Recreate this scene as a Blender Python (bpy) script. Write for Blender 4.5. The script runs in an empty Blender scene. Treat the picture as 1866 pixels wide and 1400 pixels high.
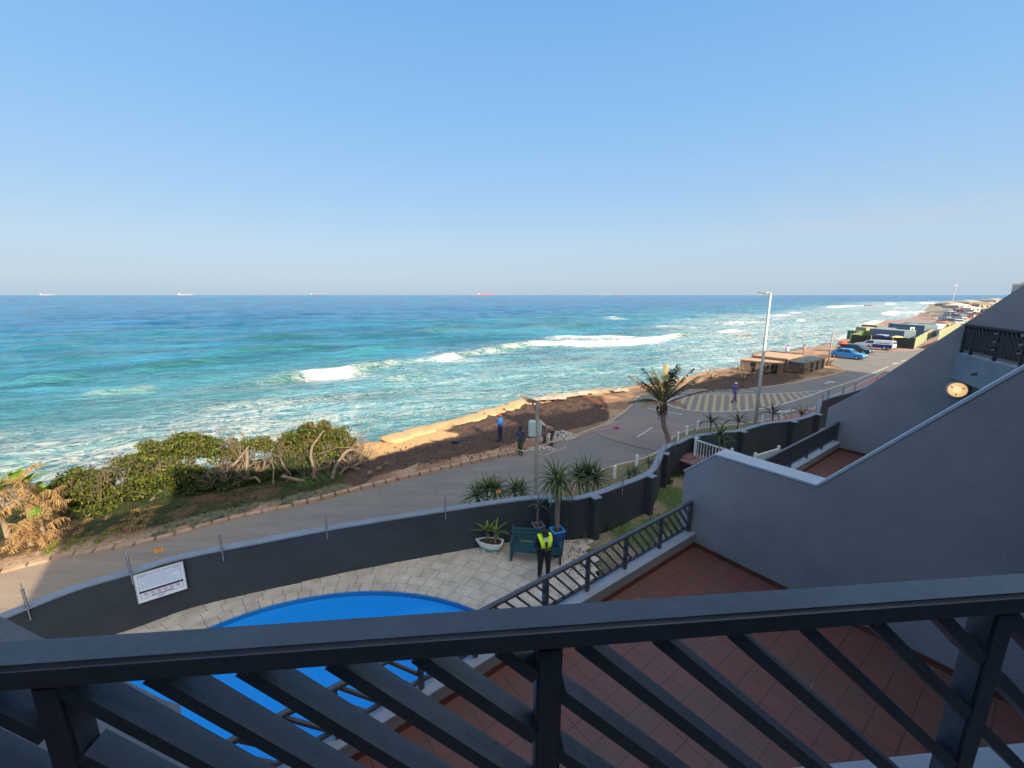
import bpy, bmesh, math, random
import numpy as np
from mathutils import Vector, Matrix, Euler
from math import sin, cos, pi, radians, sqrt, atan2, exp

scene = bpy.context.scene
COL = scene.collection
random.seed(7)
R = random.random
def U(a, b): return a + (b - a) * random.random()

# ------------------------------------------------------------------ measuring helpers
FPX, PITCH, CZ = 767.0, radians(12.0), 9.0
def ray(px, py):
    u = (px - 933) / FPX; v = -(py - 700) / FPX
    return (u, cos(PITCH) + v * sin(PITCH), -sin(PITCH) + v * cos(PITCH))
def G(px, py, z=0.0):
    "point of the level z that the photograph shows at this pixel"
    d = ray(px, py); t = (z - CZ) / d[2]
    return Vector((d[0] * t, d[1] * t, z))
def zat(y, py):
    "height above the road of a thing at distance y whose top shows at row py"
    v = -(py - 700) / FPX
    return CZ + y * (v * cos(PITCH) - sin(PITCH)) / (cos(PITCH) + v * sin(PITCH))
AZ = radians(53.3)
UX, UY = sin(AZ), cos(AZ)
VX, VY = -cos(AZ), sin(AZ)
def B(u, v, z=0.0):
    "building frame: u along the facade, v towards the sea"
    return Vector((u * UX + v * VX, u * UY + v * VY, z))

# ------------------------------------------------------------------ noise
def _h(ix, iy, s):
    n = (ix.astype(np.int64) * 374761393 + iy.astype(np.int64) * 668265263 + s * 974634777) & 0x7fffffff
    n = ((n ^ (n >> 13)) * 1274126177) & 0x7fffffff
    n = (n ^ (n >> 16)) & 0xffffff
    return n / float(0xffffff)
def vnoise(x, y, s=0):
    x = np.asarray(x, float); y = np.asarray(y, float)
    ix = np.floor(x); iy = np.floor(y); fx = x - ix; fy = y - iy
    fx = fx * fx * (3 - 2 * fx); fy = fy * fy * (3 - 2 * fy)
    a = _h(ix, iy, s); b = _h(ix + 1, iy, s); c = _h(ix, iy + 1, s); d = _h(ix + 1, iy + 1, s)
    return (a * (1 - fx) + b * fx) * (1 - fy) + (c * (1 - fx) + d * fx) * fy
def fbm(x, y, o=4, s=0):
    t = 0; a = 0.5; n = 0
    for k in range(o):
        t = t + a * vnoise(x * 2 ** k + 17.3 * k, y * 2 ** k - 9.1 * k, s + k); n += a; a *= 0.5
    return t / n
def sstep(a, b, x):
    t = np.clip((x - a) / (b - a), 0, 1); return t * t * (3 - 2 * t)

# ------------------------------------------------------------------ materials
MATS = {}
def _nt(name):
    m = bpy.data.materials.new(name); m.use_nodes = True
    nt = m.node_tree; nt.nodes.clear()
    out = nt.nodes.new('ShaderNodeOutputMaterial'); p = nt.nodes.new('ShaderNodeBsdfPrincipled')
    nt.links.new(p.outputs[0], out.inputs[0])
    return m, nt, p
def mat(name, col, rough=0.7, var=0.18, scale=3.0, bump=0.0, bscale=30.0, metal=0.0, spec=0.4, col2=None,
        attr=None, emit=None, trans=0.0, coat=0.0, detail=6.0, stretch=None):
    "painted / mineral surface with two scales of colour variation and a fine relief"
    if name in MATS: return MATS[name]
    m, nt, p = _nt(name); N = nt.nodes.new; L = nt.links.new
    tc = N('ShaderNodeTexCoord'); src = tc.outputs['Object']
    if stretch:
        mp = N('ShaderNodeMapping'); mp.inputs['Scale'].default_value = stretch; L(src, mp.inputs[0]); src = mp.outputs[0]
    n1 = N('ShaderNodeTexNoise'); n1.inputs['Scale'].default_value = scale; n1.inputs['Detail'].default_value = detail
    n1.inputs['Roughness'].default_value = 0.65; L(src, n1.inputs['Vector'])
    ramp = N('ShaderNodeMapRange'); ramp.inputs['From Min'].default_value = 0.3; ramp.inputs['From Max'].default_value = 0.7
    L(n1.outputs['Fac'], ramp.inputs['Value'])
    mix = N('ShaderNodeMix'); mix.data_type = 'RGBA'
    c = col; c2 = col2 or tuple(x * (1 - var) for x in col)
    c1 = tuple(min(1, x * (1 + (0 if col2 else var))) for x in c)
    mix.inputs[6].default_value = (*c1, 1); mix.inputs[7].default_value = (*c2, 1)
    L(ramp.outputs[0], mix.inputs[0]); res = mix.outputs[2]
    if attr:
        a = N('ShaderNodeAttribute'); a.attribute_name = attr
        mm = N('ShaderNodeMix'); mm.data_type = 'RGBA'; mm.blend_type = 'MULTIPLY'; mm.inputs[0].default_value = 1
        L(res, mm.inputs[6]); L(a.outputs['Color'], mm.inputs[7]); res = mm.outputs[2]
    L(res, p.inputs['Base Color'])
    p.inputs['Roughness'].default_value = rough; p.inputs['Metallic'].default_value = metal
    p.inputs['Specular IOR Level'].default_value = spec
    if coat: p.inputs['Coat Weight'].default_value = coat; p.inputs['Coat Roughness'].default_value = 0.1
    if trans: p.inputs['Transmission Weight'].default_value = trans
    if bump:
        n2 = N('ShaderNodeTexNoise'); n2.inputs['Scale'].default_value = bscale; n2.inputs['Detail'].default_value = 5
        L(src, n2.inputs['Vector'])
        b = N('ShaderNodeBump'); b.inputs['Strength'].default_value = bump; b.inputs['Distance'].default_value = 0.02
        L(n2.outputs['Fac'], b.inputs['Height']); L(b.outputs[0], p.inputs['Normal'])
    if emit:
        p.inputs['Emission Color'].default_value = (*emit[0], 1); p.inputs['Emission Strength'].default_value = emit[1]
    MATS[name] = m
    return m
def leafmat(name, a, b, rough=0.5, tr=0.25):
    "leaf with per-leaf natural colour from the 'tint' attribute; light passes through a little"
    if name in MATS: return MATS[name]
    m, nt, p = _nt(name); N = nt.nodes.new; L = nt.links.new
    at = N('ShaderNodeAttribute'); at.attribute_name = 'tint'
    mix = N('ShaderNodeMix'); mix.data_type = 'RGBA'
    mix.inputs[6].default_value = (*a, 1); mix.inputs[7].default_value = (*b, 1)
    L(at.outputs['Fac'], mix.inputs[0]); L(mix.outputs[2], p.inputs['Base Color'])
    p.inputs['Roughness'].default_value = rough; p.inputs['Specular IOR Level'].default_value = 0.35
    t = N('ShaderNodeBsdfTranslucent'); L(mix.outputs[2], t.inputs[0])
    ms = N('ShaderNodeMixShader'); ms.inputs[0].default_value = tr
    L(p.outputs[0], ms.inputs[1]); L(t.outputs[0], ms.inputs[2])
    out = [n for n in nt.nodes if n.type == 'OUTPUT_MATERIAL'][0]; L(ms.outputs[0], out.inputs[0])
    MATS[name] = m
    return m

# ------------------------------------------------------------------ mesh builder
class MB:
    def __init__(s): s.v = []; s.f = []; s.t = []; s.tint = None; s.m = []; s.mi = 0
    def add(s, vs, fs, tint=None):
        o = len(s.v); s.v.extend([tuple(v) for v in vs])
        s.f.extend([tuple(i + o for i in f) for f in fs]); s.m.extend([s.mi] * len(fs))
        if tint is not None or s.tint is not None:
            if s.tint is None: s.tint = [0.0] * o
            s.tint.extend([tint if tint is not None else 0.0] * len(vs))
        return s
    def box(s, c, size, rz=0.0, rot=None):
        x, y, z = size[0] / 2, size[1] / 2, size[2] / 2
        M = (rot if rot is not None else Matrix.Rotation(rz, 3, 'Z')); c = Vector(c)
        vs = [c + M @ Vector(p) for p in ((-x, -y, -z), (x, -y, -z), (x, y, -z), (-x, y, -z), (-x, -y, z), (x, -y, z), (x, y, z), (-x, y, z))]
        return s.add(vs, [(0, 3, 2, 1), (4, 5, 6, 7), (0, 1, 5, 4), (1, 2, 6, 5), (2, 3, 7, 6), (3, 0, 4, 7)])
    def bar(s, p, q, w, h, up=(0, 0, 1)):
        "square bar from p to q; w sideways, h along up"
        p = Vector(p); q = Vector(q); d = (q - p).normalized(); up = Vector(up)
        x = d.cross(up)
        if x.length < 1e-4: x = d.cross(Vector((0, 1, 0)))
        x.normalize(); y = x.cross(d)
        vs = []
        for c in (p, q):
            for a, b in ((-1, -1), (1, -1), (1, 1), (-1, 1)): vs.append(c + x * a * w / 2 + y * b * h / 2)
        return s.add(vs, [(0, 1, 2, 3), (7, 6, 5, 4), (0, 4, 5, 1), (1, 5, 6, 2), (2, 6, 7, 3), (3, 7, 4, 0)])
    def tube(s, pts, r, n=8, cap=True, tint=None):
        pts = [Vector(p) for p in pts]; k = len(pts)
        if not hasattr(r, '__len__'): r = [r] * k
        vs = []; fs = []; prev = None
        for i, p in enumerate(pts):
            d = (pts[min(i + 1, k - 1)] - pts[max(i - 1, 0)])
            d = d.normalized() if d.length > 1e-9 else Vector((0, 0, 1))
            if prev is None:
                a = d.orthogonal().normalized()
            else:
                a = (prev - d * prev.dot(d))
                a = a.normalized() if a.length > 1e-6 else d.orthogonal().normalized()
            prev = a; b = d.cross(a)
            for j in range(n):
                t = 2 * pi * j / n; vs.append(p + (a * cos(t) + b * sin(t)) * r[i])
        for i in range(k - 1):
            for j in range(n):
                j2 = (j + 1) % n
                fs.append((i * n + j, i * n + j2, (i + 1) * n + j2, (i + 1) * n + j))
        if cap:
            fs.append(tuple(range(n - 1, -1, -1))); fs.append(tuple((k - 1) * n + j for j in range(n)))
        return s.add(vs, fs, tint)
    def lathe(s, prof, n=20, c=(0, 0, 0), sx=1.0, sy=1.0):
        "prof: list of (radius, z)"
        vs = []; fs = []; c = Vector(c)
        for r, z in prof:
            for j in range(n):
                t = 2 * pi * j / n; vs.append(c + Vector((r * cos(t) * sx, r * sin(t) * sy, z)))
        for i in range(len(prof) - 1):
            for j in range(n):
                j2 = (j + 1) % n; fs.append((i * n + j, i * n + j2, (i + 1) * n + j2, (i + 1) * n + j))
        fs.append(tuple(range(n - 1, -1, -1))); fs.append(tuple((len(prof) - 1) * n + j for j in range(n)))
        return s.add(vs, fs)
    def prism(s, poly, z0, z1):
        n = len(poly); z0f = z0 if callable(z0) else (lambda p: z0); z1f = z1 if callable(z1) else (lambda p: z1)
        vs = [(p[0], p[1], z0f(p)) for p in poly] + [(p[0], p[1], z1f(p)) for p in poly]
        fs = [tuple(range(n - 1, -1, -1)), tuple(range(n, 2 * n))]
        for i in range(n):
            j = (i + 1) % n; fs.append((i, j, n + j, n + i))
        return s.add(vs, fs)
    def sheet(s, poly, z=0.0):
        return s.add([(p[0], p[1], p[2] if len(p) > 2 and z is None else z) for p in poly], [tuple(range(len(poly)))])
    def plate(s, poly3, n, th):
        "flat polygon given in 3-D, thickened along n"
        n = Vector(n).normalized() * th; k = len(poly3)
        vs = [Vector(p) for p in poly3] + [Vector(p) + n for p in poly3]
        fs = [tuple(range(k - 1, -1, -1)), tuple(range(k, 2 * k))]
        for i in range(k):
            j = (i + 1) % k; fs.append((i, j, k + j, k + i))
        return s.add(vs, fs)
    def ribbon(s, path, w, z, z2=None):
        "flat strip along an xy path"
        L, Rr = offset(path, w / 2), offset(path, -w / 2)
        k = len(path)
        return s.add([(p[0], p[1], z) for p in L] + [(p[0], p[1], z) for p in Rr], [(i, k + i, k + i + 1, i + 1) for i in range(k - 1)])
    def wall(s, path, w, z0, z1, closed=False):
        "upright band of width w that follows an xy path"
        L, Rr = offset(path, w / 2), offset(path, -w / 2); k = len(path); vs = []
        for i in range(k):
            vs += [(L[i][0], L[i][1], z0), (Rr[i][0], Rr[i][1], z0), (Rr[i][0], Rr[i][1], z1), (L[i][0], L[i][1], z1)]
        fs = []
        for i in range(k - 1):
            a = 4 * i; b = a + 4
            for q in range(4):
                r = (q + 1) % 4; fs.append((a + q, a + r, b + r, b + q))
        fs.append((0, 3, 2, 1)); e = 4 * (k - 1); fs.append((e, e + 1, e + 2, e + 3))
        return s.add(vs, fs)
    def build(s, name, m, parent=None, smooth=False, bevel=0.0, seg=2, loc=None, fixn=True):
        me = bpy.data.meshes.new(name); me.from_pydata(s.v, [], s.f); me.update()
        ms = m if isinstance(m, (list, tuple)) else [m]
        for x in ms: me.materials.append(x)
        if len(ms) > 1: me.polygons.foreach_set('material_index', s.m)
        if s.tint is not None:
            a = me.attributes.new('tint', 'FLOAT', 'POINT'); a.data.foreach_set('value', s.tint)
        if fixn and len(s.f) < 60000:
            bm = bmesh.new(); bm.from_mesh(me); bmesh.ops.recalc_face_normals(bm, faces=bm.faces)
            if bevel:
                es = [e for e in bm.edges if len(e.link_faces) == 2 and e.calc_face_angle(0) > 0.5]
                try: bmesh.ops.bevel(bm, geom=es, offset=bevel, segments=seg, affect='EDGES', clamp_overlap=True)
                except Exception: pass
            bm.to_mesh(me); bm.free()
        if smooth: me.shade_smooth()
        o = bpy.data.objects.new(name, me); COL.objects.link(o)
        if parent is not None: o.parent = parent
        if loc is not None: o.location = loc
        if bevel and not smooth: 
            me.shade_smooth(); 
            try: me.set_sharp_from_angle(angle=radians(50))
            except Exception: pass
        return o
def offset(path, d):
    out = []; k = len(path)
    for i in range(k):
        a = path[max(i - 1, 0)]; b = path[min(i + 1, k - 1)]
        tx, ty = b[0] - a[0], b[1] - a[1]; l = math.hypot(tx, ty) or 1
        out.append((path[i][0] - ty / l * d, path[i][1] + tx / l * d))
    return out
def smooth_path(pts, n=6):
    "Catmull-Rom through the points"
    P = [Vector((p[0], p[1], p[2] if len(p) > 2 else 0)) for p in pts]; out = []
    for i in range(len(P) - 1):
        p0 = P[max(i - 1, 0)]; p1 = P[i]; p2 = P[i + 1]; p3 = P[min(i + 2, len(P) - 1)]
        for k in range(n):
            t = k / n
            out.append(0.5 * ((2 * p1) + (p2 - p0) * t + (2 * p0 - 5 * p1 + 4 * p2 - p3) * t * t + (3 * p1 - p0 - 3 * p2 + p3) * t ** 3))
    out.append(P[-1]); return out
def plen(path): return sum((Vector(path[i + 1]) - Vector(path[i])).length for i in range(len(path) - 1))
def walk(path, s):
    "point and unit direction at length s along a path"
    for i in range(len(path) - 1):
        a = Vector(path[i]); b = Vector(path[i + 1]); l = (b - a).length
        if s <= l or i == len(path) - 2:
            return a + (b - a) * (s / l if l else 0), (b - a).normalized()
        s -= l

# ------------------------------------------------------------------ naming helpers
def tag(o, label=None, cat=None, group=None, kind=None):
    if label: o['label'] = label
    if cat: o['category'] = cat
    if group: o['group'] = group
    if kind: o['kind'] = kind
    return o
def thing(name, loc, label, cat, group=None, rz=0.0):
    o = bpy.data.objects.new(name, None); COL.objects.link(o); o.location = loc; o.rotation_euler = (0, 0, rz)
    o.empty_display_size = 0.2
    return tag(o, label, cat, group)
def copy_tree(o, loc=None, rz=None, label=None, group=None, scale=None):
    c = o.copy(); COL.objects.link(c)
    if loc is not None: c.location = loc
    if rz is not None: c.rotation_euler = (0, 0, rz)
    if scale is not None: c.scale = scale if hasattr(scale, '__len__') else (scale,) * 3
    if label: c['label'] = label
    if group: c['group'] = group
    for ch in o.children:
        d = ch.copy(); COL.objects.link(d); d.parent = c
        for g in ch.children:
            e = g.copy(); COL.objects.link(e); e.parent = d
    return c
def textmesh(mb, body, size, M, th=0.002):
    cu = bpy.data.curves.new('lettering', 'FONT'); cu.body = body; cu.size = size; cu.align_x = 'CENTER'; cu.align_y = 'CENTER'
    cu.resolution_u = 2
    o = bpy.data.objects.new('lettering', cu); COL.objects.link(o)
    dg = bpy.context.evaluated_depsgraph_get(); me = bpy.data.meshes.new_from_object(o.evaluated_get(dg))
    mb.add([M @ v.co for v in me.vertices], [tuple(p.vertices) for p in me.polygons])
    bpy.data.objects.remove(o); bpy.data.curves.remove(cu); bpy.data.meshes.remove(me)
# ================================================================== camera, light, sky
cam_d = bpy.data.cameras.new('camera'); cam = bpy.data.objects.new('camera', cam_d); COL.objects.link(cam)
cam.location = (0, 0, CZ); cam.rotation_euler = (radians(90) - PITCH, 0, radians(0.05))
cam_d.sensor_fit = 'HORIZONTAL'; cam_d.sensor_width = 36.0; cam_d.lens = 36.0 * FPX / 1866.0
cam_d.clip_start = 0.05; cam_d.clip_end = 90000
scene.camera = cam
SUN_EL, SUN_AZ = radians(27.0), radians(144.5)     # azimuth clockwise from +Y
w = bpy.data.worlds.new('World'); scene.world = w; w.use_nodes = True
nt = w.node_tree; nt.nodes.clear()
sky = nt.nodes.new('ShaderNodeTexSky'); sky.sky_type = 'NISHITA'; sky.sun_disc = False
sky.sun_elevation = SUN_EL; sky.sun_rotation = SUN_AZ; sky.altitude = 10
sky.air_density = 1.0; sky.dust_density = 1.2; sky.ozone_density = 1.6
bg = nt.nodes.new('ShaderNodeBackground'); bg.inputs['Strength'].default_value = 0.12
wo = nt.nodes.new('ShaderNodeOutputWorld')
# the hazy maritime sky: the physical sky graded by elevation towards clear blue overhead and grey-blue haze at the horizon
tcw = nt.nodes.new('ShaderNodeTexCoord'); sx = nt.nodes.new('ShaderNodeSeparateXYZ'); nt.links.new(tcw.outputs['Generated'], sx.inputs[0])
rp = nt.nodes.new('ShaderNodeValToRGB'); rp.color_ramp.interpolation = 'EASE' if False else 'LINEAR'
K = 1 / (2 ** 0.95 * 0.12)
stops = [(0.0, (.475, .60, .73)), (.03, (.505, .62, .745)), (.10, (.485, .645, .81)), (.19, (.375, .60, .86)), (.33, (.27, .53, .88)), (.52, (.19, .44, .85)), (.75, (.20, .36, .60)), (1.0, (.20, .33, .52))]
el = rp.color_ramp.elements
while len(el) < len(stops): el.new(.5)
for e, (p_, c_) in zip(el, stops): e.position = p_; e.color = (c_[0], c_[1], c_[2], 1)
nt.links.new(sx.outputs['Z'], rp.inputs[0])
# thin streaky cloud low over the land on the right
mpw = nt.nodes.new('ShaderNodeMapping'); mpw.inputs['Scale'].default_value = (1.5, 1.5, 14); nt.links.new(tcw.outputs['Generated'], mpw.inputs[0])
nzw = nt.nodes.new('ShaderNodeTexNoise'); nzw.inputs['Scale'].default_value = 1.6; nzw.inputs['Detail'].default_value = 5; nt.links.new(mpw.outputs[0], nzw.inputs['Vector'])
def mr_(src, a, b, c=0.0, d=1.0):
    n = nt.nodes.new('ShaderNodeMapRange'); n.interpolation_type = 'SMOOTHSTEP'
    for i, v in enumerate((a, b, c, d)): n.inputs[i + 1].default_value = v
    nt.links.new(src, n.inputs[0]); return n.outputs[0]
def mu_(a, b):
    n = nt.nodes.new('ShaderNodeMath'); n.operation = 'MULTIPLY'
    for i, v in enumerate((a, b)):
        if isinstance(v, float): n.inputs[i].default_value = v
        else: nt.links.new(v, n.inputs[i])
    return n.outputs[0]
cl = mu_(mu_(mu_(mr_(nzw.outputs['Fac'], .42, .66), mr_(sx.outputs['X'], .35, .8)), mr_(sx.outputs['Z'], .02, .10)), mr_(sx.outputs['Z'], .26, .12))
cx = nt.nodes.new('ShaderNodeMix'); cx.data_type = 'RGBA'; nt.links.new(mu_(cl, .85), cx.inputs[0]); nt.links.new(rp.outputs[0], cx.inputs[6]); cx.inputs[7].default_value = (.60, .63, .68, 1)
# hazy air is brighter on the sun's side of the sky
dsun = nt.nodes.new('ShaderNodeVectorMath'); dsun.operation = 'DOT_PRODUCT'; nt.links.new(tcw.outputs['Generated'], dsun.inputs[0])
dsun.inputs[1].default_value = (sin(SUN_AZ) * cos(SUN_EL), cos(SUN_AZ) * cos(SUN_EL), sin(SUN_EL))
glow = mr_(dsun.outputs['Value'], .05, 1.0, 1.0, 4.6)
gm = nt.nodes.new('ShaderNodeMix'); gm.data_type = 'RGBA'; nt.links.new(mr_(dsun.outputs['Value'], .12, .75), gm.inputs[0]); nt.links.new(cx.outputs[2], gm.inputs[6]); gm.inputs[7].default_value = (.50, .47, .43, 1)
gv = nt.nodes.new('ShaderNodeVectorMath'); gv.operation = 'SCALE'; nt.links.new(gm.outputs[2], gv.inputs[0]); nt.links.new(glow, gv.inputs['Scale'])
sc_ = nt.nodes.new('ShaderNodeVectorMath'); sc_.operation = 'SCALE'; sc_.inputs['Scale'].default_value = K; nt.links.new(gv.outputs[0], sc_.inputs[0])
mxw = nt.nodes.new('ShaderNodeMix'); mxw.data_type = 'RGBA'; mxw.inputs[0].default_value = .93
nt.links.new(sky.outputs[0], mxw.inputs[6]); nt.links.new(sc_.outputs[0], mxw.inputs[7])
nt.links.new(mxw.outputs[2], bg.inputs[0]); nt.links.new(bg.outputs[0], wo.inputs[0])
sd = bpy.data.lights.new('sun', 'SUN'); sd.energy = 5.0; sd.angle = radians(0.6); sd.color = (1.0, 0.81, 0.55)
sun = bpy.data.objects.new('sun', sd); COL.objects.link(sun)
tosun = Vector((sin(SUN_AZ) * cos(SUN_EL), cos(SUN_AZ) * cos(SUN_EL), sin(SUN_EL)))
sun.rotation_euler = tosun.to_track_quat('Z', 'Y').to_euler(); sun.location = (30, -40, 60)
scene.view_settings.view_transform = 'Standard'; scene.view_settings.look = 'None'
scene.view_settings.exposure = 0.95; scene.view_settings.gamma = 1
scene.cycles.max_bounces = 6; scene.cycles.volume_bounces = 0; scene.cycles.transparent_max_bounces = 8
try: scene.cycles.use_denoising = True
except Exception: pass
# ================================================================== land
SHORE = [(-60, -25), (-36, 3), (-28, 12.5), (-23.3, 17), (-18, 21.2), (-13.6, 23.8), (-9.9, 25.6), (-8.6, 25.8), (-7.1, 27.4), (-6, 28.5),
         (-4.2, 30.2), (-2.3, 32.3), (.3, 35.3), (3.35, 37.3), (6.7, 39.1), (9.7, 40.3), (11.9, 41.3), (14, 42.9), (18.9, 45.9), (24, 50.4),
         (29, 53.2), (36, 59), (42, 66), (51.3, 72.5), (56.7, 77), (67.5, 87), (90, 113), (148, 176), (180, 204), (213, 224), (298, 309),
         (470, 480), (560, 575), (642, 637), (780, 655), (1100, 780), (3000, 1600)]
POLY = SHORE + [(3000, -3000), (-3000, -3000), (-3000, -2000)]
def seg_dist(x, y, pts):
    d = np.full(x.shape, 1e18); par = np.zeros(x.shape); s0 = 0.0
    for (ax, ay), (bx, by) in zip(pts[:-1], pts[1:]):
        dx, dy = bx - ax, by - ay; L2 = dx * dx + dy * dy
        t = np.clip(((x - ax) * dx + (y - ay) * dy) / L2, 0, 1)
        dd = (x - ax - t * dx) ** 2 + (y - ay - t * dy) ** 2
        L = sqrt(L2); m = dd < d; d = np.where(m, dd, d); par = np.where(m, s0 + t * L, par); s0 += L
    return np.sqrt(d), par
def inside(x, y, poly):
    c = np.zeros(x.shape, bool); n = len(poly)
    for i in range(n):
        x1, y1 = poly[i][:2]; x2, y2 = poly[(i + 1) % n][:2]
        if y1 == y2: continue
        m = ((y1 > y) != (y2 > y)) & (x < (x2 - x1) * (y - y1) / (y2 - y1) + x1)
        c ^= m
    return c
def shore_d(x, y):
    d, _ = seg_dist(x, y, SHORE); return np.where(inside(x, y, POLY), d, -d)
xy = lambda L: [tuple(G(*q))[:2] for q in L]
KERB = [(-40, -6), (-28, 2), (-20.5, 9.3)] + xy([(77, 1026), (154, 1011), (231, 998), (308, 980), (386, 957), (463, 939), (568, 917), (660, 893), (753, 870), (838, 850), (909, 834), (948, 828)])
KERB2 = xy([(948, 828), (1007, 809), (1079, 785), (1118, 767), (1150, 742), (1164, 724)])
FAR_EDGE = xy([(1164, 724), (1195, 715), (1240, 712), (1340, 712), (1400, 706), (1450, 699), (1500, 688), (1545, 676)])
INNER = xy([(1053, 870), (1118, 850), (1165, 838), (1197, 824), (1213, 808), (1238, 790), (1287, 780), (1366, 772), (1440, 757), (1480, 745), (1500, 728), (1540, 712), (1600, 684)])
WALLTOP = [(54, 1106), (150, 1070), (240, 1044), (330, 1017), (470, 989), (632, 959), (822, 929), (940, 912), (990, 908), (1046, 910), (1097, 898), (1130, 886),
           (1172, 870), (1195, 855), (1205, 834), (1210, 821), (1225, 811), (1241, 806), (1264, 796), (1320, 788), (1351, 785), (1397, 772), (1443, 767), (1472, 760), (1492, 752)]
WZ = 1.9
WALLIN = [tuple(G(*q, WZ))[:2] for q in WALLTOP]
WALLIN = [(-13.4, 5.2), (-12.2, 7.0)] + WALLIN
WALLIN = [tuple(p)[:2] for p in smooth_path(WALLIN, 3)]
WALL2 = [tuple(G(*q, WZ))[:2] for q in [(1492, 752), (1496, 736), (1500, 729), (1526, 721), (1556, 713), (1620, 690), (1700, 655)]]
WALL2 = [tuple(p)[:2] for p in smooth_path(WALL2, 3)]
ISLAND_LO = xy([(1213, 735), (1225, 741), (1240, 745), (1265, 748.5), (1300, 750), (1335, 749.5), (1370, 747), (1400, 742.5), (1430, 735), (1465, 724.5), (1503, 711)])
ISLAND_HI = xy([(1213, 735), (1222, 727), (1240, 722), (1280, 719), (1350, 719), (1400, 717.5), (1440, 716), (1503, 711)])
SOIL1 = xy([(640, 893), (690, 868), (760, 846), (840, 832), (900, 816), (960, 799), (1010, 789), (1060, 779), (1105, 766), (1112, 752), (1105, 735), (1095, 722), (1060, 721), (1000, 727), (960, 735), (900, 750), (850, 762), (807, 785), (835, 792), (760, 812), (700, 830), (655, 845), (620, 870)])
SOIL2 = xy([(1240, 711), (1255, 704), (1275, 695), (1300, 688), (1345, 682), (1400, 680), (1450, 683), (1466, 688), (1440, 694), (1420, 700), (1400, 704), (1340, 710)])
SAND1 = xy([(640, 850), (700, 831), (760, 812), (835, 792), (807, 785), (850, 762), (900, 748), (960, 733), (1060, 718), (1113, 706), (1179, 694), (1243, 684), (1243, 670), (1113, 695), (940, 715), (830, 745), (740, 765), (655, 785), (630, 820)])
SOIL3 = xy([(1502, 668), (1502, 658), (1530, 656), (1556, 664), (1530, 667)])

def ground_z(x, y, rough=True):
    d = shore_d(x, y); r = np.hypot(x, y)
    steep = np.interp(d, [-14, -6, -2.0, -0.7, 0.0, 1.0, 3.0], [-7, -5.5, -3.9, -1.3, -0.03, 0.0, 0.0])
    beach = np.interp(d, [-60, -15, 0, 14, 30, 46, 70], [-8, -4.4, -3.35, -2.3, -1.2, 0.0, 0.6])
    t = sstep(95, 130, r) * (x > 20)
    z = steep * (1 - t) + beach * t
    # bank under the bushes at the left falls towards the rocks
    lft = sstep(-6, -11, x) * sstep(7.5, 1.0, d) * (1 - t)
    z = z - .35 * lft * (d > -3)
    hill = np.clip((r - 240) / 260, 0, 1) * np.clip(d / 120, 0, 1) * (x > 80)
    z = z + hill * 1.2
    return z, d
def poly_soft(x, y, poly, wdt, seed, sc=0.7):
    "1 inside the outline, 0 outside, with an edge broken up by noise"
    d, _ = seg_dist(x, y, list(poly) + [poly[0]]); d = np.where(inside(x, y, poly), d, -d)
    d = d + (fbm(x * sc, y * sc, 4, seed) - 0.5) * 2.4 * wdt
    return sstep(-0.12, 0.12, d)
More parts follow.
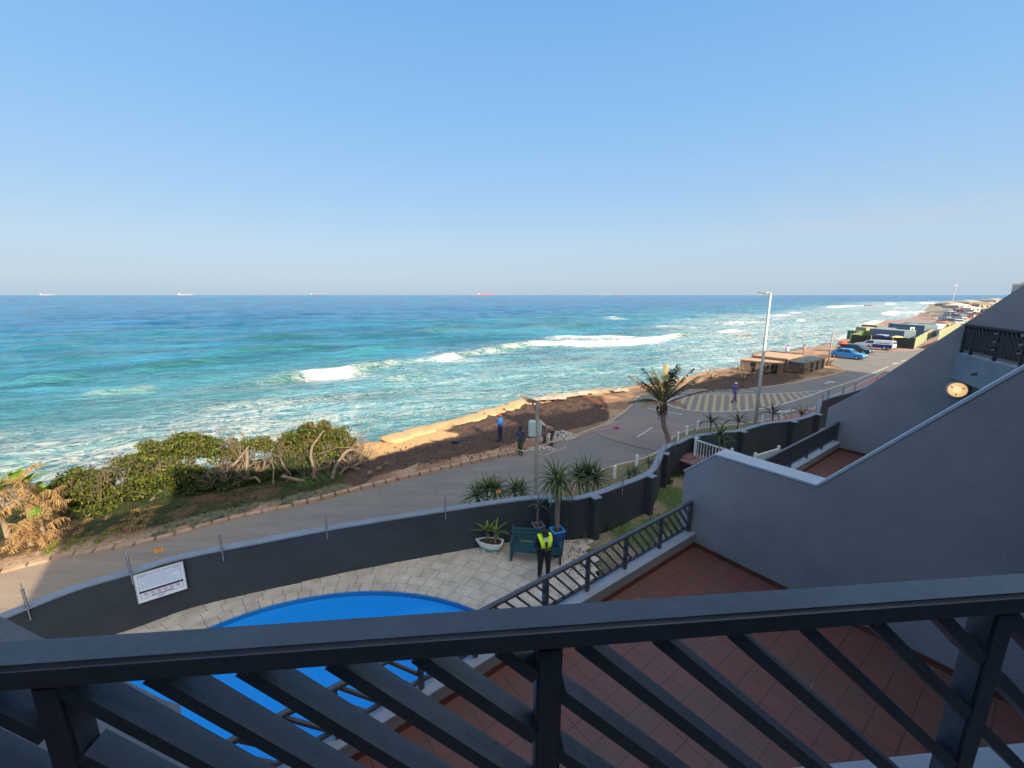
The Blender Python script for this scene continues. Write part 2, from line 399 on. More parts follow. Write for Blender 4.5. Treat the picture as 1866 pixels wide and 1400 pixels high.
def make_ground():
    rings = [4.0]
    while rings[-1] < 5000:
        r = rings[-1]; rings.append(r * (1.0052 if r < 45 else 1.008 if r < 150 else 1.016 if r < 1000 else 1.08))
    rings = np.array(rings)
    ang = np.concatenate([np.arange(-180, -58, 6.0), np.arange(-58, 54, 0.17), np.arange(54, 180, 6.0)])
    th = np.radians(ang); na = len(ang); nr = len(rings)
    X = np.outer(rings, np.sin(th)); Y = np.outer(rings, np.cos(th))
    z, d = ground_z(X, Y)
    r = np.hypot(X, Y)
    # zones
    soil = np.maximum(np.maximum(poly_soft(X, Y, SOIL1, 0.35, 3), poly_soft(X, Y, SOIL2, 0.35, 5)), poly_soft(X, Y, SOIL3, 0.4, 6))
    sand = poly_soft(X, Y, SAND1, 0.12, 9)
    sand = np.maximum(sand, sstep(1.1, 0.2, d) * (X > -10) * (r < 120))
    road_zone = POLYROAD
    inroad = inside(X, Y, road_zone)
    kd, _ = seg_dist(X, Y, KERB)
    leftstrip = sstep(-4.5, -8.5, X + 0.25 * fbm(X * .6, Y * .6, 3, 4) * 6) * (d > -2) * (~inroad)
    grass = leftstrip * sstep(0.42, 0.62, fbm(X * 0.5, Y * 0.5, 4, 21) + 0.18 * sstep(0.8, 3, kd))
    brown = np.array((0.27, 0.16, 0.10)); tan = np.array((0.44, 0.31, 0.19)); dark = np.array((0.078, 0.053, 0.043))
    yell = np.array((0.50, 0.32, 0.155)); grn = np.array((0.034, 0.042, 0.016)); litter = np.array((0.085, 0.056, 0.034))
    wet = np.array((0.27, 0.20, 0.16)); rock = np.array((0.20, 0.18, 0.155)); town = np.array((0.24, 0.22, 0.18))
    n1 = fbm(X * 0.9, Y * 0.9, 5, 11)[..., None]; n2 = fbm(X * 5, Y * 5, 3, 12)[..., None]
    c = brown * (0.75 + 0.5 * n1) * (1 - 0.35 * (n2 - .5))
    c = c * (1 - sstep(0.45, 0.6, n1) * 0.5) + tan * sstep(0.45, 0.6, n1) * 0.5
    lf = leftstrip[..., None]
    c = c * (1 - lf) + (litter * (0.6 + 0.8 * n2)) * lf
    g = grass[..., None]; c = c * (1 - g) + grn * (0.6 + 0.8 * n2) * g
    # wheel-worn sand beside the kerb at the left
    e = (sstep(1.5, 0.5, kd) * leftstrip)[..., None]; c = c * (1 - e) + np.array((0.30, 0.205, 0.13)) * (0.8 + .4 * n2) * e
    s = soil[..., None]; c = c * (1 - s) + dark * (0.7 + 0.7 * n2) * s
    s = (sand * (1 - soil))[..., None]; c = c * (1 - s) + yell * (0.86 + 0.28 * n2) * s
    ssn = sstep(.62, .8, fbm(X * 2.2, Y * 2.2, 3, 77))[..., None] * s * .25; c = c * (1 - ssn) + np.array((.33, .22, .13)) * ssn
    far = (sstep(70, 110, r) * (X > 20))[..., None]
    bn = fbm(X * 0.06, Y * 0.06, 4, 31)[..., None]
    cf = np.array((0.47, 0.37, 0.25)) * (0.85 + .3 * bn)
    cf = np.where((d[..., None] < 22), wet * (1.0 + .25 * bn) + np.array((.03, .01, .03)), cf)
    veg = sstep(.48, .6, fbm(X * 0.035, Y * 0.035, 4, 33))[..., None] * (d[..., None] > 50)
    cf = cf * (1 - veg) + np.array((0.13, 0.13, 0.07)) * veg
    tn = (sstep(300, 420, r))[..., None]
    cf = cf * (1 - tn) + (town * (0.6 + 0.9 * fbm(X * 0.02, Y * 0.05, 4, 35)[..., None])) * tn
    c = c * (1 - far) + cf * far
    rk = (sstep(-0.4, -1.6, d) * (r < 100))[..., None]; c = c * (1 - rk) + rock * (0.7 + 0.6 * n2) * rk
    # relief
    rel = (fbm(X * 1.6, Y * 1.6, 5, 41) - 0.5) * 0.30 + (fbm(X * 7, Y * 7, 3, 42) - .5) * 0.09
    amp = np.clip(0.25 + soil * 0.9 + leftstrip * 0.5 - sand * 0.1, 0, 1.2) * sstep(0.0, 0.9, np.minimum(kd, roadd(X, Y)))
    z = z + rel * amp * (~inroad) * (r < 140)
    hum = fbm(X * .03, Y * .03, 4, 55); z = z + far[..., 0] * np.clip(hum - .45, 0, 1) * 6 * (d > 45) * (r > 150)
    # below the paving, deck and garden
    z = np.where(inroad, np.minimum(z, -0.05), z)
    inn = inside(X, Y, PLOT); z = np.where(inn, -0.35, z)
    z = np.where(r < 9.0, np.minimum(z, -1.6), z)
    z = np.where((np.abs(ang)[None, :] > 57) & (r < 60) & (r > 9), -0.4, z)
    P = np.stack([X, Y, z], -1).reshape(-1, 3)
    idx = np.arange(nr * na).reshape(nr, na)
    a = idx[:-1, :]; b = idx[1:, :]
    a2 = np.roll(a, -1, 1); b2 = np.roll(b, -1, 1)
    F = np.stack([a, a2, b2, b], -1).reshape(-1, 4)
    keep = (P[F][:, :, 2].max(1) > -6.0)
    pl = inside(X, Y, POOLHOLE).reshape(-1); keep &= ~pl[F].all(1)
    F = F[keep]
    me = bpy.data.meshes.new('ground'); me.vertices.add(len(P)); me.vertices.foreach_set('co', P.astype(np.float32).ravel())
    me.loops.add(F.size); me.loops.foreach_set('vertex_index', F.ravel().astype(np.int32))
    me.polygons.add(len(F)); me.polygons.foreach_set('loop_start', np.arange(0, F.size, 4, dtype=np.int32))
    me.update(calc_edges=True); me.validate(); me.shade_smooth()
    ca = me.attributes.new('soilcol', 'FLOAT_COLOR', 'POINT')
    C4 = np.ones((len(P), 4), np.float32); C4[:, :3] = np.clip(c.reshape(-1, 3), 0.01, 1); ca.data.foreach_set('color', C4.ravel())
    m, nt, p = _nt('soil and sand'); N = nt.nodes.new; L = nt.links.new
    at = N('ShaderNodeAttribute'); at.attribute_name = 'soilcol'
    tc = N('ShaderNodeTexCoord'); n = N('ShaderNodeTexNoise'); n.inputs['Scale'].default_value = 9; n.inputs['Detail'].default_value = 8; L(tc.outputs['Object'], n.inputs['Vector'])
    mr = N('ShaderNodeMapRange'); mr.inputs['From Min'].default_value = .3; mr.inputs['From Max'].default_value = .7; mr.inputs['To Min'].default_value = .62; mr.inputs['To Max'].default_value = 1.3
    L(n.outputs['Fac'], mr.inputs[0])
    mm = N('ShaderNodeMix'); mm.data_type = 'RGBA'; mm.blend_type = 'MULTIPLY'; mm.inputs[0].default_value = 1
    L(at.outputs['Color'], mm.inputs[6]); L(mr.outputs[0], mm.inputs[7]); L(mm.outputs[2], p.inputs['Base Color'])
    p.inputs['Roughness'].default_value = .95; p.inputs['Specular IOR Level'].default_value = .15
    b_ = N('ShaderNodeBump'); b_.inputs['Strength'].default_value = .5; b_.inputs['Distance'].default_value = .05; L(n.outputs['Fac'], b_.inputs['Height']); L(b_.outputs[0], p.inputs['Normal'])
    me.materials.append(m)
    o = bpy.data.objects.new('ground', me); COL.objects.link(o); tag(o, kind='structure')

# asphalt outline: sea-side kerb, far edge, parking, then back along our side
PARK_FAR = xy([(1512, 664), (1520, 655), (1585, 640), (1650, 640), (1700, 634)])
VERGE = [(p[0] - 0.0, p[1] + 0.0) for p in offset(WALLIN, 0.42)]
ROADIN = [(-22, -12), (-14.5, 3.6)] + [p for p in offset(WALLIN, 0.35) if p[0] < 0.2] + xy([(1030, 884)]) + INNER
POLYROAD = KERB + KERB2[1:] + FAR_EDGE[1:] + PARK_FAR + [(110, 103), (112, 90)] + ROADIN[::-1]
PLOT = [p for p in offset(WALLIN, 0.1)] + [p for p in offset(WALL2, 0.1)] + [B(60, -10)[:2], B(-6, -10)[:2], (-14, -4)]
def roadd(X, Y):
    d, _ = seg_dist(X, Y, POLYROAD + [POLYROAD[0]]); return np.where(inside(X, Y, POLYROAD), 0, d)
POOLC, POOLA, POOLB = (-4.15, 7.45), 5.0, 3.62
POOLHOLE = [(POOLC[0] + (POOLA + .1) * cos(t * pi / 24), POOLC[1] + (POOLB + .1) * sin(t * pi / 24)) for t in range(48)]
make_ground()

def gsheet(name, mb, m, **k): o = mb.build(name, m, **k); return tag(o, kind='structure')
def asphalt_mat(name, base, warm):
    m, nt, p = _nt(name); N = nt.nodes.new; L = nt.links.new
    tc = N('ShaderNodeTexCoord')
    a = N('ShaderNodeTexNoise'); a.inputs['Scale'].default_value = .35; a.inputs['Detail'].default_value = 6; L(tc.outputs['Object'], a.inputs['Vector'])
    b = N('ShaderNodeTexNoise'); b.inputs['Scale'].default_value = 45; b.inputs['Detail'].default_value = 4; L(tc.outputs['Object'], b.inputs['Vector'])
    v = N('ShaderNodeTexNoise'); v.inputs['Scale'].default_value = .9; v.inputs['Detail'].default_value = 8; v.inputs['Roughness'].default_value = .7
    mp = N('ShaderNodeMapping'); mp.inputs['Rotation'].default_value = (0, 0, -radians(37)); mp.inputs['Scale'].default_value = (.35, 2.2, 1); L(tc.outputs['Object'], mp.inputs[0]); L(mp.outputs[0], v.inputs['Vector'])
    m1 = N('ShaderNodeMapRange'); m1.inputs['From Min'].default_value = .35; m1.inputs['From Max'].default_value = .7; L(a.outputs['Fac'], m1.inputs[0])
    x = N('ShaderNodeMix'); x.data_type = 'RGBA'; x.inputs[6].default_value = (*base, 1); x.inputs[7].default_value = (*warm, 1); L(m1.outputs[0], x.inputs[0])
    m2 = N('ShaderNodeMapRange'); m2.inputs['From Min'].default_value = .3; m2.inputs['From Max'].default_value = .7; m2.inputs['To Min'].default_value = .72; m2.inputs['To Max'].default_value = 1.25; L(b.outputs['Fac'], m2.inputs[0])
    m3 = N('ShaderNodeMapRange'); m3.inputs['From Min'].default_value = .35; m3.inputs['From Max'].default_value = .7; m3.inputs['To Min'].default_value = .86; m3.inputs['To Max'].default_value = 1.14; L(v.outputs['Fac'], m3.inputs[0])
    mu = N('ShaderNodeMath'); mu.operation = 'MULTIPLY'; L(m2.outputs[0], mu.inputs[0]); L(m3.outputs[0], mu.inputs[1])
    y = N('ShaderNodeMix'); y.data_type = 'RGBA'; y.blend_type = 'MULTIPLY'; y.inputs[0].default_value = 1; L(x.outputs[2], y.inputs[6]); L(mu.outputs[0], y.inputs[7])
    # hairline cracks
    vo = N('ShaderNodeTexVoronoi'); vo.feature = 'DISTANCE_TO_EDGE'; vo.inputs['Scale'].default_value = .42
    dn = N('ShaderNodeMix'); dn.data_type = 'RGBA'; dn.blend_type = 'ADD'; dn.inputs[0].default_value = .6; L(tc.outputs['Object'], dn.inputs[6]); L(v.outputs['Color'], dn.inputs[7]); L(dn.outputs[2], vo.inputs['Vector'])
    lt = N('ShaderNodeMath'); lt.operation = 'LESS_THAN'; lt.inputs[1].default_value = .004; L(vo.outputs['Distance'], lt.inputs[0])
    m4 = N('ShaderNodeMath'); m4.operation = 'MULTIPLY'; m4.inputs[1].default_value = .22; L(lt.outputs[0], m4.inputs[0])
    z = N('ShaderNodeMix'); z.data_type = 'RGBA'; L(m4.outputs[0], z.inputs[0]); L(y.outputs[2], z.inputs[6]); z.inputs[7].default_value = (.03, .03, .03, 1)
    # sand and dust lie on the western end of the road
    sp = N('ShaderNodeSeparateXYZ'); L(tc.outputs['Object'], sp.inputs[0]); ad = N('ShaderNodeMath'); ad.operation = 'MULTIPLY_ADD'; L(a.outputs['Fac'], ad.inputs[0]); ad.inputs[1].default_value = 9; L(sp.outputs['X'], ad.inputs[2])
    ds = N('ShaderNodeMapRange'); ds.inputs['From Min'].default_value = -3.5; ds.inputs['From Max'].default_value = -12.5; ds.inputs['To Min'].default_value = 0; ds.inputs['To Max'].default_value = .85; L(ad.outputs[0], ds.inputs[0])
    dmx = N('ShaderNodeMix'); dmx.data_type = 'RGBA'; L(ds.outputs[0], dmx.inputs[0]); L(z.outputs[2], dmx.inputs[6])
    dcol = N('ShaderNodeMix'); dcol.data_type = 'RGBA'; dcol.blend_type = 'MULTIPLY'; dcol.inputs[0].default_value = 1; dcol.inputs[6].default_value = (.285, .215, .155, 1); L(mu.outputs[0], dcol.inputs[7]); L(dcol.outputs[2], dmx.inputs[7])
    L(dmx.outputs[2], p.inputs['Base Color']); p.inputs['Roughness'].default_value = .85; p.inputs['Specular IOR Level'].default_value = .3
    bm = N('ShaderNodeBump'); bm.inputs['Strength'].default_value = .35; bm.inputs['Distance'].default_value = .01; L(b.outputs['Fac'], bm.inputs['Height']); L(bm.outputs[0], p.inputs['Normal'])
    MATS[name] = m; return m
def tri_sheet(mb, poly, z):
    "sheet of any outline (triangulated)"
    from mathutils.geometry import tessellate_polygon
    T = tessellate_polygon([[Vector((p[0], p[1], 0)) for p in poly]])
    mb.add([(p[0], p[1], z) for p in poly], [tuple(t) for t in T])
M_ASPH = asphalt_mat('asphalt', (.165, .160, .155), (.205, .185, .165))
mb = MB(); tri_sheet(mb, POLYROAD, 0.0); o = gsheet('road', mb, M_ASPH)
for p_ in o.data.polygons:
    pass
# brown paved band across the road in front of the palm
BAND = xy([(1090, 778), (1140, 760), (1180, 762), (1258, 778), (1238, 790), (1215, 806), (1197, 822), (1060, 788)])
mb = MB(); tri_sheet(mb, BAND, 0.004); gsheet('paved_crossing', mb, asphalt_mat('brown paving', (.21, .175, .16), (.24, .195, .17)))
# kerbs
def kerb_blocks(path, L, w, h, gap, jit=0.01):
    mb = MB(); s = 0; T = plen([Vector((p[0], p[1], 0)) for p in path]); P3 = [Vector((p[0], p[1], 0)) for p in path]
    while s < T - L:
        a, d = walk(P3, s + L / 2); l = L * U(.93, 1.02)
        mb.box((a.x, a.y, h / 2 - .04 + U(-jit, jit) * .8 - (.075 if a.x < -9.5 else 0)), (l - gap, w * U(.93, 1.07), h + .08), rz=atan2(d.y, d.x) + U(-.02, .02)); s += L
    return mb
kp = [tuple(p)[:2] for p in smooth_path(KERB, 6)]
mbk = kerb_blocks(offset(kp, 0.12), 0.58, .26, .15, .045)
gsheet('brick_kerb', mbk, mat('kerb brick', (.34, .235, .165), .85, .25, 2.0, .5, 18), bevel=.02)
kp2 = [tuple(p)[:2] for p in smooth_path(KERB2 + FAR_EDGE[1:], 6)]
mb = MB(); mb.wall(offset(kp2, .08), .17, -.06, .10); gsheet('concrete_kerb', mb, mat('kerb concrete', (.36, .31, .25), .85, .2, 2.0, .3, 25), bevel=.015)
ip = [tuple(p)[:2] for p in smooth_path(INNER, 5)]
mb = MB(); mb.wall(offset(ip, -.08), .16, -.06, .10); gsheet('concrete_kerb', mb, MATS['kerb concrete'], bevel=.015)
# red brick footway beyond the inner kerb on the right and grass verge between kerb and wall
def between(A, Bp, z, name, m, n=40, bump=0, seed=1):
    a = resample(A, n); b = resample(Bp, n); mb = MB(); vs = []
    K = 7
    for i in range(n):
        for k in range(K):
            t = k / (K - 1); x_ = a[i][0] * (1 - t) + b[i][0] * t; y_ = a[i][1] * (1 - t) + b[i][1] * t
            vs.append((x_, y_, z + (bump * (float(fbm(np.array(x_ * 2), np.array(y_ * 2), 3, seed)) - .4) if 0 < k < K - 1 else 0)))
    fs = [(i * K + k, i * K + k + 1, (i + 1) * K + k + 1, (i + 1) * K + k) for i in range(n - 1) for k in range(K - 1)]
    mb.add(vs, fs); return gsheet(name, mb, m, smooth=True)
def resample(P, n):
    P3 = [Vector((p[0], p[1], 0)) for p in P]; T = plen(P3)
    return [tuple(walk(P3, T * i / (n - 1) * .99999)[0])[:2] for i in range(n)]
WO = offset(WALLIN, 0.3)
w_out = [p for p in WO if p[0] > 1.6]
inn_near = [p for p in offset(ip, -.16) if p[0] < 17.5]
M_VERGE = mat('verge earth', (.19, .155, .085), .95, .3, 1.6, .6, 30, col2=(.105, .115, .045))
between(inn_near, [p for p in w_out if p[0] < 15.0], .05, 'verge', M_VERGE, 50, .12)
M_RPAVE = mat('red brick paving', (.30, .155, .125), .85, .25, 3.0, .4, 40)
inn_far = [p for p in offset(ip, -.16) if p[0] >= 17.5]
between(inn_far, [p for p in w_out if p[0] >= 15.0] + [p for p in offset(WALL2, .3)], .06, 'footpath', M_RPAVE, 50)
# painted markings
M_YEL = mat('road paint yellow', (.36, .285, .17), .8, .25, 5.0)
M_WHT = mat('road paint white', (.44, .43, .41), .8, .22, 5.0)
mb = MB(); n = 22
lo = resample(ISLAND_LO, 120); hi = resample(ISLAND_HI, 120)
def at_x(path, x):
    for a, b in zip(path[:-1], path[1:]):
        if min(a[0], b[0]) <= x <= max(a[0], b[0]) and abs(a[0] - b[0]) > 1e-6:
            return a[1] + (b[1] - a[1]) * (x - a[0]) / (b[0] - a[0])
    return None
# bars: pixel columns of their lower and upper ends in the photograph fix their real ends on the asphalt
BARS = [(1236, 1250), (1253, 1262), (1269, 1277), (1284, 1289), (1299, 1303), (1314, 1317), (1330, 1331), (1345, 1345), (1361, 1359), (1377, 1372), (1391, 1385), (1405, 1397), (1418, 1409), (1432, 1421), (1445, 1433), (1457, 1444), (1468, 1455), (1479, 1466)]
def on_path_px(path_px, px):
    for a, b in zip(path_px[:-1], path_px[1:]):
        if a[0] <= px <= b[0]: return a[1] + (b[1] - a[1]) * (px - a[0]) / (b[0] - a[0])
LOPX = [(1213, 735), (1225, 741), (1240, 745), (1265, 748.5), (1300, 750), (1335, 749.5), (1370, 747), (1400, 742.5), (1430, 735), (1465, 724.5), (1503, 711)]
HIPX = [(1213, 735), (1222, 727), (1240, 722), (1280, 719), (1350, 719), (1400, 717.5), (1440, 716), (1503, 711)]
for a_, b_ in BARS:
    p0 = G(a_, on_path_px(LOPX, a_), .004); p1 = G(b_, on_path_px(HIPX, b_), .004)
    d_ = (p1 - p0); d_.normalize(); nrm = Vector((-d_.y, d_.x, 0)) * .13
    mb.add([p0 - nrm, p0 + nrm, p1 + nrm, p1 - nrm], [(0, 1, 2, 3)])
gsheet('road_hatching', mb, M_YEL)
mb = MB()
mb.ribbon([tuple(p)[:2] for p in smooth_path(ISLAND_LO, 5)], .16, .009); mb.ribbon([tuple(p)[:2] for p in smooth_path(ISLAND_HI, 5)], .13, .009)
def mark(pxs, w_=.12): mb.ribbon(xy(pxs), w_, .009)
mark([(1503, 711), (1560, 692), (1618, 668)], .14); mark([(1118, 768), (1094, 778)], .2)
mark([(1178, 744), (1200, 748), (1243, 756)], .13); mark([(1240, 716), (1330, 716), (1372, 713)], .1)
mark([(1060, 790), (1040, 796)], .1); mark([(1160, 797), (1188, 779)], .12)
def arrow(ax, ay, bx, by, wd):
    p0 = G(ax, ay, .009); p1 = G(bx, by, .009); d_ = (p1 - p0).normalized(); nn = Vector((-d_.y, d_.x, 0)); l_ = (p1 - p0).length
    mb.add([p0 + nn * wd * .3, p0 - nn * wd * .3, p0 + d_ * l_ * .6 - nn * wd * .3, p0 + d_ * l_ * .6 - nn * wd, p1, p0 + d_ * l_ * .6 + nn * wd, p0 + d_ * l_ * .6 + nn * wd * .3], [(0, 1, 2, 3, 4, 5, 6)])
arrow(1446, 747, 1415, 752, .38); arrow(1502, 699, 1519, 695, .4); arrow(1553, 706, 1568, 701, .4); arrow(1625, 664, 1636, 661, .4)
mark([(1640, 659), (1650, 656)], .2)
gsheet('road_markings', mb, M_WHT)
# driveway grate line and drain across the road
mb = MB(); mb.ribbon(xy([(1080, 789), (1110, 801), (1160, 815), (1200, 823)]), .07, .006); gsheet('road_joint', mb, mat('tar joint', (.035, .035, .04), .8))
# ================================================================== sea
SZ = -3.5
def S(px, py): return tuple(G(px, py, SZ))[:2]
# breakers: crest line in plan, height, width, foam on the face, foam behind, green face
CRESTS = [
    ([(470, 696, .0), (520, 693, .12), (548, 689, .75), (575, 687, 1.25), (625, 682, 1.3), (640, 679, .35), (665, 674, .3), (700, 667, .65), (715, 665, .6), (740, 662, .35), (775, 659, .5), (800, 655, 1.15), (822, 650, 1.1), (832, 648, .4),
       (850, 646, .35), (890, 640, .42), (930, 634, .5), (965, 628, .7), (985, 627, 1.25), (1010, 627, 1.4), (1060, 628, 1.35), (1100, 627, 1.35), (1150, 624, 1.3), (1190, 619, 1.3), (1222, 615, .9), (1240, 613, .2), (1270, 612, .1)], 1.05, 2.3, 1.0, .45, 1.0),
    ([(975, 618), (1010, 617), (1060, 616), (1120, 616), (1200, 614)], .5, 3.2, 1.0, .6, .3),
    ([(740, 610), (790, 604), (830, 601), (865, 600), (895, 602)], 1.0, 4.5, .05, .0, 1.0),
    ([(0, 699), (60, 695), (120, 690), (178, 677)], 1.0, 2.6, .0, .0, .9),
    ([(170, 682), (280, 668), (350, 660), (470, 652)], .9, 2.8, .0, .0, .8),
    ([(320, 652), (430, 645), (560, 638), (640, 632)], .9, 3.2, .0, .0, .8),
    ([(0, 640), (80, 636), (170, 629)], .9, 3.6, .0, .0, .8), ([(60, 662), (160, 656), (250, 650)], .8, 3.0, .0, .0, .7),
    ([(420, 622), (520, 616), (610, 612)], .9, 4.5, .0, .0, .7), ([(600, 650), (680, 640), (760, 632)], .7, 2.8, .0, .0, .8),
    ([(200, 612), (320, 606), (430, 600)], .9, 5.5, .0, .0, .6), ([(930, 600), (1010, 594), (1090, 590)], .9, 5.0, .05, .0, .7),
    ([(130, 727), (193, 720), (257, 712), (300, 708)], .55, 1.6, .22, .2, 1.0),
    ([(300, 712), (380, 708), (470, 700), (545, 690)], .4, 1.6, .18, .1, .7),
    ([(1110, 578), (1125, 580), (1150, 582)], .4, 2.5, .8, .2, .3),
    ([(1170, 594), (1230, 597), (1290, 598)], .45, 2.5, .65, .5, .4),
    ([(1276, 587), (1320, 590), (1371, 588), (1395, 592)], .6, 3.2, .9, .4, .8),
    ([(1300, 606), (1325, 603), (1350, 600)], .6, 2.8, 1.2, .4, .5),
    ([(1350, 601), (1375, 597), (1400, 596)], .6, 2.8, .5, .2, .9),
    ([(1395, 577), (1415, 575), (1437, 573)], .8, 4, 1.2, .3, .6),
    ([(1436, 572), (1450, 570), (1467, 570)], .8, 4, 1.1, .3, .6),
    ([(1487, 562), (1515, 560), (1541, 558), (1575, 557), (1612, 557)], 1.0, 7, 1.25, .5, .3),
    ([(1612, 556), (1625, 553), (1645, 554)], 1.2, 8, 1.3, .3, .3),
    ([(1665, 554), (1685, 552), (1720, 555)], 1.2, 9, 1.2, .4, .3),
    ([(1449, 586), (1462, 583), (1480, 584)], .7, 3, .9, .3, .5),
    ([(1532, 600), (1555, 599), (1572, 596), (1592, 587), (1605, 583)], .8, 3.4, 1.15, .5, .7),
    ([(1605, 577), (1622, 570), (1640, 567)], .9, 5, 1.1, .4, .5),
    ([(1640, 573), (1665, 570), (1700, 568)], .8, 5, 1.1, .4, .5),
    ([(1500, 573), (1540, 571), (1600, 569)], .6, 4, .6, .3, .5),
    ([(1600, 562), (1650, 561), (1720, 562)], .7, 6, .9, .4, .4),
    ([(1150, 637), (1220, 634), (1330, 628)], .3, 2.5, .35, .4, .3),
    ([(1230, 650), (1300, 645), (1360, 638)], .25, 2.2, .45, .4, .3),
    ([(1420, 615), (1470, 610), (1520, 608)], .4, 2.5, .6, .4, .4),
    ([(680, 700), (740, 692), (800, 688)], .35, 2, .25, .2, .5),
]
def make_sea():
    Dpx = np.concatenate([np.array([.08, .14, .2, .28, .38, .5]), np.arange(.7, 60, .42), np.arange(60, 300, .55)])
    rings = (FPX * 12.5 / (Dpx * 1866 / 1024.))[::-1]
    rings = rings[(rings > 24) & (rings < 15000)]
    th = np.radians(np.arange(-57, 60, .135)); nr, na = len(rings), len(th)
    X = np.outer(rings, np.sin(th)); Y = np.outer(rings, np.cos(th)); r = np.hypot(X, Y)
    d = -shore_d(X, Y)                       # distance out from the shore
    # wave frame: a along crests, b across (waves come in from far-left)
    ca, sa = cos(radians(20)), sin(radians(20))
    A = X * ca + Y * sa; Bc = -X * sa + Y * ca
    near = sstep(900, 150, r)
    z = np.zeros_like(X)
    z += near * (fbm(A * .035, Bc * .16, 4, 101) - .5) * 1.7 + near * (fbm(A * .15, Bc * .55, 3, 102) - .5) * .62 + sstep(260, 60, r) * (fbm(A * .6, Bc * 1.7, 3, 103) - .5) * .18
    z *= sstep(0, 12, d) * .75 + .25
    swell = np.sin(Bc * 2 * pi / 34 + 3.0 * fbm(A * .012, Bc * .012, 3, 104)); z += swell * .38 * near * sstep(15, 70, d)
    foam = np.zeros_like(X); green = np.zeros_like(X)
    wob = (fbm(A * .12, Bc * .12, 3, 110) - .5)
    for pts, H, Wd, ff, fb, gr in CRESTS:
        P = [S(q[0], q[1]) for q in pts]; FV = [q[2] if len(q) > 2 else 1.0 for q in pts]; xs = [p[0] for p in P]; ys = [p[1] for p in P]; M = 40
        sel = (X > min(xs) - M) & (X < max(xs) + M) & (Y > min(ys) - M) & (Y < max(ys) + M)
        if not sel.any(): continue
        x = X[sel]; y = Y[sel]; P = [tuple(q)[:2] for q in smooth_path(P, 4)]
        dd, par = seg_dist(x, y, P); T = plen([Vector((*p, 0)) for p in P])
        # side: + seaward
        cen = np.hypot(x, y); k = np.argmin([0]);
        ax = np.array([p[0] for p in P]); ay = np.array([p[1] for p in P]); cum = np.concatenate([[0], np.cumsum(np.hypot(np.diff(ax), np.diff(ay)))])
        qx = np.interp(par, cum, ax); qy = np.interp(par, cum, ay)
        fv = np.interp(par, cum[::4][:len(FV)] if len(cum[::4]) >= len(FV) else cum[np.linspace(0, len(cum) - 1, len(FV)).astype(int)], FV)
        side = np.sign((x - qx) * qx + (y - qy) * qy)     # + = farther from us
        sd_ = side * dd + wob[sel] * Wd * .8
        ee = .30 if len(pts[0]) < 3 else .03; ends = sstep(0, ee, par / T) * sstep(1, 1 - ee, par / T)
        over = np.hypot(x - qx, y - qy) - np.abs(side * dd)
        prof = np.where(sd_ < 0, np.exp(-(sd_ / (Wd * .55)) ** 2), np.exp(-(sd_ / (Wd * 1.5)) ** 2)) * ends
        z[sel] += H * .8 * prof
        nz = fbm(x * .8, y * .8, 4, 120)
        near_k = np.exp(-np.clip(-sd_ / (Wd * (.7 + .75 * np.clip(fv, 0, 1.3))), 0, 9) ** 2.4) * np.where(sd_ < 0, 1, np.exp(-(sd_ / (Wd * .45)) ** 2))
        f = ff * fv * near_k * (ends ** .6) * (.30 + 1.3 * nz)
        f += fb * np.exp(-(sd_ / (Wd * 3.2)) ** 2) * (sd_ > 0) * ends * (.3 + .9 * fbm(x * .5, y * .5, 4, 121)) * .8
        f += ff * np.clip(fv, .3, 1) * .32 * np.exp(-((sd_ + Wd * 2.2) / (Wd * 1.6)) ** 2) * ends
        foam[sel] = np.maximum(foam[sel], f)
        green[sel] = np.maximum(green[sel], gr * np.exp(-((sd_ + Wd * .35) / (Wd * .8)) ** 2) * ends)
    # spent foam near the shore
    big = fbm(A * .045, Bc * .11, 4, 130)
    azd = np.degrees(np.arctan2(X, Y))
    left = sstep(-10, -28, azd)          # lacy field at the left
    lace = sstep(46, 24, d + (big - .5) * 34) * left * .37
    mid = sstep(54, 30, d + (big - .5) * 30) * sstep(-28, -12, azd) * sstep(30, 12, azd) * .19
    rgt = sstep(10, 30, azd) * sstep(105, 55, d + (big - .5) * 90) * .44
    rgt = np.maximum(rgt, sstep(36, 42, azd) * sstep(190, 100, d + (big - .5) * 160) * .46)
    field = np.maximum(np.maximum(lace, mid), rgt) * (.62 + .75 * big)
    wash = sstep(5.5, 1.0, d + (fbm(X * .5, Y * .5, 3, 131) - .5) * 4) * .95
    foam = np.maximum(foam, np.maximum(field, wash))
    green *= sstep(.25, .6, fbm(A * .1, Bc * .1, 3, 140)) * .5 + .5
    # water body colour: blue offshore, turquoise over the sand and in the surf
    t = sstep(240, 28, d + (fbm(A * .012, Bc * .03, 4, 150) - .5) * 150)[..., None]
    t2 = sstep(70, 6, d + (fbm(A * .05, Bc * .1, 3, 151) - .5) * 30)[..., None]
    deep = np.array((.012, .120, .262)); turq = np.array((.038, .190, .268)); milky = np.array((.090, .250, .295)); grn = np.array((.035, .175, .155))
    c = deep * (1 - t) + turq * t; c = c * (1 - .75 * t2) + milky * .75 * t2
    g = np.clip(green, 0, 1)[..., None]; c = c * (1 - .8 * g) + grn * .8 * g
    fr = sstep(250, 3500, r)[..., None]; c = c * (1 - fr) + np.array((.010, .115, .258)) * fr
    stk = fbm(A * .028, Bc * .15, 5, 160) * .6 + fbm(A * .12, Bc * .5, 4, 161) * .4; c = c * (.78 + .42 * sstep(.36, .62, stk))[..., None]  # streaks painted in for dark wave faces and pale sky reflection
    P = np.stack([X, Y, SZ + z], -1).reshape(-1, 3); idx = np.arange(nr * na).reshape(nr, na)
    F = np.stack([idx[:-1, :-1], idx[:-1, 1:], idx[1:, 1:], idx[1:, :-1]], -1).reshape(-1, 4)
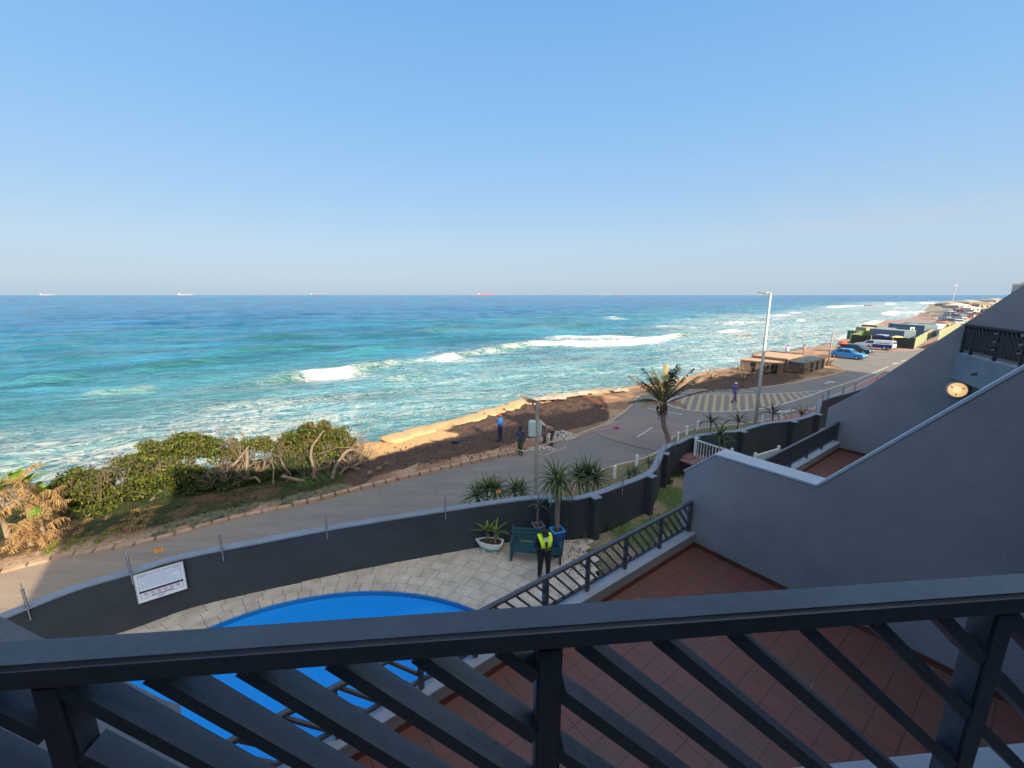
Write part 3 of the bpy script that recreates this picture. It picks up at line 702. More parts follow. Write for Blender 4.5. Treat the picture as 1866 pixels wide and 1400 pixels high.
    dk = d.reshape(-1); F = F[dk[F].max(1) > -14]
    me = bpy.data.meshes.new('sea'); me.vertices.add(len(P)); me.vertices.foreach_set('co', P.astype(np.float32).ravel())
    me.loops.add(F.size); me.loops.foreach_set('vertex_index', F.ravel().astype(np.int32))
    me.polygons.add(len(F)); me.polygons.foreach_set('loop_start', np.arange(0, F.size, 4, dtype=np.int32))
    me.update(calc_edges=True); me.validate(); me.shade_smooth()
    at = me.attributes.new('watercol', 'FLOAT_COLOR', 'POINT'); C4 = np.ones((len(P), 4), np.float32); C4[:, :3] = c.reshape(-1, 3); at.data.foreach_set('color', C4.ravel())
    at = me.attributes.new('foam', 'FLOAT', 'POINT'); at.data.foreach_set('value', foam.reshape(-1).astype(np.float32))
    m, nt, p = _nt('sea water'); N = nt.nodes.new; L = nt.links.new
    def math_(op, a, b=None, cl=False):
        n = N('ShaderNodeMath'); n.operation = op; n.use_clamp = cl
        for i, q in enumerate((a, b)):
            if q is None: continue
            if isinstance(q, (int, float)): n.inputs[i].default_value = q
            else: L(q, n.inputs[i])
        return n.outputs[0]
    tc = N('ShaderNodeTexCoord')
    def noise(scale, sx, sy, det=5, ro=.6, dist=0.0, rot=20):
        mp = N('ShaderNodeMapping'); mp.vector_type = 'TEXTURE' if False else 'POINT'; mp.inputs['Rotation'].default_value = (0, 0, -radians(rot)); mp.inputs['Scale'].default_value = (sx, sy, 1)
        r0 = N('ShaderNodeVectorRotate'); r0.rotation_type = 'Z_AXIS'; r0.inputs['Angle'].default_value = -radians(rot); L(tc.outputs['Object'], r0.inputs['Vector'])
        mp.inputs['Rotation'].default_value = (0, 0, 0); L(r0.outputs[0], mp.inputs[0])
        n = N('ShaderNodeTexNoise'); n.inputs['Scale'].default_value = scale; n.inputs['Detail'].default_value = det; n.inputs['Roughness'].default_value = ro; n.inputs['Distortion'].default_value = dist
        L(mp.outputs[0], n.inputs['Vector']); return n.outputs['Fac']
    col = N('ShaderNodeAttribute'); col.attribute_name = 'watercol'; fa = N('ShaderNodeAttribute'); fa.attribute_name = 'foam'
    # lace: thin curved filaments where two warped noises cross their middle value
    f1 = noise(.30, .8, 1.15, 6, .62, 1.5); f2 = noise(.75, .8, 1.15, 6, .62, 1.2); f3 = noise(4.5, .7, 1.2, 6, .65, .4); blot = noise(.22, .5, 1.4, 5, .65, .5)
    def ridge(f, wd): return math_('SUBTRACT', 1.0, math_('MULTIPLY', math_('ABSOLUTE', math_('SUBTRACT', f, .5)), wd), True)
    lace = math_('MAXIMUM', ridge(f1, 17.0), math_('MULTIPLY', ridge(f2, 15.0), .85))
    F_ = fa.outputs['Fac']
    body = math_('MULTIPLY', math_('ADD', math_('SUBTRACT', math_('MULTIPLY', F_, 2.1), 1.32), math_('MULTIPLY', math_('SUBTRACT', f3, .5), 1.7)), 1.5, True)
    thin = math_('MULTIPLY', math_('MULTIPLY', lace, math_('MULTIPLY', F_, 2.0, True)), math_('MULTIPLY', math_('SUBTRACT', blot, .30), 4.5, True), True)
    thin = math_('MULTIPLY', thin, math_('ADD', .45, f3), True)
    hazef = math_('MULTIPLY', math_('SUBTRACT', F_, .28, True), .12)
    # scattered whitecaps offshore
    wc = math_('MULTIPLY', math_('SUBTRACT', noise(.10, .8, 3.2, 7, .72), .715, True), 30.0, True)
    mask = math_('MAXIMUM', math_('MAXIMUM', body, thin), math_('MAXIMUM', hazef, math_('MULTIPLY', wc, .55)))
    mask = math_('MINIMUM', mask, 1.0)
    # lighter and darker streaks painted in for the shading of wave slopes
    v1 = noise(.018, 1.0, 2.2, 13, .82); v2 = noise(.9, .6, 2.2, 6, .72)
    mr = N('ShaderNodeMapRange'); mr.inputs['From Min'].default_value = .40; mr.inputs['From Max'].default_value = .60; mr.inputs['To Min'].default_value = .62; mr.inputs['To Max'].default_value = 1.36
    L(math_('ADD', math_('MULTIPLY', v1, .68), math_('MULTIPLY', v2, .32)), mr.inputs[0])
    mc = N('ShaderNodeMix'); mc.data_type = 'RGBA'; mc.blend_type = 'MULTIPLY'; mc.inputs[0].default_value = 1; L(col.outputs['Color'], mc.inputs[6]); L(mr.outputs[0], mc.inputs[7])
    mx = N('ShaderNodeMix'); mx.data_type = 'RGBA'; L(mask, mx.inputs[0]); L(mc.outputs[2], mx.inputs[6]); mx.inputs[7].default_value = (.66, .69, .68, 1)
    L(mx.outputs[2], p.inputs['Base Color'])
    ro = N('ShaderNodeMapRange'); ro.inputs['To Min'].default_value = .18; ro.inputs['To Max'].default_value = .9; L(mask, ro.inputs[0]); L(ro.outputs[0], p.inputs['Roughness'])
    p.inputs['IOR'].default_value = 1.33; p.inputs['Specular IOR Level'].default_value = .27
    bh = math_('ADD', math_('ADD', math_('MULTIPLY', noise(.35, .5, 2.0, 6, .65), 1.3), math_('MULTIPLY', noise(2.2, .6, 1.6, 6, .65), .22)), math_('MULTIPLY', mask, .10))
    bp = N('ShaderNodeBump'); bp.inputs['Strength'].default_value = .9; bp.inputs['Distance'].default_value = 1.2; L(bh, bp.inputs['Height']); L(bp.outputs[0], p.inputs['Normal'])
    me.materials.append(m); o = bpy.data.objects.new('sea', me); COL.objects.link(o); tag(o, kind='structure')
make_sea()
# ================================================================== our building and its neighbours' terraces
F1, F2 = 3.75, 7.2           # terrace floor, our balcony floor
M_WALL = mat('slate blue render', (.225, .246, .278), .85, .15, .7, .35, 60)
M_COPE = mat('coping paint', (.34, .41, .50), .75, .10, 2.0, .25, 40)
M_COPE2 = mat('garden coping paint', (.175, .215, .275), .75, .14, 2.0, .25, 40)
M_CURB = mat('curb top paint', (.27, .32, .40), .75, .12, 2.0, .3, 40)
M_DARKW = mat('charcoal render', (.030, .042, .056), .85, .2, .8, .35, 50)
M_RAIL = mat('charcoal paint', (.062, .073, .094), .42, .18, 5.0, .18, 22, spec=.5)
def tile_mat():
    m, nt, p = _nt('terracotta tiles'); N = nt.nodes.new; L = nt.links.new
    tc = N('ShaderNodeTexCoord'); mp = N('ShaderNodeMapping'); L(tc.outputs['Object'], mp.inputs[0])
    b = N('ShaderNodeTexBrick'); b.offset = 0; b.squash = 1; b.inputs['Scale'].default_value = 1; b.inputs['Brick Width'].default_value = .31; b.inputs['Row Height'].default_value = .31
    b.inputs['Mortar Size'].default_value = .008; b.inputs['Mortar Smooth'].default_value = .3; b.inputs['Bias'].default_value = 0
    b.inputs['Color1'].default_value = (.170, .066, .056, 1); b.inputs['Color2'].default_value = (.150, .058, .050, 1); b.inputs['Mortar'].default_value = (.05, .03, .027, 1)
    L(mp.outputs[0], b.inputs['Vector'])
    n = N('ShaderNodeTexNoise'); n.inputs['Scale'].default_value = 1.1; n.inputs['Detail'].default_value = 8; n.inputs['Roughness'].default_value = .7; L(tc.outputs['Object'], n.inputs['Vector'])
    mr = N('ShaderNodeMapRange'); mr.inputs['From Min'].default_value = .4; mr.inputs['From Max'].default_value = .72; L(n.outputs['Fac'], mr.inputs[0])
    x = N('ShaderNodeMix'); x.data_type = 'RGBA'; L(mr.outputs[0], x.inputs[0]); L(b.outputs['Color'], x.inputs[6]); x.inputs[7].default_value = (.105, .075, .062, 1)
    # pale cement left in some joints
    n2 = N('ShaderNodeTexNoise'); n2.inputs['Scale'].default_value = .55; n2.inputs['Detail'].default_value = 2; L(tc.outputs['Object'], n2.inputs['Vector'])
    g = N('ShaderNodeMath'); g.operation = 'GREATER_THAN'; g.inputs[1].default_value = .645; L(n2.outputs['Fac'], g.inputs[0])
    g2 = N('ShaderNodeMath'); g2.operation = 'MULTIPLY'; L(g.outputs[0], g2.inputs[0]); L(b.outputs['Fac'], g2.inputs[1])
    y = N('ShaderNodeMix'); y.data_type = 'RGBA'; L(g2.outputs[0], y.inputs[0]); L(x.outputs[2], y.inputs[6]); y.inputs[7].default_value = (.20, .17, .155, 1)
    L(y.outputs[2], p.inputs['Base Color']); p.inputs['Roughness'].default_value = .5; p.inputs['Specular IOR Level'].default_value = .45
    bp = N('ShaderNodeBump'); bp.inputs['Strength'].default_value = .4; bp.inputs['Distance'].default_value = .004; bp.invert = True; L(b.outputs['Fac'], bp.inputs['Height']); L(bp.outputs[0], p.inputs['Normal'])
    return m
M_TILE = tile_mat(); M_SKIRT = mat('skirting tiles', (.105, .042, .032), .5, .25, 3)
def wall_plate(name, u0, th, prof, parent, m, cope=True):
    "upright party wall; prof = outline in (v, z); th = thickness towards +u"
    w = MB(); pl = [B(u0, v, z) for v, z in prof]; w.plate(pl, B(1, 0) - B(0, 0), th)
    o = w.build(name, m, parent, bevel=.012); return o
bld = thing('apartment_building', (0, 0, 0), 'slate grey stepped apartment block with sloping party walls and red tiled terraces', 'apartment building')
# --- party wall between our terrace and the next one
W1U, W1T = 7.93, .40
P1 = [(-4.5, -.3), (4.52, -.3), (4.52, 5.32), (3.91, 5.88), (2.17, 5.88), (-4.5, 13.98)]
wall_plate('party_wall', W1U, W1T, P1, bld, M_WALL)
def cope_strip(prof_pts, u0, th, parent, m=M_COPE, lift=.004, over=.012, name='wall_coping'):
    w = MB()
    for (v0, z0), (v1, z1) in zip(prof_pts[:-1], prof_pts[1:]):
        n = Vector((-(z1 - z0), v1 - v0)); n.normalize()
        if n.y < 0: n = -n
        a0, a1 = B(u0 - over, v0, z0), B(u0 + th + over, v0, z0); b1, b0 = B(u0 + th + over, v1, z1), B(u0 - over, v1, z1)
        nn = B(0, n.x) + Vector((0, 0, n.y)); nn = Vector((B(0, n.x).x, B(0, n.x).y, n.y))
        w.plate([a0, a1, b1, b0], nn, .035)
    return w.build(name, m, parent)
cope_strip([(4.52, 5.32), (3.91, 5.88), (2.17, 5.88), (-4.5, 13.98)], W1U, W1T, bld)
# --- party wall at our left
W0U = -.56
P0 = [(-4.5, -.3), (4.40, -.3), (4.40, 5.30), (3.75, 5.95), (1.50, 8.35), (-4.5, 13.98)]
wall_plate('party_wall', W0U - .40, .40, P0, bld, M_WALL)
# --- far party wall
W2U = 17.25
P2 = [(-4.5, -.3), (4.78, -.3), (4.78, 5.15), (4.02, 5.86), (1.06, 9.25), (-4.5, 15.5)]
wall_plate('party_wall', W2U, .40, P2, bld, M_WALL)
W3U = 26.6
wall_plate('party_wall', W3U, .40, P1, bld, M_WALL)
# --- terraces
def terrace(u0, u1, v1, F, parent):
    cw = .26
    o_ = B(u0, -4.5, F); 
    w = MB(); w.prism([B(u0, -4.5)[:2], B(u1, -4.5)[:2], B(u1, v1)[:2], B(u0, v1)[:2]], F - .22, F - .012); w.build('terrace_slab', M_WALL, parent)
    # tiled floor in its own axes so that the joints run along the walls
    L_ = u1 - u0; D_ = v1 - cw + 4.5
    me = MB(); me.add([(0, 0, 0), (L_, 0, 0), (L_, D_, 0), (0, D_, 0)], [(0, 1, 2, 3)])
    fl = me.build('tiled_floor', M_TILE, parent); fl.location = B(u0, -4.5, F); fl.rotation_euler = (0, 0, pi / 2 - AZ)
    w = MB(); w.prism([B(u0, v1 - cw)[:2], B(u1, v1 - cw)[:2], B(u1, v1)[:2], B(u0, v1)[:2]], F - .22, F + .262); w.build('terrace_curb', M_WALL, parent)
    w = MB(); w.prism([B(u0, v1 - cw - .012)[:2], B(u1, v1 - cw - .012)[:2], B(u1, v1 + .02)[:2], B(u0, v1 + .02)[:2]], F + .264, F + .30); w.build('curb_top', M_CURB, parent)
    w = MB(); w.prism([B(u0 + .012, v1 - cw - .014)[:2], B(u1 - .012, v1 - cw - .014)[:2], B(u1 - .012, v1 - cw - .002)[:2], B(u0 + .012, v1 - cw - .002)[:2]], F, F + .10)
    w.prism([B(u1 - .013, -4.4)[:2], B(u1 - .001, -4.4)[:2], B(u1 - .001, v1 - cw - .014)[:2], B(u1 - .013, v1 - cw - .014)[:2]], F, F + .10)
    w.build('tile_skirting', M_SKIRT, parent)
    # face below the terrace with the garden-level wall
    w = MB(); w.prism([B(u0, v1 - .35)[:2], B(u1, v1 - .35)[:2], B(u1, v1 - .05)[:2], B(u0, v1 - .05)[:2]], -.3, F - .22); w.build('facade_wall', M_WALL, parent)
T1V = 4.42
terrace(W0U, W1U, T1V, F1, bld)
terrace(W1U + W1T, W2U, T1V + .12, F1, bld)
terrace(W2U + .4, W3U, T1V + .12, F1, bld)
# --- storeys behind the balconies
def mass(u0, u1, v0, v1, z0, z1, name='storey', m=None):
    w = MB(); w.prism([B(u0, v0)[:2], B(u1, v0)[:2], B(u1, v1)[:2], B(u0, v1)[:2]], z0, z1); return w.build(name, m or M_WALL, bld)
mass(-5.6, 62, -14, -4.5, -.4, 13.9)
mass(-5.6, W0U - .40, -4.5, 1.4, -.4, 6.4)
M_ROOFT = mat('roof slab', (.2, .2, .2), .9)
mass(16.9, 19.4, -7.0, -4.9, 13.9, 15.1, 'roof_tank_room')
mass(24.6, 25.4, -6.0, -5.2, 13.9, 14.6, 'chimney'); mass(30.5, 33, -6, -4.9, 13.9, 14.7, 'chimney')
for uu_, zz_ in ((20.4, 15.6), (23.3, 15.3)): w = MB(); w.tube([B(uu_, -4.9, 13.9), B(uu_, -4.9, zz_)], .05, 6); w.build('antenna_pole', M_RAIL, bld)
w = MB(); c_ = Vector((0, 0)); RWA = Vector(G(0, 1192, 8.30)[:2]); RWB = Vector(G(926, 1127, 8.30)[:2]); RW = (RWB - RWA).normalized(); RWN = Vector((-RW.y, RW.x)); q0 = -RWN * 1.15 - RW * 1.9; q1 = -RWN * 1.15 + RW * 5.0; w.prism([tuple(q0), tuple(q1), tuple(B(9.0, -4.6)[:2]), tuple(B(-2.6, -4.6)[:2])], 7.2, 13.4); w.build('unseen_shade_wall', M_DARKW, bld)  # unseen dark wall added close behind the camera to shade the rail front
# window bands on the hidden front so that the block reads as flats from elsewhere
M_GLASS = mat('dark glass', (.02, .03, .04), .08, .1, 2, spec=.8)
for uu in (2.2, 5.8, 11.5, 14.6, 20.5, 24, 30, 36, 42, 48, 54):
    for zz in (5.0, 8.45, 11.8):
        fr = MB(); fr.plate([B(uu, -4.48, zz - 1.15), B(uu + 2.2, -4.48, zz - 1.15), B(uu + 2.2, -4.48, zz + .95), B(uu, -4.48, zz + .95)], B(0, 1) - B(0, 0), .03)
        g_ = fr.build('sliding_door', M_RAIL, bld)
        for k in (0, 1):
            pn = MB(); a_ = uu + .08 + k * 1.06
            pn.plate([B(a_, -4.448, zz - 1.07), B(a_ + .98, -4.448, zz - 1.07), B(a_ + .98, -4.448, zz + .87), B(a_, -4.448, zz + .87)], B(0, 1) - B(0, 0), .006); pn.build('pane', M_GLASS, g_)
# --- skewed balconies
def skew_balcony(Pa, Pb, back, F, name='balcony_slab', wd=.15):
    "parapet line Pa-Pb (xy), slab behind it"
    Pa = Vector(Pa); Pb = Vector(Pb); d = (Pb - Pa).normalized(); n = Vector((-d.y, d.x))
    if n.dot(Vector((VX, VY))) < 0: n = -n
    w = MB(); w.prism([Pa[:], Pb[:]] + [tuple(q)[:2] for q in back], F - .2, F); w.build(name, M_WALL, bld)
    w = MB(); q = [Pa, Pb, Pb + n * wd, Pa + n * wd]; w.prism([tuple(x)[:2] for x in q], F - .52, F + .20); w.build('balcony_parapet', mat('raw concrete paint', (.20, .235, .28), .85, .16, 1.5, .4, 30), bld)
    w = MB(); q = [Pa - n * .012, Pb - n * .012, Pb + n * (wd + .012), Pa + n * (wd + .012)]; w.prism([tuple(x)[:2] for x in q], F + .203, F + .225); w.build('parapet_top', M_CURB, bld)
# the photographer's own balcony (its rail runs from the left party wall past the right edge)
RA = Vector(G(0, 1192, 8.30)[:2]); RB = Vector(G(926, 1127, 8.30)[:2]); RD = (RB - RA).normalized(); RN = Vector((-RD.y, RD.x))
R0 = RA - RD * .30; R1 = RA + RD * 4.6
skew_balcony(R0 - RN * .075, R1 - RN * .075, [B(7.5, -4.5), B(W0U, -4.5)], F2, wd=.30)
# the neighbour's, mirrored
N0 = Vector(B(W2U, 1.86)[:2]); ND = Vector((13.3 - 17.2, 0)); 
N1 = Vector(B(13.2, -.10)[:2])
skew_balcony(N0, N1, [B(13.2, -4.5), B(W2U, -4.5)], F2 - .02)
w = MB(); w.lathe([(.035, 0), (.035, .10), (.025, .10), (.025, 0)], 10); o = w.build('drain_spout', M_RAIL, bld)
q = N0 + (N1 - N0) * .30; nn = Vector((-(N1 - N0).y, (N1 - N0).x)).normalized(); nn = nn if nn.dot(Vector((VX, VY))) > 0 else -nn
o.matrix_world = Matrix.Translation((q.x + nn.x * .15, q.y + nn.y * .15, F2 - .2)) @ Vector((nn.x, nn.y, -.25)).to_track_quat('Z', 'Y').to_matrix().to_4x4()
# ---------------------------------------------------------------- railings
def railing(name, A, Bq, zt, zc, posts, label, slope=1.15, step=.175, tw=.075, thk=.058, pw=.065, bw=.032, bd=.05, zlow=None, first=0.0, big=None, dirn=1, group=None, m=None):
    m = m or M_RAIL
    "A,Bq: ends in plan; zt: top; zc: level the posts stand on; posts: distances along; bars fall towards Bq when dirn=1"
    A = Vector(A[:2]); Bq = Vector(Bq[:2]); d = (Bq - A).normalized(); T = (Bq - A).length; n = Vector((-d.y, d.x))
    root = thing(name, (A.x, A.y, zc), label, 'railing', group)
    def P(s, z): return Vector((d.x * s, d.y * s, z - zc))
    zlow = zc + .12 if zlow is None else zlow
    w = MB(); w.bar(P(0, zt - thk / 2), P(T, zt - thk / 2), tw, thk); w.build('top_rail', m, root, bevel=.009, seg=3)
    w = MB(); w.bar(P(0, zlow), P(T, zlow), bd, .05); w.build('bottom_rail', m, root, bevel=.006)
    for s in posts:
        pw_ = pw if not (big and abs(s - big) < .01) else pw * 1.6
        w = MB(); w.bar(P(s, zc), P(s, zt - thk - .001), pw_, pw, up=(d.x, d.y, 0)); w.build('post', m, root, bevel=.006)
    # bars: straight pieces from under the top rail to the bottom rail, cut at posts
    z1 = zt - thk; z0 = zlow + .026; run = (z1 - z0) / slope
    s = first - math.ceil((run + first) / step) * step
    edges = sorted(posts)
    while s < T:
        sa, sb = s, s + run      # top end, bottom end
        cuts = [max(sa, 0)] + [e for e in edges if sa < e < sb and 0 < e < T] + [min(sb, T)]
        w = MB(); any_ = False
        for c0, c1 in zip(cuts[:-1], cuts[1:]):
            a = c0 + (pw / 2 if c0 in edges else 0); b = c1 - (pw / 2 if c1 in edges else 0)
            if b - a < .02: continue
            za = z1 - (a - s) * slope; zb = z1 - (b - s) * slope
            if dirn < 0: pa, pb = P(T - a, za), P(T - b, zb)
            else: pa, pb = P(a, za), P(b, zb)
            w.bar(pa, pb, bd, bw); any_ = True
        if any_: w.build('diagonal_bar', m, root)
        s += step
    return root
NP = [.345 + .045, .345 + 1.06, .345 + 2.19, .345 + 3.3]
o = railing('balcony_railing', R0, R1, 8.30, 7.425, NP, 'near charcoal balcony railing across the foreground with a broad top rail', slope=.95, step=.1782, zlow=7.52, first=.345 + .235, tw=.080, thk=.058, bd=.055, bw=.030, pw=.058)
LR = [B(W0U + .01, T1V - .13), B(W1U - .01, T1V - .13)]
def s_of(px, py, z=F1 + 1.0):
    q = G(px, py, z); return q.x * UX + q.y * UY - W0U
posts = [.04] + [s_of(596, 1228), s_of(748, 1150), s_of(855, 1110), s_of(980, 1040), s_of(1060, 1003), s_of(1130, 968), s_of(1192, 935)] + [W1U - W0U - .05]
print('posts', [round(x, 2) for x in posts])
railing('terrace_railing', LR[0], LR[1], F1 + 1.0, F1 + .30, posts, 'charcoal railing along the curb of the red tiled terrace below, posts on the curb', slope=1.15, step=.19, zlow=F1 + .42, big=posts[4])
u0 = W1U + W1T
railing('terrace_railing', B(u0 + .01, T1V - .01), B(W2U - .01, T1V - .01), F1 + 1.0, F1 + .30, [.05 + i * 1.25 for i in range(7)] + [W2U - u0 - .06],
        'long dark railing with close mesh bars on the next terrace beyond the grey wall', slope=1.2, step=.085, zlow=F1 + .42, bw=.02, bd=.03)
na = (N1 - N0).normalized(); nrm = Vector((-na.y, na.x)); nrm = nrm if nrm.dot(Vector((VX, VY))) > 0 else -nrm
A_ = N0 + nrm * .075 + na * .02; E_ = N1 + nrm * .075
railing('balcony_railing', E_, A_, 8.20, F2 + .205, [.5, 1.6, 2.7, 3.9, (E_ - A_).length - .06], 'dark slatted railing on the concrete balcony of the flat beside the lit lamp', slope=1.05, step=.19, zlow=7.53, bw=.055, bd=.05, tw=.09, dirn=-1, m=mat('matt charcoal', (.022, .028, .036), .8, .2, 4))
# round bulkhead lamp on the far party wall
lp = B(W2U, 1.86, 6.30)
d_ = ray(1744, 710); du = d_[0] * UX + d_[1] * UY; dv = d_[0] * VX + d_[1] * VY; t_ = W2U / du; lp = B(W2U, dv * t_, CZ + d_[2] * t_)
lamp = thing('wall_lamp', lp, 'round lit bulkhead lamp on the far grey party wall under the balcony', 'wall lamp')
Mx = (B(-1, 0) - B(0, 0)).to_track_quat('Z', 'Y').to_matrix()
def lathe_u(prof, n=24):
    w = MB(); w.lathe(prof, n); w.v = [tuple(Mx @ Vector(v)) for v in w.v]; return w
lathe_u([(.25, 0), (.25, .04), (.22, .07), (.205, .075), (.205, .03)]).build('lamp_rim', mat('lamp rim', (.5, .47, .4), .5), lamp, smooth=True)
lathe_u([(.203, .012), (.203, .05), (.17, .085), (.1, .10), (.02, .105)]).build('lamp_glass', mat('lamp glass', (.8, .7, .5), .4, emit=((1.0, .60, .22), .42)), lamp, smooth=True)
w = lathe_u([(.09, .1), (.09, .125), (.05, .135)]); 
w2 = MB()
for a0 in range(3):
    t = a0 * 2 * pi / 3 + .5; c0 = Mx @ Vector((.10 * cos(t), .10 * sin(t), .115)); c1 = Mx @ Vector((.17 * cos(t), .17 * sin(t), .092)); w2.tube([c0, c1], .012, 6)
w2.build('lamp_guard', mat('lamp guard', (.35, .2, .12), .5), lamp)
lt_ = lathe_u([(.085, .105), (.085, .118), (.03, .12)]); lt_.build('lamp_tube', mat('lamp core', (.9, .75, .5), .4, emit=((1.0, .70, .32), .52)), lamp)
# ================================================================== pool, deck, garden
DZ = .30
M_PAVE = mat('pale deck pavers', (.40, .375, .33), .85, .16, 1.6, .35, 30, attr=None)
def paver_mat():
    m, nt, p = _nt('deck stone'); N = nt.nodes.new; L = nt.links.new
    a = N('ShaderNodeAttribute'); a.attribute_name = 'tint'
    x = N('ShaderNodeMix'); x.data_type = 'RGBA'; L(a.outputs['Fac'], x.inputs[0]); x.inputs[6].default_value = (.475, .44, .38, 1); x.inputs[7].default_value = (.41, .38, .33, 1)
    tc = N('ShaderNodeTexCoord'); n = N('ShaderNodeTexNoise'); n.inputs['Scale'].default_value = 2.5; n.inputs['Detail'].default_value = 8; L(tc.outputs['Object'], n.inputs['Vector'])
    mr = N('ShaderNodeMapRange'); mr.inputs['From Min'].default_value = .3; mr.inputs['From Max'].default_value = .7; mr.inputs['To Min'].default_value = .78; mr.inputs['To Max'].default_value = 1.15; L(n.outputs['Fac'], mr.inputs[0])
    y = N('ShaderNodeMix'); y.data_type = 'RGBA'; y.blend_type = 'MULTIPLY'; y.inputs[0].default_value = 1; L(x.outputs[2], y.inputs[6]); L(mr.outputs[0], y.inputs[7]); L(y.outputs[2], p.inputs['Base Color']); p.inputs['Roughness'].default_value = .85
    bp = N('ShaderNodeBump'); bp.inputs['Strength'].default_value = .2; L(n.outputs['Fac'], bp.inputs['Height']); L(bp.outputs[0], p.inputs['Normal'])
    return m
DECKPOLY = [(-13.6, 5.0)] + [p for p in offset(WALLIN, -.02) if p[0] < .7] + [tuple(G(q[0], q[1], .3))[:2] for q in [(1008, 975), (1052, 985), (1090, 1050), (1130, 1100)]] + [B(7.6, 4.5)[:2], B(-.5, 4.5)[:2], B(-.5, -4)[:2], (-13, -4)]
mb = MB(); ctr = []
rows = 22
def epos(k, t):
    a = POOLA + .02 + k; b = POOLB + .02 + k; return (POOLC[0] + a * cos(t), POOLC[1] + b * sin(t))
def in1(p, poly): return bool(inside(np.array([p[0]]), np.array([p[1]]), poly)[0])
k = 0.0
while k < 9:
    hgt = .34 if k == 0 else .40
    circ = 2 * pi * sqrt(((POOLA + k) ** 2 + (POOLB + k) ** 2) / 2); n = int(circ / (.30 if k == 0 else .46)); off = U(0, 1)
    for i in range(n):
        t0 = 2 * pi * (i + off) / n; t1 = 2 * pi * (i + 1 + off) / n; g = .012 / circ * 2 * pi / 2
        q = [epos(k + .006, t0 + g), epos(k + .006, t1 - g), epos(k + hgt - .006, t1 - g), epos(k + hgt - .006, t0 + g)]
        c = epos(k + hgt / 2, (t0 + t1) / 2)
        inn_ = [in1(p, DECKPOLY) for p in q]
        if not any(inn_) and not in1(c, DECKPOLY): continue
        if not all(inn_):
            bi = min(range(len(WALLIN) - 1), key=lambda i_: ((WALLIN[i_][0] + WALLIN[i_ + 1][0]) / 2 - c[0]) ** 2 + ((WALLIN[i_][1] + WALLIN[i_ + 1][1]) / 2 - c[1]) ** 2)
            A_, B_ = WALLIN[bi], WALLIN[bi + 1]; nx, ny = -(B_[1] - A_[1]), B_[0] - A_[0]; ln = math.hypot(nx, ny); nx /= ln; ny /= ln
            sd2 = [(p[0] - A_[0]) * nx + (p[1] - A_[1]) * ny - .03 for p in q]
            if (c[0] - A_[0]) ** 2 + (c[1] - A_[1]) ** 2 < 1.5:
                q2 = []
                for a_ in range(len(q)):
                    b_ = (a_ + 1) % len(q)
                    if sd2[a_] <= 0: q2.append(q[a_])
                    if (sd2[a_] <= 0) != (sd2[b_] <= 0): t_ = sd2[a_] / (sd2[a_] - sd2[b_]); q2.append((q[a_][0] + (q[b_][0] - q[a_][0]) * t_, q[a_][1] + (q[b_][1] - q[a_][1]) * t_))
                q = q2
            elif not in1(c, DECKPOLY): continue
            if len(q) < 3: continue
        z = DZ + U(-.003, .003); n4 = len(q)
        mb.add([(p[0], p[1], z - .04) for p in q] + [(p[0], p[1], z) for p in q], [tuple(range(n4, 2 * n4))] + [(a_, (a_ + 1) % n4, n4 + (a_ + 1) % n4, n4 + a_) for a_ in range(n4)], min(1, max(0, (.8 if k == 0 else .35) + U(-.3, .35))))
    k += hgt
tag(mb.build('pool_deck', paver_mat(), fixn=False), kind='structure')
mb = MB(); outer = DECKPOLY
from mathutils.geometry import tessellate_polygon
hole = [(POOLC[0] + (POOLA + .05) * cos(t * pi / 24), POOLC[1] + (POOLB + .05) * sin(t * pi / 24)) for t in range(48)]
allp = [Vector((*p, 0)) for p in outer] ; hp = [Vector((*p, 0)) for p in hole[::-1]]
T = tessellate_polygon([allp, hp]); mb.add([(p.x, p.y, DZ - .03) for p in allp + hp], [tuple(t) for t in T]); tag(mb.build('deck_base', mat('joint sand', (.23, .215, .185), .95)), kind='structure')
# pool shell and water
M_POOL = mat('pool paint', (.010, .18, .52), .45, .06, .8, .1, 10)
prof = []
w = MB(); n = 64; rings_ = [(1.0, DZ - .03), (1.0, -.2), (.99, -.9), (.9, -1.15), (.0, -1.3)]
vs = []; fs = []
for f_, z in rings_:
    for j in range(n): t = 2 * pi * j / n; vs.append((POOLC[0] + (POOLA + .03) * f_ * cos(t), POOLC[1] + (POOLB + .03) * f_ * sin(t), z))
for i in range(len(rings_) - 1):
    for j in range(n): j2 = (j + 1) % n; fs.append((i * n + j, i * n + j2, (i + 1) * n + j2, (i + 1) * n + j))
w.add(vs, fs); tag(w.build('pool_basin', M_POOL, smooth=True), kind='structure')
w = MB(); vs = []; fs = []; NR = 40
for i in range(NR + 1):
    for j in range(n * 2):
        t = pi * j / n; f_ = i / NR; x = POOLC[0] + POOLA * f_ * cos(t); y = POOLC[1] + POOLB * f_ * sin(t)
        vs.append((x, y, .14))
for i in range(NR):
    for j in range(n * 2): j2 = (j + 1) % (2 * n); fs.append((i * 2 * n + j, (i + 1) * 2 * n + j, (i + 1) * 2 * n + j2, i * 2 * n + j2))
w.add(vs, fs)
m, nt, p = _nt('pool water'); N = nt.nodes.new; L = nt.links.new
p.inputs['Base Color'].default_value = (.010, .225, .68, 1); p.inputs['Roughness'].default_value = .06; p.inputs['IOR'].default_value = 1.33; p.inputs['Specular IOR Level'].default_value = .35
tc = N('ShaderNodeTexCoord'); nz = N('ShaderNodeTexNoise'); nz.inputs['Scale'].default_value = 1.6; nz.inputs['Detail'].default_value = 4; L(tc.outputs['Object'], nz.inputs['Vector'])
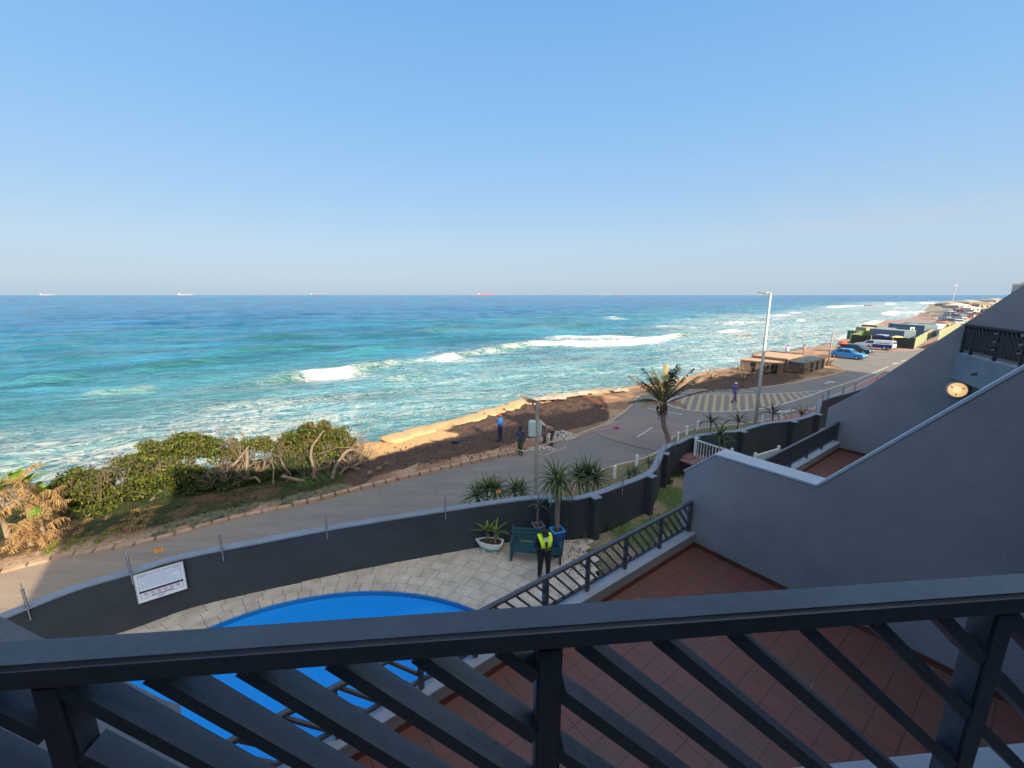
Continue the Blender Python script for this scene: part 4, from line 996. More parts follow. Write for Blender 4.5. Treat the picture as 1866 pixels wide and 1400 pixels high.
bp = N('ShaderNodeBump'); bp.inputs['Strength'].default_value = .15; bp.inputs['Distance'].default_value = .05; L(nz.outputs['Fac'], bp.inputs['Height']); L(bp.outputs[0], p.inputs['Normal'])
n5 = N('ShaderNodeTexNoise'); n5.inputs['Scale'].default_value = .5; n5.inputs['Detail'].default_value = 3; L(tc.outputs['Object'], n5.inputs['Vector'])
x = N('ShaderNodeMix'); x.data_type = 'RGBA'; x.inputs[6].default_value = (.008, .21, .64, 1); x.inputs[7].default_value = (.012, .26, .76, 1); L(n5.outputs['Fac'], x.inputs[0]); L(x.outputs[2], p.inputs['Base Color'])
tag(w.build('pool_water', m, smooth=True, fixn=False), kind='structure')
# garden ground
GARD = [(.2, 14.0)] + [p for p in offset(WALLIN, -.02) if p[0] >= .7] + [p for p in offset(WALL2, -.02)][:18] + [B(40, 4.6)[:2], B(2.0, 4.6)[:2], (1.0, 9.5)]
gx = np.arange(-.5, 34, .15); gy = np.arange(5, 34, .15); GX, GY = np.meshgrid(gx, gy)
INS = inside(GX, GY, [tuple(G(q[0], q[1], .3))[:2] for q in [(1008, 975), (1052, 985), (1090, 1050)]] + [B(5.5, 4.4)[:2], B(30, 4.4)[:2]] + offset(WALLIN, .20)[::-1][:70])
NZ = fbm(GX * .8, GY * .8, 4, 61); w = MB(); vi = {}
Z_ = .22 + (fbm(GX * 1.5, GY * 1.5, 3, 62) - .5) * .12
def garden_in(i, j): return INS[i, j]
for i in range(len(gy)):
    for j in range(len(gx)):
        if INS[i, j]: vi[(i, j)] = len(w.v); w.add([(GX[i, j], GY[i, j], Z_[i, j])], [], float(sstep(.42, .58, NZ[i, j])))
F_ = []
for (i, j) in list(vi):
    q = [(i, j), (i, j + 1), (i + 1, j + 1), (i + 1, j)]
    if all(k_ in vi for k_ in q): F_.append(tuple(vi[k_] for k_ in q))
w.f = F_; w.m = [0] * len(F_)
def blend_mat(name, a, b, sc=12):
    m, nt, p = _nt(name); N = nt.nodes.new; L = nt.links.new
    at = N('ShaderNodeAttribute'); at.attribute_name = 'tint'; tc = N('ShaderNodeTexCoord'); n = N('ShaderNodeTexNoise'); n.inputs['Scale'].default_value = sc; n.inputs['Detail'].default_value = 6; L(tc.outputs['Object'], n.inputs['Vector'])
    x = N('ShaderNodeMix'); x.data_type = 'RGBA'; L(at.outputs['Fac'], x.inputs[0]); x.inputs[6].default_value = (*a, 1); x.inputs[7].default_value = (*b, 1)
    mr = N('ShaderNodeMapRange'); mr.inputs['From Min'].default_value = .3; mr.inputs['From Max'].default_value = .7; mr.inputs['To Min'].default_value = .5; mr.inputs['To Max'].default_value = 1.5; L(n.outputs['Fac'], mr.inputs[0])
    y = N('ShaderNodeMix'); y.data_type = 'RGBA'; y.blend_type = 'MULTIPLY'; y.inputs[0].default_value = 1; L(x.outputs[2], y.inputs[6]); L(mr.outputs[0], y.inputs[7]); L(y.outputs[2], p.inputs['Base Color']); p.inputs['Roughness'].default_value = .95
    bp = N('ShaderNodeBump'); bp.inputs['Strength'].default_value = .8; L(n.outputs['Fac'], bp.inputs['Height']); L(bp.outputs[0], p.inputs['Normal']); return m
tag(w.build('garden', blend_mat('garden earth and turf', (.20, .165, .115), (.07, .115, .035)), smooth=True), kind='structure')
# grass blades in the garden
w = MB()
pts = [(GX[i, j], GY[i, j], Z_[i, j], NZ[i, j]) for (i, j) in vi if NZ[i, j] > .44 and GX[i, j] < 19]
for x, y, z, nn_ in pts:
    for _ in range(3):
        bx, by = x + U(-.08, .08), y + U(-.08, .08); h = U(.04, .11) * (1 + (nn_ > .58)); a = U(0, 6.28); wd = .008
        w.add([(bx - wd * cos(a), by - wd * sin(a), z), (bx + wd * cos(a), by + wd * sin(a), z), (bx + U(-.03, .03), by + U(-.03, .03), z + h)], [(0, 1, 2)], U(0, 1))
M_GRASS = leafmat('turf blades', (.05, .10, .02), (.13, .15, .05))
tag(w.build('garden_grass', M_GRASS, fixn=False), 'short patchy lawn between the curved wall and the terrace', 'grass', kind='stuff')
# pebbled strip with dark stones beside the bench
w = MB()
for _ in range(160):
    q = G(U(1030, 1095), U(985, 1045), .31)
    if not in1(q, DECKPOLY): continue
    r = U(.012, .035); w.lathe([(r * .6, -.01), (r, .0), (r * .7, r * .5), (r * .1, r * .7)], 6, q)
tag(w.build('scattered_stones', mat('dark stones', (.05, .05, .055), .8)), 'small dark stones scattered on the paving beside the bench', 'stones', kind='stuff')
# ---------------------------------------------------------------- boundary wall
bw = thing('boundary_wall', (WALLIN[0][0], WALLIN[0][1], 0), 'long curved charcoal garden wall with pale grey coping around the pool and lawn', 'wall')
def rel(path, o): return [(p[0] - o[0], p[1] - o[1]) for p in path]
o0 = WALLIN[0]; WM = offset(WALLIN, .115)
w = MB(); w.wall(rel(WM, o0), .22, -.2, WZ - .052); w.build('wall_body', M_DARKW, bw)
w = MB(); w.wall(rel(WM, o0), .27, WZ - .05, WZ); w.build('coping', M_COPE2, bw, bevel=.006)
P3 = [Vector((p[0], p[1], 0)) for p in WALLIN]
def pillar(px, py, wd=.27, dp=.24):
    q = G(px, py, WZ); best = min(range(len(WALLIN)), key=lambda i: (WALLIN[i][0] - q.x) ** 2 + (WALLIN[i][1] - q.y) ** 2)
    i = max(1, min(len(WALLIN) - 2, best)); tx, ty = WALLIN[i + 1][0] - WALLIN[i - 1][0], WALLIN[i + 1][1] - WALLIN[i - 1][1]; a = atan2(ty, tx)
    c = (WALLIN[i][0] + sin(a) * dp / 2 - o0[0], WALLIN[i][1] - cos(a) * dp / 2 - o0[1])
    w = MB(); w.box((c[0], c[1], (WZ - .06) / 2 - .1), (wd, dp, WZ - .06 + .2), rz=a); pb = w.build('pillar', M_DARKW, bw)
    w = MB(); w.box((c[0], c[1], WZ - .018), (wd + .08, dp + .06, .046), rz=a); w.build('pillar_cap', M_COPE2, pb, bevel=.005)
for q in [(1000, 915), (1082, 903), (1178, 866), (1210, 826), (1264, 797), (1351, 786), (1443, 768), (1488, 754)]: pillar(*q)
bw2 = thing('boundary_wall', (WALL2[0][0], WALL2[0][1], 0), 'far stretch of charcoal garden wall running on behind the sloping grey wall beside the road', 'wall')
o0 = WALL2[0]; WM2 = offset(WALL2, .115)
w = MB(); w.wall(rel(WM2, o0), .22, -.2, WZ - .052); w.build('wall_body', M_DARKW, bw2)
w = MB(); w.wall(rel(WM2, o0), .27, WZ - .05, WZ); w.build('coping', M_COPE2, bw2, bevel=.006)
# ---------------------------------------------------------------- electric fence posts and warning signs
M_GALV = mat('galvanised steel', (.42, .43, .45), .45, .15, 6, metal=.6)
M_BLK = mat('black plastic', (.012, .012, .014), .4)
tops = []
FP = [  # (foot px on the wall face), top px
    ((50, 1114), (37, 1056), 'leaning inwards at the left end of the wall'), ((242, 1070), (228, 998), 'beside the pool rules board'), ((407, 1024), (402, 958), 'right of the first yellow plate'),
    ((597, 991), (596, 927), 'middle of the long plain wall'), ((812, 952), (808, 894), 'left of the strap leaved shrubs'), ((1009, 938), (979, 868), 'beside the street lamp post'),
    ((1133, 905), (1127, 857), 'beside the first white bollard'), ((1198, 866), (1195, 826), 'on the curve below the palm'), ((1211, 838), (1205, 800), 'in front of the palm trunk'),
    ((1230, 822), (1225, 785), 'right of the palm trunk'), ((1263, 810), (1261, 776), 'behind the wooden chest'), ((1358, 780), (1357, 760), 'left of the tall white lamp'),
    ((1439, 768), (1440, 748), 'by the last aloe'), ((1468, 760), (1467, 740), 'near the wall bend'), ((1487, 750), (1484, 731), 'at the wall bend'), ((1494, 736), (1492, 722), 'just past the wall bend')]
for (fx, fy), (tx, ty), wh in FP:
    q = G(fx, min(fy, 1400), WZ - .35) if fx < 900 else G(fx, fy - 6, WZ - .2)
    best = min(WALLIN, key=lambda p: (p[0] - q.x) ** 2 + (p[1] - q.y) ** 2)
    bx, by = best[0], best[1]
    # keep the post on the inner face at the bearing seen in the photograph
    k = 1.0; dd = math.hypot(q.x, q.y); s_ = math.hypot(bx, by) / dd; bx, by = q.x * s_, q.y * s_
    ul = math.hypot(bx, by); bx -= bx / ul * .03; by -= by / ul * .03
    zt = WZ + .62
    r = thing('electric_fence_post', (bx, by, WZ - .32), 'thin galvanised fence post with black insulators, ' + wh, 'fence post', 'electric fence posts along the garden wall')
    w = MB(); lean = .05 if fx > 60 else -.0; w.tube([(0, 0, 0), (0, 0, .34), (bx / ul * .10, by / ul * .10, zt - WZ + .32)], .011, 6); w.build('pole', M_GALV, r)
    for k in range(6):
        w = MB(); f = .05 + k * .115; zz = .34 + f * (.62 + .0); w.lathe([(.012, -.026), (.034, -.018), (.02, 0), (.034, .018), (.012, .026)], 7, (bx / ul * (.10 * f / .62 + .02), by / ul * (.10 * f / .62 + .02), zz)); w.build('insulator', M_BLK, r)
    tops.append(Vector((bx + bx / ul * .08, by + by / ul * .08, WZ)))
for k, (a, b_) in enumerate(((WALL2[3], 0), (WALL2[7], 1), (WALL2[10], 2), (WALL2[12], 3), (WALL2[14], 4))):
    r = thing('electric_fence_post', (a[0], a[1], WZ), ['first', 'second', 'third', 'fourth', 'fifth'][k] + ' fence post past the wall bend, against the road on the right', 'fence post', 'electric fence posts along the garden wall')
    w = MB(); w.tube([(0, 0, -.2), (0, 0, .62)], .012, 6); w.build('pole', M_GALV, r)
    for j in range(6): w = MB(); w.lathe([(.015, -.032), (.055, -.02), (.03, 0), (.055, .02), (.015, .032)], 7, (0.03, .02, .06 + j * .1)); w.build('insulator', M_BLK, r)
    tops.append(Vector((a[0], a[1], WZ)))
w = MB()
for a, b_ in zip(tops[:-1], tops[1:]):
    for k in range(6):
        h = .04 + k * .11; sag = [a.lerp(b_, t) + Vector((0, 0, h - .03 * 4 * t * (1 - t))) for t in (0, .5, 1)]; w.tube(sag, .0012, 3, cap=False)
tag(w.build('fence_wires', M_GALV), 'fine electric wires strung between the fence posts above the wall', 'wires')
M_SIGNY = mat('yellow enamel', (.85, .36, .02), .4, .06, 4)
def yplate(px, py, wd, lab):
    q = G(px, py, WZ + .33); 
    best = min(range(1, len(WALLIN) - 1), key=lambda i: abs(atan2(WALLIN[i][0], WALLIN[i][1]) - atan2(q.x, q.y)))
    d = math.hypot(*WALLIN[best]) + .1; l = math.hypot(q.x, q.y); x, y = q.x / l * d, q.y / l * d
    z = zat(y, py); a = atan2(WALLIN[best + 1][1] - WALLIN[best - 1][1], WALLIN[best + 1][0] - WALLIN[best - 1][0])
    r = thing('warning_plate', (x, y, z), lab, 'warning sign', 'yellow plates on the electric fence', rz=a)
    w = MB(); w.box((0, 0, 0), (wd, .004, wd * .52)); w.build('plate', M_SIGNY, r, bevel=.002)
    w = MB(); textmesh(w, 'WARNING', wd * .2, Matrix.Translation((0, -.004, wd * .04)) @ Matrix.Rotation(pi / 2, 4, 'X'))
    for k in (-1, 1): w.box((0, -.004, wd * .04 + k * wd * .17), (wd * .6, .002, wd * .02))
    w.build('lettering', M_BLK, r)
yplate(288, 1003, .20, 'small yellow warning plate on the fence wires above the pool rules board'); yplate(908, 896, .18, 'small yellow warning plate in front of the strap leaved shrubs')
yplate(1463, 748, .22, 'small orange plate on the fence near the bend of the wall')
# ---------------------------------------------------------------- pool rules board
C4_ = [G(241, 1046, 1.86), None]
iL = min(range(1, len(WALLIN) - 1), key=lambda i: (WALLIN[i][0] - G(241, 1044, WZ).x) ** 2 + (WALLIN[i][1] - G(241, 1044, WZ).y) ** 2)
iR = min(range(1, len(WALLIN) - 1), key=lambda i: (WALLIN[i][0] - G(331, 1018, WZ).x) ** 2 + (WALLIN[i][1] - G(331, 1018, WZ).y) ** 2)
qa = G(240, 1044, WZ); qb = G(331, 1018, WZ); a = atan2(qb.y - qa.y, qb.x - qa.x); Wd = (qb - qa).length * .97; c = (qa + qb) / 2
sg = thing('pool_rules_board', (c.x + sin(a) * .03, c.y - cos(a) * .03, 0), 'white framed board of pool safety rules with red prohibition circles on the dark wall', 'sign', rz=a)
ZT, ZB = 1.81, 1.00; H_ = ZT - ZB
w = MB(); w.box((0, 0, (ZT + ZB) / 2), (Wd, .012, H_)); w.build('board', mat('white board', (.62, .72, .84), .5, .03, 3), sg)
w = MB()
for s in (-1, 1): w.box((s * (Wd / 2 + .008), -.004, (ZT + ZB) / 2), (.02, .028, H_ + .03))
w.box((0, -.004, ZT + .008), (Wd + .036, .028, .018)); w.box((0, -.004, ZB - .008), (Wd + .036, .028, .018)); w.build('frame', mat('board frame', (.50, .50, .46), .6), sg)
RX = Matrix.Rotation(pi / 2, 4, 'X')
w = MB(); yy = -.0095
textmesh(w, 'SWIMMING POOL SAFETY RULES', Wd * .062, Matrix.Translation((0, yy, ZT - H_ * .075)) @ RX)
bz = lambda f: ZT - H_ * f
for (x0, x1, f0, f1) in ((-.46, .46, .62, .69), ):
    w.box(((x0 + x1) / 2 * Wd, yy, bz((f0 + f1) / 2)), ((x1 - x0) * Wd, .001, (f1 - f0) * H_))
for s in (-1, 1): w.box((s * .44 * Wd, yy, bz(.5)), (.006, .001, H_ * .78))
w.box((-.36 * Wd, yy, bz(.115)), (.15 * Wd, .001, .005)); w.box((.36 * Wd, yy, bz(.115)), (.15 * Wd, .001, .005)); w.box((.3 * Wd, yy, bz(.89)), (.28 * Wd, .001, .005)); w.box((-.3 * Wd, yy, bz(.89)), (.28 * Wd, .001, .005))
w.box((0, yy, bz(.865)), (.46 * Wd, .001, .026 * H_))
w.add([(x * Wd, yy - .001, bz(f)) for x, f in ((-.13, .93), (-.07, .945), (-.02, .935), (.03, .905), (.055, .90), (.02, .94), (-.03, .965), (-.08, .965))], [(0, 1, 2, 3, 4, 5, 6, 7)])
w.build('black_print', mat('print black', (.03, .035, .06), .6), sg)
w = MB(); rr = random.Random(3)
for f in [.15 + .036 * k for k in range(12)]:
    x = -.40; end = rr.uniform(.25, .40) if f > .36 or rr.random() < .5 else .40
    if .30 < f < .36 or .44 < f < .47: x = -.3; end = .2
    while x < end:
        l = rr.uniform(.015, .06); w.box(((x + l / 2) * Wd, yy, bz(f)), (l * Wd, .001, .012 * H_)); x += l + .010
w.build('small_print', mat('print grey', (.30, .38, .50), .6), sg)
for k in range(6):
    w = MB(); cx = (-.33 + k * .132) * Wd; cz = bz(.765); r1, r2 = .048 * Wd, .040 * Wd; n = 20; vs = []
    for j in range(n): t = 2 * pi * j / n; vs += [(cx + r1 * cos(t), yy, cz + r1 * sin(t)), (cx + r2 * cos(t), yy, cz + r2 * sin(t))]
    w.add(vs, [(2 * j, (2 * j + 2) % (2 * n), (2 * j + 3) % (2 * n), 2 * j + 1) for j in range(n)])
    w.bar((cx - r2 * .7, yy - .001, cz + r2 * .7), (cx + r2 * .7, yy - .001, cz - r2 * .7), .001, .008); w.build('prohibition_circle', mat('print red', (.55, .03, .05), .5), sg)
    w = MB(); pts_ = [[(0, .5), (-.2, .1), (.3, -.1), (.2, -.5)], [(-.5, .2), (0, .3), (.1, -.4)], [(-.4, -.3), (0, .3), (.5, .1)]][k % 3]
    w.tube([(cx + x * r2, yy - .0005, cz + z * r2) for x, z in pts_], .006, 4); w.lathe([(.002, -.008), (.008, 0), (.002, .008)], 6, (cx - .1 * r2, yy, cz + .45 * r2)); w.build('pictogram', MATS['print black'], sg)
# ================================================================== plants
M_BARK = mat('grey bark', (.17, .135, .105), .95, .35, 5, .8, 30)
M_BARKP = mat('palm bark', (.20, .165, .13), .95, .3, 6, .8, 25)
M_DRYW = mat('weathered wood', (.23, .175, .13), .95, .3, 6, .6, 30)
M_LEAF1 = leafmat('salt bush leaves', (.012, .034, .010), (.20, .215, .03))
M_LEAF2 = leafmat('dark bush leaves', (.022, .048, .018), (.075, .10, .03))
M_ALOE = leafmat('strap leaves', (.030, .062, .026), (.095, .135, .045), .45, .1)
M_ALOEL = leafmat('light strap leaves', (.07, .12, .04), (.16, .20, .06), .45, .15)
M_ALOEG = leafmat('aloe leaves', (.06, .07, .055), (.12, .12, .085), .5, .05)
M_DEAD = leafmat('dead leaves', (.17, .10, .045), (.50, .33, .15), .8, .25)
M_TWIG = leafmat('dry twigs', (.13, .09, .06), (.34, .22, .12), .9, .0)
M_BANANA = leafmat('banana leaf', (.10, .20, .02), (.26, .38, .05), .45, .4)
M_PALML = leafmat('palm leaflets', (.034, .052, .026), (.105, .115, .055), .5, .2)
M_PALMY = leafmat('yellow palm leaflets', (.40, .28, .06), (.55, .40, .10), .6, .3)
M_PALMD = leafmat('dry palm leaflets', (.24, .17, .11), (.40, .29, .18), .7, .2)
M_TUFT = leafmat('grey green tuft', (.13, .15, .10), (.27, .27, .18), .7, .15)

def strap(mb, base, az, el, L, w, droop, seg=6, tint=None, chan=.25):
    "one curved strap leaf: rises at el, then droops"
    p = Vector(base); d = Vector((cos(az) * cos(el), sin(az) * cos(el), sin(el))); side = Vector((-sin(az), cos(az), 0))
    vs = []; t_ = tint if tint is not None else R()
    e = el
    for i in range(seg + 1):
        f = i / seg; ww = w * (0.55 + .9 * f) if f < .3 else w * (1.05 - 1.0 * ((f - .3) / .7) ** 1.5)
        up = Vector((-cos(az) * sin(e), -sin(az) * sin(e), cos(e)))
        vs += [p - side * ww / 2 + up * ww * chan, p, p + side * ww / 2 + up * ww * chan]
        e = el - droop * f ** 1.3
        p = p + Vector((cos(az) * cos(e), sin(az) * cos(e), sin(e))) * (L / seg)
    fs = []
    for i in range(seg):
        a = i * 3; fs += [(a, a + 1, a + 4, a + 3), (a + 1, a + 2, a + 5, a + 4)]
    mb.add(vs, fs, t_)
def rosette(mb, c, n, L, w, droop=1.2, el0=-.2, el1=1.35, seed=None):
    n = max(12, int(n * .66)); w = w * 1.45; L = L * 1.1
    for i in range(n):
        f = (i + .5) / n; az = i * 2.39996 + U(-.2, .2); el = el0 + (el1 - el0) * f
        strap(mb, (c[0] + cos(az) * .03, c[1] + sin(az) * .03, c[2]), az, el + U(-.12, .12), L * U(.82, 1.1) * (1 - .18 * f), w * U(.85, 1.1), droop * U(.7, 1.2) * (1.1 - .5 * f), tint=min(1, max(0, f * .8 + U(-.2, .25))))
def yucca(name, loc, stems, label, cat, group=None, leaf=None, n=46, L=.75, w=.055, droop=1.2, trunk_r=.045, el0=-.35):
    "stems: list of (dx, dy, height)"
    r = thing(name, loc, label, cat, group, )
    for dx, dy, h in stems:
        mb = MB(); pts = smooth_path([(dx * .4, dy * .4, -.05), (dx * .7 + U(-.02, .02), dy * .7, h * .5), (dx, dy, h)], 3); mb.tube(pts, [trunk_r * (1.15 - .4 * i / len(pts)) for i in range(len(pts))], 8); mb.build('trunk', M_BARKP, r, smooth=True)
        mb = MB(); rosette(mb, (dx, dy, h), n, L, w, droop, el0); mb.build('leaf_crown', leaf or M_ALOE, r, smooth=True, fixn=False)
    return r
# --- behind the wall, beside the street lamp
def gp(px, py, z=.05): return G(px, py, z)
def by_depth(px, dist, z):
    "ground point on the bearing of a pixel column at plan distance y = dist"
    d = ray(px, 800); return Vector((d[0] / d[1] * dist, dist, z))
def crown_at(px, py_base_hidden_y, py_c):
    x = by_depth(px, py_base_hidden_y, 0); return x, zat(py_base_hidden_y, py_c)
GRP = 'strap leaved shrubs behind the garden wall'
def behind(px, py_c, y, **k):
    q = by_depth(px, y, .05); h = zat(y, py_c); return q, h
q, h = behind(886, 905, 15.0); yucca('strap_leaved_shrub', q, [(0, 0, h + .25), (-.38, -.1, h + .0), (.30, .1, h + .15)], 'widest dark strap leaved shrub, behind the wall under the yellow warning plate', 'shrub', GRP, n=64, L=.82, w=.05)
q, h = behind(937, 905, 15.2); yucca('strap_leaved_shrub', q, [(0, 0, h + .25), (.25, .1, h + .1)], 'dark strap leaved shrub right of the yellow plate and left of the lamp post', 'shrub', GRP, n=58, L=.72, w=.046)
q, h = behind(1072, 868, 16.2); yucca('strap_leaved_shrub', q, [(0, 0, h + .05), (-.35, .1, h - .2), (.35, 0, h - .2)], 'largest dark spiky shrub on the verge between the lamp post and the first bollard', 'shrub', GRP, n=64, L=1.0, w=.055, droop=1.0)
q, h = behind(1150, 866, 17.4); yucca('strap_leaved_shrub', q, [(0, 0, h - .05), (.3, .2, h - .0)], 'low strap leaved shrub between the first and second bollards', 'shrub', GRP, n=34, L=.62, w=.045)
q, h = behind(1186, 842, 19.2); yucca('strap_leaved_shrub', q, [(0, 0, h - .1)], 'small strap leaved shrub on the curve just below the palm', 'shrub', GRP, n=34, L=.55, w=.045)
# --- garden side
q = by_depth(1311, 19.2, .25); yucca('strap_leaved_shrub', q, [(0, 0, zat(19.2, 792) - .25), (.15, .1, zat(19.2, 806) - .3)], 'tall strap leaved shrub standing behind the white picket fence', 'shrub', None, n=46, L=.8, w=.05)
AG = 'aloes on the verge beside the white lamp'
def aloe(px, py_c, y, lab, L=.6, n=20, st=.3):
    q = by_depth(px, y, .06); h = zat(y, py_c)
    yucca('aloe', q, [(0, 0, max(.25, h))], lab, 'aloe', AG, leaf=M_ALOEG, n=n, L=L * 1.45, w=.11, droop=1.9, trunk_r=.06, el0=.1)
aloe(1292, 772, 26.2, 'leftmost dark aloe with curled leaves beside the second white bollard', .75)
aloe(1341, 771, 26.6, 'dark aloe between the leftmost aloe and the tall white lamp', .8)
aloe(1402, 757, 28.3, 'dark aloe just right of the tall white lamp', .85, 22)
aloe(1453, 757, 28.6, 'low dark aloe beside the orange plate near the wall bend', .7, 16)
# --- low plants inside the garden along the wall
def lowplants(name, pts, label, L, leaf, n=22, h=.05, w=.03):
    for k, (px, py) in enumerate(pts):
        q = G(px, py, .24); r = thing(name, q, label[k] if isinstance(label, list) else label, 'plant', 'low garden plants beside the curved wall')
        mb = MB(); rosette(mb, (0, 0, h), n, L, w, .9, .2); mb.build('leaf_crown', leaf, r, smooth=True, fixn=False)
        mb = MB(); mb.tube([(0, 0, -.05), (0, 0, h)], .02, 6); mb.build('stem', M_BARKP, r)
lowplants('garden_plant', [(1063, 985), (1046, 975), (1030, 962)], ['strap leaved seedling beside the red clay pot', 'tall thin strap plant left of the clay pot', 'dark clump at the foot of the wall by the blue planter'], .42, M_ALOE)
def leafball(mb, c, rad, n, size, flat=1.0, seed=0):
    for _ in range(n):
        while True:
            p = Vector((U(-1, 1), U(-1, 1), U(-1, 1)))
            if .0 < p.length < 1: break
        if p.length < .55 and R() < .6: p = p.normalized() * U(.6, 1)
        q = Vector(c) + Vector((p.x * rad[0], p.y * rad[1], p.z * rad[2]))
        a = Vector((U(-1, 1), U(-1, 1), U(-.3, 1))).normalized(); b_ = a.orthogonal().normalized(); b_ = (Matrix.Rotation(U(0, 6.3), 3, a) @ b_); s = size * U(.6, 1.3); c_ = a.cross(b_)
        mb.add([q - b_ * s, q + c_ * s * .45 + a * s * .15, q + b_ * s, q - c_ * s * .45 + a * s * .15], [(0, 1, 2, 3)], min(1, max(0, .33 + U(-.45, .45) + (U(0, .6) if R() < .1 else 0))))
for k, (px, py, rx) in enumerate([(1098, 962, .45), (1118, 944, .55), (1138, 932, .5), (1160, 905, .35), (1222, 866, .5), (1240, 855, .4), (1212, 880, .35)]):
    q = G(px, py, .24); r = thing('ground_plant', q, ['low leafy green clump nearest the clay pot', 'broad leafy clump in the middle of the wall bed', 'leafy clump right of the middle of the wall bed', 'small clump at the foot of the wall pillar', 'dense dark clump in front of the wooden chest', 'dark clump right under the wooden chest', 'small clump left of the wooden chest'][k], 'plant', 'low garden plants beside the curved wall')
    mb = MB(); leafball(mb, (0, 0, .12), (rx, rx * .8, .2), 500, .045); mb.build('foliage', M_LEAF1 if k < 4 else M_LEAF2, r, fixn=False)
    mb = MB()
    for j in range(7): mb.tube([(U(-.1, .1), U(-.1, .1), -.02), (U(-rx, rx) * .7, U(-rx, rx) * .6, .18)], .006, 4)
    mb.build('stems', M_BARK, r)
# ---------------------------------------------------------------- palm
PB = G(1218, 818, .0); py_ = PB.y; hc = zat(py_, 742)
palm = thing('palm_tree', PB, 'coconut style palm with ragged fronds beside the road bend', 'palm tree')
mb = MB(); cx_ = (G(1206, 742, hc).x - PB.x)
path = smooth_path([(0.03, 0, -.1), (-.10, .02, hc * .28), (cx_ * .72, .0, hc * .6), (cx_, 0, hc)], 5)
mb.tube(path, [.21 - .07 * min(1, i / 6) + .012 * (i % 2) for i in range(len(path))], 12); mb.build('trunk', M_BARKP, palm, smooth=True)
mb = MB()
for i in range(34):
    a = i * 2.4; z = hc - .45 + U(0, .75); mb.tube([(cx_ + .12 * cos(a), .12 * sin(a), z), (cx_ + .24 * cos(a), .24 * sin(a), z + U(-.05, .16)), (cx_ + .33 * cos(a), .33 * sin(a), z - U(.05, .3))], [.055, .045, .012], 6)
mb.build('frond_boots', mat('frond boots', (.085, .065, .05), .95, .4, 8, .6, 30), palm)
def frond(az, el, L, droop, m, w=.42, dens=34, name='frond', hang=.7, start=.22, ragged=.27):
    mb = MB(); p = Vector((cx_, 0, hc + .15)); e = el; seg = 22; pts = []; dirs = []
    for i in range(seg + 1):
        pts.append(p.copy()); f = i / seg; e = el - droop * f ** 1.5; d = Vector((cos(az) * cos(e), sin(az) * cos(e), sin(e))); dirs.append(d); p = p + d * L / seg
    mb.tube(pts, [.045 * (1 - .9 * i / seg) + .004 for i in range(seg + 1)], 5, tint=.5)
    side = Vector((-sin(az), cos(az), 0))
    for s in (-1, 1):
        for k in range(dens):
            f = start + (1 - start) * k / dens
            if R() < ragged: continue
            i = min(seg - 1, int(f * seg)); c = pts[i].lerp(pts[i + 1], f * seg - i); d = dirs[i]; up = side.cross(d) * 1.0
            ll = w * (sin(pi * (.12 + .80 * (f - start) / (1 - start))) * .85 + .25) * U(.8, 1.15)
            o1 = (side * s * .75 + d * .62 + Vector((0, 0, -hang * .25))).normalized(); o2 = (side * s * .45 + d * .5 + Vector((0, 0, -hang))).normalized()
            wv = d * .024; m1 = c + o1 * ll * .5; m2 = m1 + o2 * ll * .5
            mb.add([c - wv, c + wv, m1 + wv * .9, m1 - wv * .9, m2], [(0, 1, 2, 3), (3, 2, 4)], min(1, max(0, U(.1, .8))))
    mb.build(name, m, palm, smooth=False, fixn=False)
# fronds: pixel bearing of the tips -> az (in the plane facing the camera: 0 = right, pi = left) and lift
random.seed(11)
FR = [(pi - .1, .80, 2.55, .25, M_PALMY if 0 else M_PALMD, .5), (pi + .25, 1.10, 2.6, .25, M_PALML, .5), (pi - .5, .95, 2.1, .5, M_PALML, .45), (2.1, 1.25, 2.2, .3, M_PALML, .5), (1.2, 1.30, 2.35, .15, M_PALMY, .28),
      (4.9, 1.33, 2.3, .2, M_PALML, .55), (.5, 1.2, 2.5, .2, M_PALML, .5), (-.5, 1.08, 2.7, .25, M_PALML, .5), (.05, .78, 2.6, .25, M_PALML, .45), (-.3, .95, 2.2, .6, M_PALML, .45), (.9, .8, 2.1, .7, M_PALML, .4),
      (pi - .2, .35, 1.9, .9, M_PALML, .42), (pi + .5, .45, 1.7, 1.2, M_PALMD, .4), (.2, .30, 1.7, 1.3, M_PALMD, .35), (2.3, .35, 1.7, 1.2, M_PALML, .4), (5.2, .6, 1.6, 1.2, M_PALMD, .35), (4.2, .6, 1.6, 1.1, M_PALMD, .38), (3.6, 1.0, 2.0, .6, M_PALML, .45), (1.6, 1.0, 2.2, .5, M_PALMY, .3)]
for az, el, L, dr, m, w in FR: frond(az, el, L * 1.02, dr, m, w * .98, 40)
frond(-.05, .42, 5.0, .55, leafmat('dark hanging palm leaflets', (.05, .05, .03), (.12, .10, .06)), .32, 60, start=.3, hang=.8, ragged=.1)
